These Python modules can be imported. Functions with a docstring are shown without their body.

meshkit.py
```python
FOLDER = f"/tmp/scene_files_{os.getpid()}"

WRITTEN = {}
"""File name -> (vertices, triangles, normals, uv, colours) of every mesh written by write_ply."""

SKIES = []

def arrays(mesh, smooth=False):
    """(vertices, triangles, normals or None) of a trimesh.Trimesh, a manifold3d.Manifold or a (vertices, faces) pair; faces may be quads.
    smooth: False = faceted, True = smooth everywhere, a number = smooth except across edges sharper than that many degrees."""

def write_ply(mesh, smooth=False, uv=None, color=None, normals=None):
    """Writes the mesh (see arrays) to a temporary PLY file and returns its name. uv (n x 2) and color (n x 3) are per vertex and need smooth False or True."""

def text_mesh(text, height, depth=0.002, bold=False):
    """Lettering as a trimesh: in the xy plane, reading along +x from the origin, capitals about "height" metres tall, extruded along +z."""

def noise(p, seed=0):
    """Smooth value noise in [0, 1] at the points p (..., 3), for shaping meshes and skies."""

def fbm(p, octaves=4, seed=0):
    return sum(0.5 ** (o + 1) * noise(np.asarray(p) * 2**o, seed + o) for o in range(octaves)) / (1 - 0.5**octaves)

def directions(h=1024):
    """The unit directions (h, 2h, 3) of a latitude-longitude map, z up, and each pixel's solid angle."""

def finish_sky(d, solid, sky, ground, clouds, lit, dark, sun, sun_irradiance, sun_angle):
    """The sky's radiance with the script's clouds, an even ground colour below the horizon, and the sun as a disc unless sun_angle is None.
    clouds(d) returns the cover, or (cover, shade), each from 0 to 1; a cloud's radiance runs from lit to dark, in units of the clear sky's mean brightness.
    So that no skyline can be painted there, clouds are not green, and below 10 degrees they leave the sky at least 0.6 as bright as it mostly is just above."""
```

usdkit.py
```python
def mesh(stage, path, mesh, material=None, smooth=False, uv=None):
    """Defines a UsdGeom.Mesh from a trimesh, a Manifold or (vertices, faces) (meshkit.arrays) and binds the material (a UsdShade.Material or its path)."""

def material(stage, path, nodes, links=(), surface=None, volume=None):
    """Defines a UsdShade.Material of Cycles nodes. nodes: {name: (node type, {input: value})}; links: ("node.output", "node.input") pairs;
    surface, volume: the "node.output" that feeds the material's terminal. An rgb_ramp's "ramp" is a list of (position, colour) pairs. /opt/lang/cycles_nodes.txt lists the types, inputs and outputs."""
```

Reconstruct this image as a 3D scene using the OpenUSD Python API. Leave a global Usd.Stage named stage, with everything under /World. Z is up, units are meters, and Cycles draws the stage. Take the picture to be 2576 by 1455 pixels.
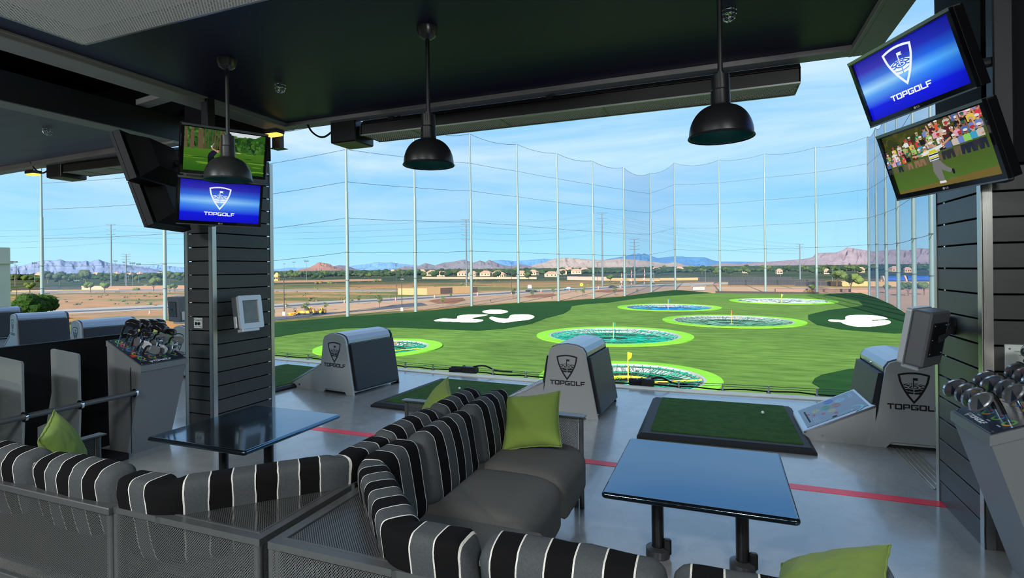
import math, random
import numpy as np, trimesh
import shapely.geometry as sg
from shapely import affinity, ops
import usdkit, meshkit
from pxr import Usd, UsdGeom, UsdLux, UsdShade, Gf, Sdf, Vt

random.seed(7); RNG = np.random.default_rng(7)
stage = Usd.Stage.CreateInMemory()
UsdGeom.SetStageUpAxis(stage, 'Z'); UsdGeom.SetStageMetersPerUnit(stage, 1.0)
UsdGeom.Xform.Define(stage, '/World'); UsdGeom.Scope.Define(stage, '/World/Looks')
PI = math.pi

# ---------------------------------------------------------------- camera
F_PX, CX, CY, EYE_H = 1354.0, 1288.0, 676.0, 1.85
YAW, ROLL = math.radians(21.2), math.radians(0.65)
_r = np.array([math.cos(YAW), math.sin(YAW), 0.0]); _f = np.array([-math.sin(YAW), math.cos(YAW), 0.0]); _u = np.array([0, 0, 1.0])
_c, _s = math.cos(ROLL), math.sin(ROLL)
EYE = np.array([0, 0, EYE_H])
cam = UsdGeom.Camera.Define(stage, '/World/Camera')
right, up = _c * _r - _s * _u, _s * _r + _c * _u
m4 = np.eye(4); m4[0, :3] = right; m4[1, :3] = up; m4[2, :3] = -_f; m4[3, :3] = EYE
cam.AddTransformOp().Set(Gf.Matrix4d(*m4.ravel().tolist()))
cam.CreateHorizontalApertureAttr(36.0); cam.CreateVerticalApertureAttr(36.0 * 1455 / 2576)
cam.CreateFocalLengthAttr(F_PX / 2576 * 36.0)
cam.CreateVerticalApertureOffsetAttr(-(727.5 - CY) / 2576 * 36.0)
cam.CreateClippingRangeAttr((0.05, 60000.0))
cam.CreateExposureAttr(0.0)

def ray(px, py):
    a, b = px - CX, py - CY
    x, y = a * _c - b * _s, a * _s + b * _c
    return x / F_PX * _r + _f - y / F_PX * _u
def at(px, py, z):            # where the line of sight through a photo pixel meets the level z
    d = ray(px, py); return EYE + (z - EYE_H) / d[2] * d
def at_dist(px, py, dist):    # the point at a given depth along the lens axis
    return EYE + dist * ray(px, py)

HALL_GAIN = 115.0
# ---------------------------------------------------------------- sky, sun, exposure
def srgb(*c):
    c = np.array(c, float) / 255.0
    return tuple(np.where(c <= 0.04045, c / 12.92, ((c + 0.055) / 1.055) ** 2.4).tolist())
SKY_GAIN, SUN_GAIN, SUN_EL, SUN_AZ = 1.22, 3.1, 24.0, -2.0
dome = UsdLux.DomeLight.Define(stage, '/World/Sky'); dome.CreateIntensityAttr(1.0)
sky = usdkit.material(stage, '/World/Looks/sky', {
    'tc': ('texture_coordinate', {}),
    'xyz': ('separate_xyz', {}),
    'grad': ('rgb_ramp', {'ramp': [(0.0, srgb(168, 220, 243)), (0.035, srgb(150, 217, 246)), (0.10, srgb(126, 198, 242)), (0.22, srgb(124, 190, 242)),
                                   (0.36, srgb(136, 190, 240)), (0.55, srgb(120, 172, 228)), (1.0, srgb(88, 140, 205))]}),
    'map': ('mapping', {'scale': (1.0, 1.8, 7.0), 'rotation': (0.0, 0.10, 0.5)}),
    'n': ('noise_texture', {'scale': 1.7, 'detail': 7.0, 'roughness': 0.58, 'distortion': 0.5}),
    'cr': ('rgb_ramp', {'ramp': [(0.0, (0, 0, 0)), (0.34, (0.05, 0.05, 0.05)), (0.66, (0.7, 0.7, 0.7)), (1.0, (0.85, 0.85, 0.85))]}),
    'fade': ('map_range', {'from_min': 0.02, 'from_max': 0.2, 'to_min': 0.25, 'to_max': 1.0, 'clamp': True}),
    'mul': ('math', {'math_type': 'multiply'}),
    'mixc': ('mix_color', {'b': srgb(222, 238, 252)}),
    'bg': ('background_shader', {'strength': SKY_GAIN}),
}, [('tc.generated', 'xyz.vector'), ('xyz.z', 'grad.fac'), ('tc.generated', 'map.vector'), ('map.vector', 'n.vector'), ('n.fac', 'cr.fac'),
    ('xyz.z', 'fade.value'), ('cr.color', 'mul.value1'), ('fade.result', 'mul.value2'), ('mul.value', 'mixc.fac'), ('grad.color', 'mixc.a'), ('mixc.result', 'bg.color')], surface='bg.background')
UsdShade.MaterialBindingAPI.Apply(dome.GetPrim()).Bind(sky)
sun = UsdLux.DistantLight.Define(stage, '/World/Sun')
sun.CreateIntensityAttr(SUN_GAIN); sun.CreateNormalizeAttr(True); sun.CreateAngleAttr(0.6); sun.CreateColorAttr(Gf.Vec3f(1.0, 0.93, 0.80))
sun.AddRotateXYZOp().Set(Gf.Vec3f(0, 0, 0))
# light travels along local -z; the sun stands behind the building, so it travels towards +y and down
sun.GetPrim().GetAttribute('xformOp:rotateXYZ').Set(Gf.Vec3f(90.0 - SUN_EL, 0.0, -SUN_AZ))

# unseen fill lights added to brighten the seating: three ceiling panels (their housings are built with the ceiling)
HALL = [(-6.0, -1.6), (-2.0, -1.6), (2.0, -1.6)]
for k, (x, y) in enumerate(HALL):
    l = UsdLux.RectLight.Define(stage, f'/World/hall_lamp_{k + 1}'); l.CreateWidthAttr(1.5); l.CreateHeightAttr(0.6); l.CreateIntensityAttr(HALL_GAIN); l.CreateColorAttr(Gf.Vec3f(0.94, 0.98, 1.0))
    l.AddTranslateOp().Set(Gf.Vec3d(x, y, 3.70)); l.AddRotateXYZOp().Set(Gf.Vec3f(25, 0, 0))
# ---------------------------------------------------------------- helpers
_used = {}
def numbered(name, parent='/World'):
    k = (parent, name); n = _used.get(k, 0); _used[k] = n + 1
    return f'{parent}/{name}' if n == 0 else f'{parent}/{name}_{n:03d}'
def tag(p, label=None, cat=None, group=None, kind=None):
    p = p.GetPrim() if hasattr(p, 'GetPrim') else p
    for k, v in (('label', label), ('category', cat), ('group', group), ('kind', kind)):
        if v: p.SetCustomDataByKey(k, v)
    return p
def thing(name, label, cat, loc=(0, 0, 0), rz=0.0, group=None, kind=None):
    x = UsdGeom.Xform.Define(stage, numbered(name))
    x.AddTranslateOp().Set(Gf.Vec3d(*map(float, loc)))
    if rz: x.AddRotateZOp().Set(float(rz))
    return tag(x, label, cat, group, kind)
def obj(name, mesh, m, parent=None, smooth=30, uv=None, colors=None, label=None, kind=None):
    if isinstance(mesh, list): mesh = trimesh.util.concatenate(mesh)
    path = numbered(name, str(parent.GetPath()) if parent is not None else '/World')
    p = usdkit.mesh(stage, path, mesh, m, smooth=smooth, uv=uv)
    if colors is not None:
        UsdGeom.PrimvarsAPI(p).CreatePrimvar('tint', Sdf.ValueTypeNames.Color3fArray, 'vertex').Set(Vt.Vec3fArray.FromNumpy(np.asarray(colors, np.float32)))
    return tag(p, label, kind=kind)
def single(name, mesh, m, label, cat, group=None, kind=None, smooth=30, uv=None):
    return tag(obj(name, mesh, m, None, smooth, uv), label, cat, group, kind)
def struct(name, mesh, m, label=None, smooth=30, uv=None):
    return tag(obj(name, mesh, m, None, smooth, uv), label, None, None, 'structure')
def dup(src, loc, rz=0.0, label=None, group=None, scale=None, name=None):
    x = UsdGeom.Xform.Define(stage, numbered(name or src.GetName().rstrip('0123456789_') or src.GetName()))
    p = x.GetPrim(); p.GetReferences().AddInternalReference(src.GetPath()); p.SetInstanceable(True)
    x.ClearXformOpOrder()
    x.AddTranslateOp(opSuffix='here').Set(Gf.Vec3d(*map(float, loc)))
    x.AddRotateZOp(opSuffix='here').Set(float(rz))
    if scale is not None: x.AddScaleOp(opSuffix='here').Set(Gf.Vec3f(*map(float, np.broadcast_to(scale, 3))))
    was = src.GetCustomData()
    return tag(p, label or was.get('label'), was.get('category'), group or was.get('group'), was.get('kind'))

# shapes
def cbox(c, s, b=0.0):
    c, s = np.asarray(c, float), np.asarray(s, float); h = s / 2
    if b <= 0:
        m = trimesh.creation.box(extents=s); m.apply_translation(c); return m
    b = min(b, h.min() * 0.9); pts = []
    for i in range(3):
        for sg_ in np.ndindex(2, 2, 2):
            q = np.array([(-1, 1)[k] for k in sg_]) * (h - b); q[i] = np.sign(q[i]) * h[i]; pts.append(q)
    m = trimesh.convex.convex_hull(np.array(pts)); m.apply_translation(c); return m
def bx(x0, y0, z0, x1, y1, z1, b=0.0):
    return cbox(((x0 + x1) / 2, (y0 + y1) / 2, (z0 + z1) / 2), (abs(x1 - x0), abs(y1 - y0), abs(z1 - z0)), b)
def hull(pts): return trimesh.convex.convex_hull(np.asarray(pts, float))
def cyl(p0, p1, r, n=16, r1=None):
    p0, p1 = np.asarray(p0, float), np.asarray(p1, float); r1 = r if r1 is None else r1
    d = p1 - p0; L = np.linalg.norm(d); d = d / L
    a = np.cross(d, [0, 0, 1.0]) if abs(d[2]) < 0.9 else np.cross(d, [1.0, 0, 0]); a /= np.linalg.norm(a); b = np.cross(d, a)
    t = np.linspace(0, 2 * PI, n, endpoint=False); ring = np.cos(t)[:, None] * a + np.sin(t)[:, None] * b
    v = np.vstack([p0 + r * ring, p1 + r1 * ring, p0[None], p1[None]])
    f = []
    for i in range(n):
        j = (i + 1) % n
        f += [[i, n + i, j], [j, n + i, n + j], [2 * n, i, j], [2 * n + 1, n + j, n + i]]
    m = trimesh.Trimesh(v, f, process=False); m.fix_normals() if n < 5 else None
    return m
def tube(pts, r, n=8):
    pts = np.asarray(pts, float); T = np.gradient(pts, axis=0); T /= np.linalg.norm(T, axis=1)[:, None]
    t = np.linspace(0, 2 * PI, n, endpoint=False); vs = []; a = None
    for i, p in enumerate(pts):
        d = T[i]
        if a is None: a = np.cross(d, [0, 0, 1.0]) if abs(d[2]) < 0.9 else np.cross(d, [1.0, 0, 0])
        a = a - d * (a @ d); a /= np.linalg.norm(a); b = np.cross(d, a)
        rr = r[i] if np.ndim(r) else r
        vs.append(p + rr * (np.cos(t)[:, None] * a + np.sin(t)[:, None] * b))
    v = np.vstack(vs + [pts[:1], pts[-1:]]); N = len(pts); f = []
    for i in range(N - 1):
        for k in range(n):
            l = (k + 1) % n
            f += [[i * n + k, (i + 1) * n + k, i * n + l], [i * n + l, (i + 1) * n + k, (i + 1) * n + l]]
    for k in range(n):
        l = (k + 1) % n
        f += [[N * n, k, l], [N * n + 1, (N - 1) * n + l, (N - 1) * n + k]]
    return trimesh.Trimesh(v, f, process=False)
def lathe(prof, n=32, c=(0, 0, 0)):          # prof: (radius, z) pairs
    prof = np.asarray(prof, float); t = np.linspace(0, 2 * PI, n, endpoint=False); k = len(prof)
    v = np.stack([prof[:, 0][:, None] * np.cos(t), prof[:, 0][:, None] * np.sin(t), np.repeat(prof[:, 1][:, None], n, 1)], -1).reshape(-1, 3) + np.asarray(c)
    f = []
    for i in range(k - 1):
        for j in range(n):
            l = (j + 1) % n; f += [[i * n + j, i * n + l, (i + 1) * n + l], [i * n + j, (i + 1) * n + l, (i + 1) * n + j]]
    return trimesh.Trimesh(v, f, process=False)
def geoms(s): return [g for g in getattr(s, 'geoms', [s]) if g.geom_type == 'Polygon' and g.area > 1e-12]
def prism(poly, z0, z1):
    ms = []
    for g in geoms(poly if hasattr(poly, 'geom_type') else sg.Polygon(poly).buffer(0)):
        m = trimesh.creation.extrude_polygon(g, z1 - z0, engine='earcut'); m.apply_translation((0, 0, z0)); ms.append(m)
    return trimesh.util.concatenate(ms)
def placed(m, o, ux, uy, uz=None):           # local x, y, z -> o + x ux + y uy + z uz
    ux, uy = np.asarray(ux, float), np.asarray(uy, float); uz = np.cross(ux, uy) if uz is None else np.asarray(uz, float)
    m = m.copy(); v = m.vertices; m.vertices = np.asarray(o, float) + v[:, :1] * ux + v[:, 1:2] * uy + v[:, 2:3] * uz
    if np.dot(np.cross(ux, uy), uz) < 0: m.invert()
    return m
def moved(m, t=(0, 0, 0), rz=0.0, rx=0.0, ry=0.0):
    m = m.copy(); T = trimesh.transformations
    M = T.translation_matrix(t) @ T.rotation_matrix(math.radians(rz), [0, 0, 1]) @ T.rotation_matrix(math.radians(rx), [1, 0, 0]) @ T.rotation_matrix(math.radians(ry), [0, 1, 0])
    m.apply_transform(M); return m
def rbox(sx, sy, sz, r, n=10, puff=(0, 0, 0), wrinkle=0.0, seed=0):   # soft box: rounded edges, bulging faces
    s = np.array([sx, sy, sz]); vs, fs, off = [], [], 0; g = np.linspace(-1, 1, n + 1)
    g = np.sign(g) * (1 - (1 - abs(g)) ** 1.5)
    for ax in range(3):
        for sn in (-1, 1):
            A, B = np.meshgrid(g, g, indexing='ij'); P = np.zeros((n + 1, n + 1, 3)); P[..., ax] = sn; P[..., (ax + 1) % 3] = A; P[..., (ax + 2) % 3] = B
            idx = np.arange((n + 1) ** 2).reshape(n + 1, n + 1) + off
            q = np.stack([idx[:-1, :-1], idx[1:, :-1], idx[1:, 1:], idx[:-1, 1:]], -1).reshape(-1, 4)
            if sn < 0: q = q[:, ::-1]
            vs.append(P.reshape(-1, 3)); fs += [q[:, [0, 1, 2]], q[:, [0, 2, 3]]]; off += (n + 1) ** 2
    v = np.vstack(vs); f = np.vstack(fs); p = v * s / 2
    inner = np.clip(p, -(s / 2 - r), s / 2 - r); d = p - inner; L = np.linalg.norm(d, axis=1, keepdims=True); p = inner + d / np.maximum(L, 1e-9) * r
    for ax in range(3):
        if puff[ax]:
            a, b = v[:, (ax + 1) % 3], v[:, (ax + 2) % 3]
            p[:, ax] += puff[ax] * v[:, ax] * (1 - a ** 2) * (1 - b ** 2)
    if wrinkle:
        p += wrinkle * (meshkit.fbm(p * 14 + seed, 3, seed)[:, None] - 0.5) * np.sign(d)
    m = trimesh.Trimesh(p, f, process=False); m.merge_vertices(digits_vertex=6); return m
def catmull(pts, k=8, closed=False):
    P = np.asarray(pts, float); n = len(P); out = []
    for i in range(n if closed else n - 1):
        a, b, c, d = (P[(i + j) % n] if closed else P[min(max(i + j, 0), n - 1)] for j in (-1, 0, 1, 2))
        for t in np.linspace(0, 1, k, endpoint=False):
            out.append(0.5 * (2 * b + (c - a) * t + (2 * a - 5 * b + 4 * c - d) * t * t + (3 * b - a - 3 * c + d) * t ** 3))
    if not closed: out.append(P[-1])
    return np.array(out)

# materials
_mats = {}
def mat(name, col, rough=0.5, metal=0.0, spec=0.5, noise=None, bump=None, coat=0.0, emit=0.0, sheen=0.0, ecol=None, rnd=0.0):
    """noise = (scale, amount[, stretch xyz]); bump = (scale, strength[, distance]); rnd = brightness spread from copy to copy"""
    if name in _mats: return _mats[name]
    col = srgb(*col) if max(col) > 1.0 else col
    N = {'p': ('principled_bsdf', {'base_color': col, 'roughness': rough, 'metallic': metal, 'specular_ior_level': spec, 'coat_weight': coat, 'sheen_weight': sheen})}
    L = []; src = None
    if noise or bump: N['tc'] = ('texture_coordinate', {})
    if noise:
        st = noise[2] if len(noise) > 2 else (1, 1, 1)
        N['mp'] = ('mapping', {'scale': st}); N['n'] = ('noise_texture', {'scale': noise[0], 'detail': 5.0, 'roughness': 0.6})
        a = noise[1]; lo = tuple(max(0.0, x * (1 - a)) for x in col); hi = tuple(min(1.0, x * (1 + a)) for x in col)
        N['r'] = ('rgb_ramp', {'ramp': [(0.3, lo), (0.7, hi)]})
        L += [('tc.object', 'mp.vector'), ('mp.vector', 'n.vector'), ('n.fac', 'r.fac')]; src = 'r.color'
    if rnd:
        N['oi'] = ('object_info', {}); N['mr'] = ('map_range', {'to_min': 1 - rnd, 'to_max': 1 + rnd}); N['hv'] = ('hsv', {'color': col})
        L += [('oi.random', 'mr.value'), ('mr.result', 'hv.value')]
        if src: L.append((src, 'hv.color'))
        src = 'hv.color'
    if src: L.append((src, 'p.base_color'))
    if bump:
        N['bn'] = ('noise_texture', {'scale': bump[0], 'detail': 3.0}); N['b'] = ('bump', {'strength': bump[1], 'distance': bump[2] if len(bump) > 2 else 0.01})
        L += [('tc.object', 'bn.vector'), ('bn.fac', 'b.height'), ('b.normal', 'p.normal')]
    if emit:
        N['p'][1]['emission_strength'] = emit; N['p'][1]['emission_color'] = srgb(*ecol) if ecol else col
    _mats[name] = usdkit.material(stage, f'/World/Looks/{name}', N, L, surface='p.BSDF'); return _mats[name]

def perforated(name, col, pitch, open_frac, rough=0.4, metal=0.6, squash=1.0, uv=False, hex_=True):
    """sheet metal with staggered round holes; pattern on the mesh's own st coordinates (metres)"""
    if name in _mats: return _mats[name]
    col = srgb(*col); r = math.sqrt(open_frac / PI * (2 if hex_ else 1)) / (2 if hex_ else 1) * 1.0
    N = {'uv': ('uvmap', {'attribute': 'st'}), 'mp': ('mapping', {'scale': (1 / pitch, 1 / (pitch * squash), 1)}), 'fr': ('vector_math', {'math_type': 'fraction'}),
         'sb': ('vector_math', {'math_type': 'subtract', 'vector2': (0.5, 0.5, 0)}), 'le': ('vector_math', {'math_type': 'length'}),
         'of': ('vector_math', {'math_type': 'add', 'vector2': (0.5, 0.5, 0)}), 'fr2': ('vector_math', {'math_type': 'fraction'}),
         'sb2': ('vector_math', {'math_type': 'subtract', 'vector2': (0.5, 0.5, 0)}), 'le2': ('vector_math', {'math_type': 'length'}),
         'mn': ('math', {'math_type': 'minimum'}), 'lt': ('math', {'math_type': 'less_than', 'value2': r}),
         'p': ('principled_bsdf', {'base_color': col, 'roughness': rough, 'metallic': metal}), 't': ('transparent_bsdf', {}), 'mx': ('mix_closure', {})}
    L = [('uv.UV', 'mp.vector'), ('mp.vector', 'fr.vector1'), ('fr.vector', 'sb.vector1'), ('sb.vector', 'le.vector1'),
         ('mp.vector', 'of.vector1'), ('of.vector', 'fr2.vector1'), ('fr2.vector', 'sb2.vector1'), ('sb2.vector', 'le2.vector1'),
         ('le.value', 'mn.value1'), ('le2.value', 'mn.value2'), ('mn.value', 'lt.value1'), ('lt.value', 'mx.fac'), ('p.BSDF', 'mx.closure1'), ('t.BSDF', 'mx.closure2')]
    _mats[name] = usdkit.material(stage, f'/World/Looks/{name}', N, L, surface='mx.closure'); return _mats[name]

def vcol(name, rough=0.5, emit=0.0, spec=0.3):     # colours carried by the mesh (printed pictures)
    if name in _mats: return _mats[name]
    N = {'a': ('attribute', {'attribute': 'tint'}), 'p': ('principled_bsdf', {'roughness': rough, 'specular_ior_level': spec, 'base_color': (0, 0, 0)})}
    L = [('a.color', 'p.emission_color')] if emit else [('a.color', 'p.base_color')]
    if emit: N['p'][1]['emission_strength'] = emit
    _mats[name] = usdkit.material(stage, f'/World/Looks/{name}', N, L, surface='p.BSDF'); return _mats[name]

def sheet(quad, nu=1, nv=1):      # a flat quad (4 corners) with st in metres; double-sided thin panel
    q = np.asarray(quad, float); w, h = np.linalg.norm(q[1] - q[0]), np.linalg.norm(q[3] - q[0])
    m = trimesh.Trimesh(q, [[0, 1, 2], [0, 2, 3]], process=False)
    return m, np.array([[0, 0], [w, 0], [w, h], [0, h]])
# ---------------------------------------------------------------- ground, range, net
TZ = -8.85                                   # the range lies three storeys below the deck
GZ = -10.1
def pxpoly(pts, z=TZ, smooth=0):
    P = np.array([at(x, y, z)[:2] for x, y in pts])
    if smooth: P = catmull(P, smooth, closed=True)
    return sg.Polygon(P).buffer(0)

def ground_material():
    N = {'g': ('geometry', {}),
         'm1': ('mapping', {'scale': (0.012, 0.03, 1)}), 'n1': ('noise_texture', {'scale': 1.0, 'detail': 7, 'roughness': 0.62, 'distortion': 0.4}),
         'r1': ('rgb_ramp', {'ramp': [(0.34, srgb(140, 98, 60)), (0.42, srgb(162, 118, 74)), (0.48, srgb(146, 112, 68)), (0.53, srgb(104, 100, 50)), (0.60, srgb(76, 90, 40)), (0.66, srgb(152, 114, 72))]}),
         'n2': ('noise_texture', {'scale': 0.35, 'detail': 4, 'roughness': 0.7}),
         'r2': ('rgb_ramp', {'ramp': [(0.52, (0, 0, 0)), (0.66, (0.55, 0.55, 0.55))]}),
         'mx': ('mix_color', {'b': srgb(108, 84, 52)}),
         'len': ('vector_math', {'math_type': 'length'}),
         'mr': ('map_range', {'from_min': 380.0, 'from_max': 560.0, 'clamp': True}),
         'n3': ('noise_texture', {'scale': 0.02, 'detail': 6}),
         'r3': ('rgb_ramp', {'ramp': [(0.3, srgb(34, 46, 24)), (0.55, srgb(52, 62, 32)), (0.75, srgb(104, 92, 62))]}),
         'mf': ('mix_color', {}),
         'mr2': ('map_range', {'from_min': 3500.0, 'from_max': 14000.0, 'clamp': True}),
         'mh': ('mix_color', {'b': srgb(120, 142, 150)}),  # distance haze mixed into the far ground colour
         'p': ('principled_bsdf', {'roughness': 0.95, 'specular_ior_level': 0.05})}
    L = [('g.position', 'm1.vector'), ('m1.vector', 'n1.vector'), ('n1.fac', 'r1.fac'), ('g.position', 'n2.vector'), ('n2.fac', 'r2.fac'), ('r2.color', 'mx.fac'), ('r1.color', 'mx.a'),
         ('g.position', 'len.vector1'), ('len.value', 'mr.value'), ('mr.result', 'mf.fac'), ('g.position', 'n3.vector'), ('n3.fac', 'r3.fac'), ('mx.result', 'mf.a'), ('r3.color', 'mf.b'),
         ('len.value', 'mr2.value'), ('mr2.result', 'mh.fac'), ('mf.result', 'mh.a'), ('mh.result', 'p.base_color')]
    return usdkit.material(stage, '/World/Looks/desert_ground', N, L, surface='p.BSDF')
def turf_material(name, a, b, stretch=(0.25, 0.9, 1)):
    N = {'g': ('geometry', {}), 'm': ('mapping', {'scale': stretch}), 'n': ('noise_texture', {'scale': 1.0, 'detail': 6, 'roughness': 0.65}),
         'r': ('rgb_ramp', {'ramp': [(0.3, srgb(*a)), (0.7, srgb(*b))]}), 'n2': ('noise_texture', {'scale': 0.045, 'detail': 3}),
         'r2': ('rgb_ramp', {'ramp': [(0.3, (0.80, 0.80, 0.80)), (0.7, (1.15, 1.15, 1.15))]}), 'mu': ('mix_color', {'blend_type': 'multiply', 'fac': 1.0, 'use_clamp': False}),
         'bn': ('noise_texture', {'scale': 9.0, 'detail': 3}), 'b': ('bump', {'strength': 0.5, 'distance': 0.05}),
         'p': ('principled_bsdf', {'roughness': 0.9, 'specular_ior_level': 0.1})}
    return usdkit.material(stage, f'/World/Looks/{name}', N, [('g.position', 'm.vector'), ('m.vector', 'n.vector'), ('n.fac', 'r.fac'), ('g.position', 'n2.vector'), ('n2.fac', 'r2.fac'),
        ('r.color', 'mu.a'), ('r2.color', 'mu.b'), ('mu.result', 'p.base_color'), ('g.position', 'bn.vector'), ('bn.fac', 'b.height'), ('b.normal', 'p.normal')], surface='p.BSDF')
M_GROUND = ground_material()
M_TURF = turf_material('light_turf', (60, 94, 32), (98, 130, 54))
M_DARK = turf_material('dark_turf', (14, 50, 12), (24, 66, 20))
M_LIME = turf_material('lime_turf', (104, 170, 44), (122, 186, 56))
M_SAND = mat('bunker_white', (232, 230, 216), 0.9, spec=0.1, noise=(0.5, 0.04))
M_POLE = mat('pole_paint', (106, 126, 128), 0.45, noise=(0.3, 0.05))
M_POLE_DARK = mat('bronze_paint', (52, 46, 42), 0.5)
M_WIRE = mat('wire_dark', (70, 80, 86), 0.6)

rad = np.array([0, 60, 120, 250, 500, 1000, 2500, 6000, 15000, 42000.0])
tt = np.linspace(0, 2 * PI, 97)[:-1]
gv = [(0, 0, GZ)] + [(r * math.cos(t), r * math.sin(t), GZ) for r in rad[1:] for t in tt]
gf = [[0, 1 + j, 1 + (j + 1) % 96] for j in range(96)] + [q for i in range(len(rad) - 2) for j in range(96) for q in
     ([1 + i * 96 + j, 1 + (i + 1) * 96 + j, 1 + (i + 1) * 96 + (j + 1) % 96], [1 + i * 96 + j, 1 + (i + 1) * 96 + (j + 1) % 96, 1 + i * 96 + (j + 1) % 96])]
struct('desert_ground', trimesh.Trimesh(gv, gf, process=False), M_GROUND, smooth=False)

EDGE = [(692, 812), (875, 797.5), (1050, 785), (1190, 771), (1305, 763), (1405, 758.5), (1493, 752.5), (1572, 746), (1640, 736), (1700, 730), (1745, 733), (1790, 737.5), (1900, 739.5),
        (2000, 740), (2095, 739), (2165, 737.5), (2200, 748), (2245, 768), (2282, 792)]
edge_w = [tuple(at(x, y, TZ)[:2]) for x, y in EDGE]
left_w = [tuple(at(x, y, TZ)[:2]) for x, y in ((90, 868), (300, 845), (430, 833), (560, 822))]
turf_poly = sg.Polygon([(-150, 40), (-60, 6), (60, 6), (75, 40)] + [tuple(at(2400, 850, TZ)[:2])] + edge_w[::-1] + left_w[::-1]).buffer(0)
def terrain(poly, z, lift=0.25):
    return prism(poly, z - lift, z)
PITS = []
for px, py, ri in ((1543, 845, 162), (1840, 808, 142), (1681, 774, 106), (1966, 758, 104), (1580, 951, 186), (954, 875, 124)):
    c_ = at(px, py, TZ); PITS.append(sg.Point(*c_[:2]).buffer(ri * np.dot(c_ - EYE, _f) / F_PX * 0.97, 24))
turf_poly = turf_poly.difference(ops.unary_union(PITS))
struct('range_turf', terrain(turf_poly, TZ, 1.3), M_TURF, 'light green artificial turf of the driving range', smooth=False)
d_left = pxpoly([(300, 845), (430, 833), (560, 822)] + EDGE[:12] + [(1740, 741), (1680, 745), (1600, 752), (1530, 762), (1470, 766), (1438, 771), (1434, 780), (1418, 790), (1375, 801), (1335, 816), (1262, 829), (1200, 833), (1080, 828), (1000, 825), (860, 827), (760, 838), (692, 849), (500, 872), (300, 905)])
d_r1 = pxpoly([(2070, 743), (2095, 739), (2165, 737.5), (2200, 748), (2245, 768), (2282, 792), (2330, 818), (2340, 838), (2250, 840), (2117, 830), (2055, 818), (2033, 804), (2033, 793), (2083, 781), (2150, 773), (2172, 769), (2160, 757), (2120, 749)])
d_r2 = pxpoly([(2054, 990), (2062, 976), (2043, 965), (2050, 953), (2068, 944), (2133, 930), (2250, 924), (2360, 920), (2420, 930), (2420, 1060), (2060, 1010)])
for k, d in enumerate((d_left, d_r1, d_r2)):
    struct('dark_turf', terrain(d.intersection(turf_poly.buffer(0.4)) if k < 2 else d, TZ + 0.05), M_DARK, ('dark green turf bank along the left edge of the range', 'dark green turf around the single white bunker on the right', 'dark green turf patch just beyond the deck behind the right ball dispenser')[k], smooth=False)
def crop5(P): return [(860 + x / 2.994, 486 + y / 2.994) for x, y in P]
def crop6(P): return [(1716 + x / 2.994, 486 + y / 2.994) for x, y in P]
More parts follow.
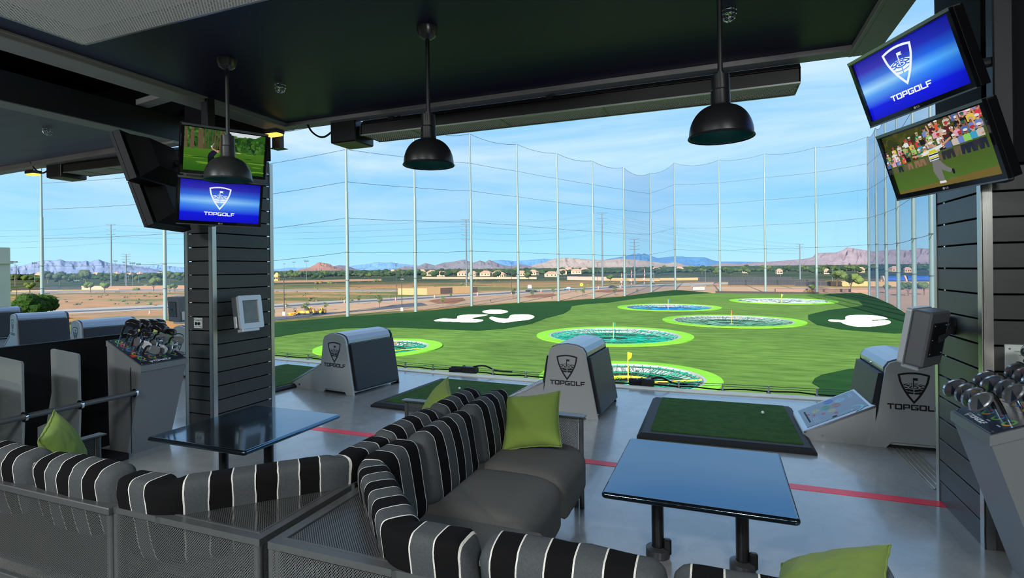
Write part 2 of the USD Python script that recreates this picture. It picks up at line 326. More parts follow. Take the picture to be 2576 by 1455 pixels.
bunk = [(crop5([(1155 + 97 * math.cos(t), 896 + 16 * math.sin(t)) for t in np.linspace(0, 2 * PI, 24)[:-1]]), 'small oval white bunker, rearmost of the three bunkers in the dark green turf'),
        (crop5([(693, 965), (760, 948), (860, 951), (875, 928), (960, 917), (1090, 918), (1085, 926), (1005, 940), (985, 951), (1060, 957), (1052, 970), (980, 978), (800, 971)]), 'white bunker with two tails, leftmost on the dark green turf'),
        (crop5([(1110, 945), (1130, 935), (1190, 945), (1250, 948), (1268, 925), (1310, 917), (1400, 917), (1448, 930), (1440, 946), (1400, 958), (1320, 967), (1240, 978), (1180, 976), (1140, 963)]), 'white bunker bean shaped, right of the pair below the small oval one'),
        (crop6([(1100, 963), (1120, 955), (1222, 958), (1230, 936), (1270, 923), (1400, 922), (1490, 930), (1545, 945), (1530, 952), (1435, 960), (1440, 967), (1520, 960), (1565, 967), (1565, 985), (1500, 1001), (1400, 1010), (1300, 1008), (1220, 990), (1190, 976), (1120, 971)]), 'large white bunker on the right with a notch and a long tail')]
for P, lab in bunk:
    single('bunker', terrain(pxpoly(P, TZ, 4), TZ + 0.09), M_SAND, lab, 'bunker', smooth=False)

# ---- golf targets: lime collar, sunken net with spokes and hoops, flag in the middle
TARGETS = [('green', 1543, 845, 193, 162, (0, 128, 112), (0, 120, 90), 'round golf target with teal net in mid range, under a small green flag'),
           ('brown', 1840, 808, 168, 142, (70, 120, 105), (96, 60, 34), 'round golf target with dull green net and brown flag, right of the teal one'),
           ('blue', 1681, 774, 126, 106, (20, 110, 150), (10, 90, 190), 'round golf target with blue net and blue flag, far left of the white one'),
           ('white', 1966, 758, 123, 104, (96, 140, 136), (214, 220, 222), 'farthest round golf target with white spokes and white flag'),
           ('yellow', 1580, 951, 224, 186, (0, 120, 95), (240, 200, 20), 'nearest round golf target with yellow hoop and yellow flag just beyond the deck'),
           ('red', 954, 875, 158, 124, (0, 120, 95), (240, 190, 20), 'round golf target with yellow spokes half hidden behind the left ball dispenser')]
M_PIT = mat('pit_lining', (140, 148, 146), 0.8); M_PITF = mat('pit_floor', (22, 58, 36), 0.9, noise=(0.8, 0.35)); M_NETB = mat('net_black', (22, 32, 30), 0.9)
ZS_ = lambda f: -0.42 + 0.58 * max(0.0, f - 0.2)
for key, px, py, ro, ri, c1, c2, lab in TARGETS:
    c = at(px, py, TZ); dist = np.dot(c - EYE, _f); R0, R1 = ro * dist / F_PX, ri * dist / F_PX
    t = thing('golf_target', lab, 'target', c)
    a = np.linspace(0, 2 * PI, 73)[:-1]
    ring = sg.Polygon(np.c_[R0 * np.cos(a), R0 * np.sin(a)], [np.c_[R1 * np.cos(a), R1 * np.sin(a)]])
    obj('collar', prism(ring, -0.1, 0.14), M_LIME, t, smooth=False)
    obj('pit_wall', lathe([(R1 * 1.0, 0.12), (R1 * 0.965, 0.10), (R1 * 0.95, -0.42), (R1 * 0.90, -0.62)], 72), M_PIT, t)
    obj('pit_floor', lathe([(R1 * 0.91, -0.62), (R1 * 0.4, -0.8), (0.01, -0.82)], 48), M_PITF, t)
    ms = mat(f'target_tube_{key}', c1, 0.5); mh = mat(f'target_hoop_{key}', c2, 0.5)
    r = 0.05
    yel = key in ('yellow', 'red')
    for k in range(12):
        th = 2 * PI * (k + 0.3) / 12; e = np.array([math.cos(th), math.sin(th), 0])
        n_ = 6; pts = [e * (R1 * f) + np.array([0, 0, ZS_(f)]) for f in np.linspace(0.22, 0.95, n_)]
        obj('spoke', tube(pts, r * (1.5 if yel and k % 3 == 0 or key == 'white' else 1.0), 5), mh if (yel and k % 3 == 0) or key == 'white' else ms, t)
    for f, mm, rr in ((0.24, mh if key in ('blue', 'white', 'yellow') else ms, 0.10), (0.55, ms, 0.045), (0.9, ms, 0.05)):
        th = np.linspace(0, 2 * PI, 61); pts = np.c_[R1 * f * np.cos(th), R1 * f * np.sin(th), np.full(61, ZS_(f))]
        if yel and f < 0.3: pts[:, :2] *= 1.35; rr = 0.17
        obj('hoop', tube(pts, rr, 6), mm, t)
    zig = []
    for row, (f0, f1, n_) in enumerate(((0.26, 0.55, 24), (0.55, 0.9, 36), (0.72, 0.97, 48), (0.4, 0.7, 30))):
        for k in range(n_):
            p = []
            for j, f in ((k, f0), (k + 0.5, f1), (k + 1, f0)):
                th = 2 * PI * j / n_; p.append((R1 * f * math.cos(th), R1 * f * math.sin(th), ZS_(f) - (0.18 if 0.3 < f < 0.85 and j != k else 0.0)))
            zig += [cyl(p[0], p[1], 0.022, 4), cyl(p[1], p[2], 0.022, 4)]
    half = len(zig) // 2
    obj('net', zig[:half], ms, t, smooth=False, kind='stuff'); obj('net', zig[half:], M_NETB if key != 'green' else ms, t, smooth=False, kind='stuff')
    fp = obj('flagpole', cyl((0, 0, -0.5), (0, 0, 2.1 if not yel else 2.5), 0.04, 8), mat('flagpole_yellow', (210, 190, 60), 0.5), t)
    fl = [(0, 0), (0.42, -0.12), (0.36, -0.55), (0.08, -0.75), (0, -0.7)]
    obj('flag', placed(prism(fl, -0.015, 0.015), (0, 0, 2.1 if not yel else 2.5), (0.9, 0.43, 0), (0, 0, 1)), mh if key != 'green' else mat('flag_green', (20, 110, 70), 0.7), fp)
    obj('hub', lathe([(0.5, -1.1), (0.45, -0.5), (0.2, -0.4), (0.01, -0.38)], 16), ms, t)

# ---- net poles, cables and netting
POLES = [(107, 789, 330), (416, 832, 180), (651, 818, 250), (875, 797, 290), (1046, 784.5, 318), (1186.5, 770.5, 337), (1304.5, 762.5, 363), (1405, 758.5, 386), (1493.6, 752.5, 405),
         (1571.5, 746, 421.5), (1638, 736, 436), (1699, 730, 410), (1812, 737, 403), (1926, 738, 387.5), (2055, 741, 371), (2187, 744, 344), (2207, 752, 322), (2231, 768, 290), (2261, 782, 250)]
pole_xyz = []
for i, (bx_, by_, ty_) in enumerate(POLES):
    if i == 0: b = at(107, 800, GZ)
    elif i == 1: b = at(416, 806, GZ)
    elif i == 2: b = at(651, 812, GZ)
    else: b = at(bx_, by_, GZ)
    D = np.dot(b - EYE, _f); tz = at_dist(bx_, ty_, D)[2]
    if i < 3: tz = 34.0
    pole_xyz.append((b[0], b[1], tz))
a_, b_ = np.array(pole_xyz[-3]), np.array(pole_xyz[-1])
for px_ in (2300, 2345, 2420):              # the last poles stand on the same line, nearer the building
    d = ray(px_, 700); A2 = np.array([[d[0], -(b_[0] - a_[0])], [d[1], -(b_[1] - a_[1])]]); s_ = np.linalg.solve(A2, a_[:2])
    pole_xyz.append((a_[0] + s_[1] * (b_[0] - a_[0]), a_[1] + s_[1] * (b_[1] - a_[1]), b_[2]))
ORD = ['first', 'second', 'third', 'fourth', 'fifth', 'sixth', 'seventh', 'eighth', 'ninth', 'tenth', 'eleventh', 'twelfth', 'thirteenth', 'fourteenth', 'fifteenth', 'sixteenth', 'seventeenth', 'eighteenth', 'nineteenth', 'twentieth', 'twenty-first', 'twenty-second']
for i, (x, y, tz) in enumerate(pole_xyz):
    H_ = tz - GZ; zj = 0.62 * H_
    t = thing('net_pole', f'tall pale steel net pole around the range, {ORD[i]} counted from the left', 'pole', (x, y, GZ), group='poles of the range net')
    obj('lower_shaft', lathe([(0.46, -0.3), (0.42, zj - 0.6), (0.42, zj), (0.30, zj)], 14), M_POLE, t)
    obj('upper_shaft', lathe([(0.32, zj - 0.05), (0.24, H_), (0.01, H_ + 0.02)], 14), M_POLE, t)
    obj('band', [lathe([(0.45, H_ * f - 0.12), (0.50, H_ * f - 0.12), (0.50, H_ * f + 0.12), (0.45, H_ * f + 0.12)], 12) for f in (0.18, 0.32)], M_WIRE, t, kind='stuff')
N = {'lw': ('layer_weight', {'blend': 0.5}), 'pw': ('math', {'math_type': 'power', 'value2': 2.5}), 'mr': ('map_range', {'to_min': 0.085, 'to_max': 0.62}),
     'd': ('diffuse_bsdf', {'color': srgb(74, 100, 124)}), 't': ('transparent_bsdf', {}), 'mx': ('mix_closure', {})}
M_NET = usdkit.material(stage, '/World/Looks/range_netting', N, [('lw.facing', 'pw.value1'), ('pw.value', 'mr.value'), ('mr.result', 'mx.fac'), ('t.BSDF', 'mx.closure1'), ('d.BSDF', 'mx.closure2')], surface='mx.closure')
net = thing('range_net', 'huge fine mesh net hung between the tall poles around the range', 'net', (0, 0, 0))
for i in range(len(pole_xyz) - 1):
    p, q = np.array(pole_xyz[i]), np.array(pole_xyz[i + 1]); n_ = 12
    s = np.linspace(0, 1, n_ + 1); xy = p[:2] + s[:, None] * (q[:2] - p[:2]); L_ = np.linalg.norm(q[:2] - p[:2])
    top = p[2] + s * (q[2] - p[2]) - 4 * 0.055 * L_ * s * (1 - s)
    zs = [np.full(n_ + 1, GZ + 0.2)] + [GZ + f * (p[2] + s * (q[2] - p[2]) - GZ) - 4 * 0.006 * L_ * s * (1 - s) for f in (0.32, 0.49, 0.67, 0.83)] + [top]
    rows = [np.c_[xy, z] for z in zs]
    v = np.vstack(rows); f = []
    for a in range(len(rows) - 1):
        for k in range(n_):
            u0 = a * (n_ + 1) + k; f += [[u0, u0 + 1, u0 + n_ + 2], [u0, u0 + n_ + 2, u0 + n_ + 1]]
    obj('net_panel', trimesh.Trimesh(v, f, process=False), M_NET, net, smooth=False)
    for r_ in rows[1:]: obj('cable', tube(r_, 0.05 if r_ is not rows[-1] else 0.06, 4), M_WIRE, net, smooth=False)
# ---------------------------------------------------------------- the deck: floor, ceilings, beams, pillars
def floor_material():
    N = {'g': ('geometry', {}), 'n': ('noise_texture', {'scale': 0.9, 'detail': 7, 'roughness': 0.65, 'distortion': 0.3}),
         'r': ('rgb_ramp', {'ramp': [(0.3, srgb(122, 121, 116)), (0.55, srgb(140, 139, 134)), (0.75, srgb(156, 155, 150))]}),
         'n2': ('noise_texture', {'scale': 6.0, 'detail': 6, 'roughness': 0.7}), 'r2': ('rgb_ramp', {'ramp': [(0.3, (0.20, 0.20, 0.20)), (0.7, (0.36, 0.36, 0.36))]}),
         'v': ('noise_texture', {'scale': 40.0, 'detail': 2}), 'b': ('bump', {'strength': 0.05, 'distance': 0.004}),
         'p': ('principled_bsdf', {'specular_ior_level': 1.0, 'ior': 1.6, 'specular_tint': (0.68, 0.85, 1.0), 'coat_weight': 0.6, 'coat_roughness': 0.10})}
    return usdkit.material(stage, '/World/Looks/polished_concrete', N, [('g.position', 'n.vector'), ('n.fac', 'r.fac'), ('r.color', 'p.base_color'), ('g.position', 'n2.vector'), ('n2.fac', 'r2.fac'),
        ('r2.color', 'p.roughness'), ('g.position', 'v.vector'), ('v.fac', 'b.height'), ('b.normal', 'p.normal')], surface='p.BSDF')
M_FLOOR = floor_material()
M_CURB = mat('curb_concrete', (236, 226, 200), 0.85, noise=(4, 0.08))
M_CEIL = mat('ceiling_navy', (25, 19, 50), 0.42, spec=0.3, noise=(0.4, 0.12))
M_CEIL2 = mat('ceiling_grey', (112, 112, 122), 0.5, spec=0.3, noise=(1.2, 0.12, (0.4, 5, 1)))
M_BEAM = mat('beam_grey', (150, 148, 144), 0.5, noise=(3, 0.06))
M_STEEL_DK = mat('steel_dark', (34, 35, 38), 0.5, spec=0.4)
M_VOID = mat('soffit_black', (14, 15, 18), 0.8, spec=0.2)
M_PLANK = mat('plank_charcoal', (58, 59, 58), 0.42, spec=0.45, noise=(5, 0.10, (1, 1, 3)), bump=(60, 0.10, 0.004))
M_PLANK2 = mat('plank_charcoal_b', (63, 64, 62), 0.40, spec=0.45, noise=(5, 0.10, (1, 1, 3)), bump=(60, 0.10, 0.004))
M_CORE = mat('pillar_core', (10, 10, 11), 0.9, spec=0.1)
M_ALU = mat('aluminium', (188, 186, 178), 0.32, metal=1.0, noise=(6, 0.1, (1, 1, 0.1)))
M_STEEL = mat('brushed_steel', (178, 180, 182), 0.30, metal=1.0)
M_CHROME = mat('chrome', (225, 228, 232), 0.07, metal=1.0)
M_BLACK = mat('black_satin', (12, 12, 14), 0.35, spec=0.5)
M_RUBBER = mat('rubber_black', (24, 24, 24), 0.6, spec=0.35)
M_WHITE_ = mat('luminaire_white', (220, 220, 216), 0.5)
M_RED = mat('tape_red', (232, 28, 58), 0.35, spec=0.5)

rim = [(-60, 19.5), (-30, 12.6), (-20, 10.5), (-13, 9.35), (-8.91, 8.93), (-5.53, 8.66), (-2.79, 8.48), (-0.5, 8.48), (1.2, 8.56), (4, 8.72), (14, 9.6)]
deck = sg.Polygon([(14, -3.4)] + rim[::-1] + [(-60, -3.4)])
struct('floor', prism(deck, -0.4, 0.0), M_FLOOR, 'polished grey concrete deck floor of the hitting bays', smooth=False)
lip = sg.Polygon(rim + [(x, y - 0.22) for x, y in rim[::-1]]).buffer(0)
struct('trim_1', prism(lip, -0.42, 0.012), M_CURB, 'pale concrete lip along the open deck edge', smooth=False)
struct('trim_2', bx(-5.6, 4.985, 0.0, 1.575, 5.095, 0.003), M_RED, 'red safety line on the concrete floor', smooth=False)
t = thing('expansion_joint_cover', 'ribbed aluminium strip set in the floor at the foot of the right pillar', 'floor strip', (1.69, 5.95, 0))
obj('base_plate', bx(-0.09, -0.6, 0, 0.09, 0.6, 0.004), M_ALU, t, smooth=False)
for k in range(4): obj('rib', bx(-0.075 + 0.042 * k, -0.6, 0.004, -0.05 + 0.042 * k, 0.6, 0.011, 0.002), M_ALU, t, smooth=False)

struct('ceiling', bx(-5.22, -3.2, 3.75, 1.09, 5.42, 3.95), M_CEIL, 'dark navy ceiling panel above the seating', smooth=False)
struct('trim_3', [bx(-5.52, -3.2, 3.70, -5.20, 5.57, 4.02, 0.006), bx(-5.21, -3.2, 3.735, -5.17, 5.4, 3.76)], M_BEAM, 'grey steel channel along the left side of the ceiling')
struct('trim_4', [bx(-5.52, 5.40, 3.705, 1.32, 5.57, 4.02, 0.006)], M_BEAM, 'grey steel channel along the front of the ceiling')
struct('trim_5', [bx(1.075, -3.2, 3.70, 1.11, 5.57, 4.05, 0.005), bx(1.11, -3.2, 3.70, 1.30, 5.57, 3.73, 0.005)], M_BEAM, 'grey steel channel along the right side of the ceiling')
# ceiling of the next bays, at a slight angle behind the left pillar
struct('ceiling', prism([(-7.4, -3.2), (-7.4, 5.36), (-12.2, 5.66), (-25, 7.4), (-40, 11), (-40, -3.2)], 3.74, 3.95), M_CEIL2, 'grey ceiling panel of the neighbouring bays on the left', smooth=False)
struct('trim_6', [bx(-7.40, -3.2, 3.70, -7.10, 5.45, 3.73, 0.005), bx(-7.12, -3.2, 3.70, -7.08, 5.45, 4.02)], M_STEEL_DK, 'dark steel beam along the neighbouring ceiling')
struct('trim_7', bx(-7.39, -3.2, 3.692, -7.11, 5.44, 3.70), M_BEAM, 'pale underside of the neighbouring beam', smooth=False)
struct('trim_8', prism([(-7.1, 5.30), (-7.1, 5.46), (-12.2, 5.78), (-25, 7.55), (-25, 7.35), (-12.2, 5.6)], 3.66, 3.98), M_BEAM, 'grey fascia along the front of the neighbouring bays', smooth=False)
struct('ceiling', prism([(-40, -3.4), (14, -3.4), (14, 9.6), (3.0, 6.2), (1.75, 5.75), (-7.2, 5.75), (-25, 7.7), (-40, 11)], 4.72, 4.95), M_VOID, 'black underside of the floor above', smooth=False)
struct('trim_9', [hull([(x, y, z) for x, y in ((-7.12, 4.80), (-7.12, 4.96), (-5.5, 4.56), (-5.5, 4.72)) for z in (4.05, 4.12)])], M_BEAM, 'grey cross brace between the two ceiling beams')
struct('trim_10', [bx(-7.1, 5.50, 4.02, -5.5, 5.66, 4.72), bx(-7.0, 5.46, 3.93, -5.55, 5.5, 4.05)], M_STEEL_DK, 'dark closing plate between the ceilings')
struct('trim_12', prism([(-7.1, 5.46), (-7.1, 5.62), (-12.2, 5.95), (-25, 7.7), (-25, 7.5), (-12.2, 5.78)], 3.9, 4.8), M_VOID, 'black closing band above the neighbouring fascia', smooth=False)
struct('trim_11', [bx(1.3 + 0.02, y, 4.30, 9.0, y + 0.10, 4.62) for y in np.arange(-1.0, 5.7, 0.62)] + [bx(2.3, 5.3, 3.9, 12, 5.55, 4.7)], M_STEEL_DK, 'dark steel joists in the gap above the right screens')
struct('ceiling', bx(2.6, -3.2, 3.6, 14, 5.2, 3.75), M_VOID, 'black ceiling of the bay beyond the right pillar', smooth=False)
struct('wall_right', bx(3.2, -3.2, 0, 3.4, 4.3, 4.7), M_PLANK, 'charcoal wall beyond the right pillar', smooth=False)

def pillar(x0, x1, y0, y1, label, faces, ztop, zs0=0.0):
    t = thing('pillar', label, 'pillar', ((x0 + x1) / 2, (y0 + y1) / 2, 0)); cx, cy = (x0 + x1) / 2, (y0 + y1) / 2; a, b = (x1 - x0) / 2, (y1 - y0) / 2
    obj('core', bx(-a + 0.05, -b + 0.05, 0, a - 0.05, b - 0.05, 4.72), M_CORE, t, smooth=False)
    pitch, gap = 0.1655, 0.012; k = 0; z = zs0
    while z < ztop - 0.1:
        z1 = z + pitch - gap
        for fc in faces:
            w = 0.022
            j = (RNG.random() - 0.5) * 0.004
            if fc == 'front': m = bx(-a + 0.05, -b + j, z, a - 0.05, -b + w, z1, 0.002)
            elif fc == 'right': m = bx(a - w, -b + 0.05, z, a + j, b - 0.05, z1, 0.002)
            elif fc == 'left': m = bx(-a + j, -b + 0.05, z, -a + w, b - 0.05, z1, 0.002)
            else: m = bx(-a + 0.05, b - w, z, a - 0.05, b + j, z1, 0.002)
            obj('plank', m, M_PLANK if (k * 7 + len(fc)) % 3 else M_PLANK2, t, smooth=False)
        z += pitch; k += 1
    obj('upper_casing', bx(-a + 0.01, -b + 0.01, z + 0.01, a - 0.01, b - 0.01, 4.72), M_VOID, t, smooth=False)
    for sx in (-1, 1):
        for sy in (-1, 1):
            obj('corner_trim', [bx(sx * a + sx * 0.006, sy * (b - 0.05), 0, sx * (a - 0.004), sy * b + sy * 0.006, ztop), bx(sx * (a - 0.055), sy * (b - 0.004), 0, sx * a, sy * b + sy * 0.006, ztop)], M_ALU, t, smooth=False)
    return t
P_L = pillar(-6.03, -5.575, 4.63, 5.55, 'charcoal planked pillar with aluminium corner strips, left of the sofas', ('front', 'right', 'left'), 3.28)
P_R = pillar(1.575, 3.0, 4.345, 5.16, 'charcoal planked pillar with aluminium corner strip at the right edge', ('front', 'left'), 2.43)

for x0, x1, h_ in ((-16, -6.6, 1.5), (-5.6, -2.2, 1.45), (-1.7, 1.2, 1.2), (1.7, 9, 1.5)):  # low parapet with gaps, added behind the camera to shape incoming sun
    struct('wall_rear', bx(x0, -2.9, 0, x1, -2.8, h_, 0.01), M_PLANK, 'unseen charcoal parapet added at the rear to block low sun', smooth=False)
M_TINT = usdkit.material(stage, '/World/Looks/tinted_glass', {'t': ('transparent_bsdf', {'color': (0.22, 0.22, 0.22)}), 'g': ('glossy_bsdf', {'roughness': 0.02, 'color': (0.8, 0.8, 0.8)}), 'f': ('fresnel', {'IOR': 1.45}), 'mx': ('mix_closure', {})}, [('f.fac', 'mx.fac'), ('t.BSDF', 'mx.closure1'), ('g.BSDF', 'mx.closure2')], surface='mx.closure')
for k, (x0, x1) in enumerate(((-16, -6.1), (-5.7, 1.3), (1.7, 9))):  # unseen panes added to dim the sun entering from behind
    struct(f'window_{k + 1}', bx(x0, -2.995, 0, x1, -2.985, 4.7), M_TINT, 'unseen tinted glazing added at the rear to dim the sun', smooth=False)
for x in (-5.9, 1.5): struct('column_rear', bx(x - 0.25, -3.1, 0, x + 0.25, -2.6, 4.7), M_PLANK, 'unseen charcoal column added at the rear to break up the sun', smooth=False)  # added out of view to split the sun into patches
for k, (x, y) in enumerate(HALL):  # housings for the added fill lights
    t = thing('ceiling_luminaire', 'flat fill light panel added out of view behind the seats, ' + ('left', 'middle', 'right')[k] + ' one', 'light', (x, y, 3.72)); obj('housing', bx(-0.78, -0.33, 0.0, 0.78, 0.33, 0.03), M_WHITE_, t, smooth=False)

# perforated soffit panel at the top left
M_SOFFIT = perforated('soffit_mesh', (246, 245, 240), 0.026, 0.24, rough=0.5, metal=0.0)
t = thing('ceiling_mesh_panel', 'perforated metal ceiling panel hung below the navy ceiling at top left', 'panel', (0, 0, 3.6))
q, uv = sheet([(-4.52, -1.5, 0), (-1.4, -1.5, 0), (-1.4, 2.66, 0), (-4.52, 2.66, 0)]); obj('mesh', q, M_SOFFIT, t, smooth=False, uv=uv)
obj('backing', bx(-4.5, -1.48, 0.10, -1.42, 2.64, 0.14), mat('soffit_back', (190, 188, 180), 0.6), t, smooth=False)
obj('edge_frame', [bx(-4.53, -1.5, -0.004, -4.515, 2.67, 0.14), bx(-4.53, 2.655, -0.004, -1.4, 2.67, 0.14)], M_ALU, t, smooth=False)

# radiant heaters below the front channel
M_GRILLE = perforated('heater_grille', (206, 190, 186), 0.03, 0.28, rough=0.5, metal=0.0, squash=1.3)
M_HEAT = mat('heater_dark', (40, 39, 38), 0.4, metal=0.3)
def heater(x0, x1, y0, y1, z0, z1, rz, loc, label, box_left=True):
    t = thing('radiant_heater', label, 'heater', loc, rz); w = y1 - y0
    obj('housing', [bx(x0, 0, 0.0, x1, 0.012, z1 - z0, 0.004), hull([(x, y, z) for x in (x0, x1) for y, z in ((0.0, z1 - z0), (0.05, z1 - z0 + 0.05), (w - 0.05, z1 - z0 + 0.05), (w, z1 - z0), (w, z1 - z0 - 0.012), (0, z1 - z0 - 0.012))]),
                    bx(x0, w - 0.012, 0.0, x1, w, z1 - z0, 0.004), bx(x1 - 0.012, 0, 0, x1, w, z1 - z0), bx(x0, 0, 0, x0 + 0.012, w, z1 - z0)], M_HEAT, t, smooth=False)
    q, uv = sheet([(x0 + 0.01, 0.012, 0.004), (x1 - 0.01, 0.012, 0.004), (x1 - 0.01, w - 0.012, 0.004), (x0 + 0.01, w - 0.012, 0.004)]); obj('grille', q, M_GRILLE, t, smooth=False, uv=uv)
    obj('reflector', bx(x0 + 0.02, 0.02, 0.05, x1 - 0.02, w - 0.02, 0.055), mat('reflector', (120, 118, 108), 0.5, metal=0.5), t, smooth=False)
    obj('edge_rail', [bx(x0, -0.004, -0.006, x1, 0.012, 0.008), bx(x0, w - 0.012, -0.006, x1, w + 0.004, 0.008)], M_STEEL, t, smooth=False)
    for k in range(4):
        xx = x0 + (k + 0.6) * (x1 - x0) / 4.2; obj('divider', bx(xx, 0.01, -0.002, xx + 0.018, w - 0.01, 0.004), mat('divider_green', (120, 140, 96), 0.5), t, smooth=False)
    for xx in (x0 + 0.4, (x0 + x1) / 2, x1 - 0.7): obj('hanger', [bx(xx, w / 2 - 0.02, z1 - z0, xx + 0.03, w / 2 + 0.02, 4.02 - z0), bx(xx - 0.02, 0.01, z1 - z0, xx + 0.05, 0.05, z1 - z0 + 0.05)], M_STEEL_DK, t, smooth=False)
    cb = obj('control_box', [bx(x0 - 0.48, 0.02, -0.05, x0 - 0.10, w + 0.02, 0.22, 0.01), bx(x0 - 0.12, 0.08, 0.02, x0 + 0.02, w - 0.06, 0.14)], M_BLACK, t, smooth=False)
    obj('vent_plate', bx(x0 - 0.46, 0.05, -0.056, x0 - 0.12, w, -0.05), mat('vent_olive', (110, 104, 70), 0.5, metal=0.4), cb, smooth=False)
    obj('conduit', [tube(catmull([(x0 - 0.4, 0.1, 0.2), (x0 - 0.6, 0.05, 0.05), (x0 - 0.75, 0.0, 0.12), (x0 - 0.82, -0.05, 0.3)]), 0.012, 6)], M_BLACK, t)
    return t
heater(-4.08, 0.69, 5.47, 5.85, 3.5, 3.64, 0, (0, 5.47, 3.5), 'long radiant heater with mesh underside hung in front of the ceiling edge')
heater(-10.0, -7.3, 5.5, 5.9, 3.5, 3.64, 0, (0.0, 5.55, 3.5), 'radiant heater of the neighbouring bay seen left of the dark screens')

# amber lights at the ceiling edges
M_AMBER = mat('amber_lens', (255, 190, 70), 0.4, emit=1.6, ecol=(255, 196, 84))
for x, y, z, lab in ((-5.46, 5.47, 3.645, 'glowing amber edge light beside the golfer screen'), (-11.2, 5.76, 3.595, 'glowing amber edge light of the neighbouring bay at far left')):
    t = thing('edge_light', lab, 'light', (x, y, z))
    obj('lens', rbox(0.22, 0.12, 0.04, 0.018, 5), M_AMBER, t); obj('housing', bx(-0.12, -0.07, 0.01, 0.12, 0.07, 0.06, 0.006), M_STEEL_DK, t, smooth=False)
single('lamp_bracket', [bx(-5.60, 5.58, 3.50, -5.47, 5.66, 3.705, 0.004), bx(-5.62, 5.56, 3.495, -5.44, 5.70, 3.503)], M_STEEL_DK, 'dark sheet metal bracket hanging beside the amber light', 'bracket', smooth=False)

# caged sprinkler heads
for x, y, z, lab in ((-4.112, 4.213, 3.75, 'wire caged sprinkler in the navy ceiling between two pendant lamps'), (0.075, 4.26, 3.75, 'wire caged sprinkler behind the rod of the right pendant lamp'), (-8.05, 4.3, 3.74, 'wire caged sprinkler in the grey ceiling of the neighbouring bay')):
    t = thing('sprinkler', lab, 'sprinkler', (x, y, z))
    cg = []
    for k in range(6):
        th = PI * k / 6; e = np.array([math.cos(th), math.sin(th), 0])
        cg.append(tube([e * -0.045, e * -0.05 - [0, 0, 0.06], e * -0.03 - [0, 0, 0.1], [0, 0, -0.108], e * 0.03 - [0, 0, 0.1], e * 0.05 - [0, 0, 0.06], e * 0.045], 0.0032, 5))
    for zz, r in ((0.03, 0.05), (0.06, 0.05), (0.09, 0.04)):
        a = np.linspace(0, 2 * PI, 17); cg.append(tube(np.c_[r * np.cos(a), r * np.sin(a), np.full(17, -zz)], 0.0032, 5))
    obj('cage', cg, M_CHROME, t); obj('head', lathe([(0.012, 0), (0.012, -0.04), (0.026, -0.045), (0.026, -0.05), (0.001, -0.052)], 12), M_CHROME, t)

# pendant lamps
M_SH = mat('lamp_black', (26, 27, 27), 0.34, spec=0.5); M_SHIN = mat('lamp_inside', (30, 110, 112), 0.5)
def pendant(loc, label, shade_mat):
    t = thing('pendant_lamp', label, 'lamp', loc, group=None)   # origin: ceiling above the lamp
    drop = loc[2] - 2.665
    obj('canopy', lathe([(0.082, 0.0), (0.08, -0.03), (0.066, -0.066), (0.04, -0.086), (0.016, -0.092)], 32), mat('canopy_grey', (92, 92, 90), 0.28, metal=0.7), t)
    obj('rod', cyl((0, 0, -0.08), (0, 0, -drop + 0.40), 0.0165, 14), shade_mat, t)
    obj('socket', lathe([(0.018, 0.42), (0.03, 0.42), (0.03, 0.405), (0.055, 0.40), (0.057, 0.31), (0.054, 0.305), (0.058, 0.30), (0.060, 0.215), (0.066, 0.20)], 28, (0, 0, -drop)), shade_mat, t)
    a = np.linspace(0, PI / 2, 14)
    outer = [(0.05 + 0.145 * math.sin(x), 0.015 + 0.19 * math.cos(x)) for x in a] + [(0.20, 0.012), (0.203, 0.004), (0.199, 0.0)]
    obj('shade', lathe(outer, 48, (0, 0, -drop)), shade_mat, t)
    obj('shade_lining', lathe([(r - 0.006, z - 0.004) for r, z in outer[:-2]][::-1], 48, (0, 0, -drop)), M_SHIN, t)
    obj('bulb', lathe([(0.001, 0.06), (0.03, 0.07), (0.036, 0.1), (0.02, 0.15), (0.015, 0.18)], 16, (0, 0, -drop)), mat('bulb_glass', (200, 200, 190), 0.3), t)
    return t
pendant((-4.10, 3.575, 3.75), 'dark grey dome pendant lamp in front of the golfer screen', mat('lamp_grey', (58, 60, 59), 0.36, metal=0.2))
pendant((-2.13, 3.71, 3.75), 'black dome pendant lamp with grey ball canopy, in the middle', M_SH)
pendant((0.01, 3.68, 3.75), 'black dome pendant lamp on the right, largest in view', M_SH)
pendant((-8.26, 3.42, 3.74), 'dome pendant lamp of the neighbouring bay cut by the left edge', M_SH)

# safety net rail at the open edge: short posts, two wires, rolled netting
rail_xy = catmull(rim[2:-1], 12); seg = np.r_[0, np.cumsum(np.linalg.norm(np.diff(rail_xy, axis=0), axis=1))]
ed = thing('edge_rail', 'low wire rail with small clips along the outer deck edge', 'rail', (0, 0, 0))
for h in (0.10, 0.07): obj('wire', tube(np.c_[rail_xy[:, 0], rail_xy[:, 1] + 0.07, np.full(len(rail_xy), h)], 0.004, 5), M_WIRE, ed)
for s in np.arange(0.3, seg[-1], 0.62):
    x, y = np.interp(s, seg, rail_xy[:, 0]), np.interp(s, seg, rail_xy[:, 1]) + 0.07
    if -11 < x < 2.5: obj('clip', [bx(x - 0.012, y - 0.012, -0.1, x + 0.012, y + 0.012, 0.11), bx(x - 0.03, y - 0.02, 0.0, x + 0.03, y + 0.02, 0.012)], M_STEEL, ed, smooth=False)
M_BAG = mat('netting_black', (16, 17, 20), 0.85, bump=(40, 0.8, 0.02))
hang = np.c_[rail_xy[:, 0], rail_xy[:, 1] + 0.10, 0.022 + 0.008 * np.sin(seg * 9.0) + 0.006 * np.sin(seg * 3.7)]
single('safety_netting', tube(hang[(rail_xy[:, 0] > -12) & (rail_xy[:, 0] < 3)], 0.011, 7), M_BAG, 'thin black rolled netting slung along the deck edge', 'netting')
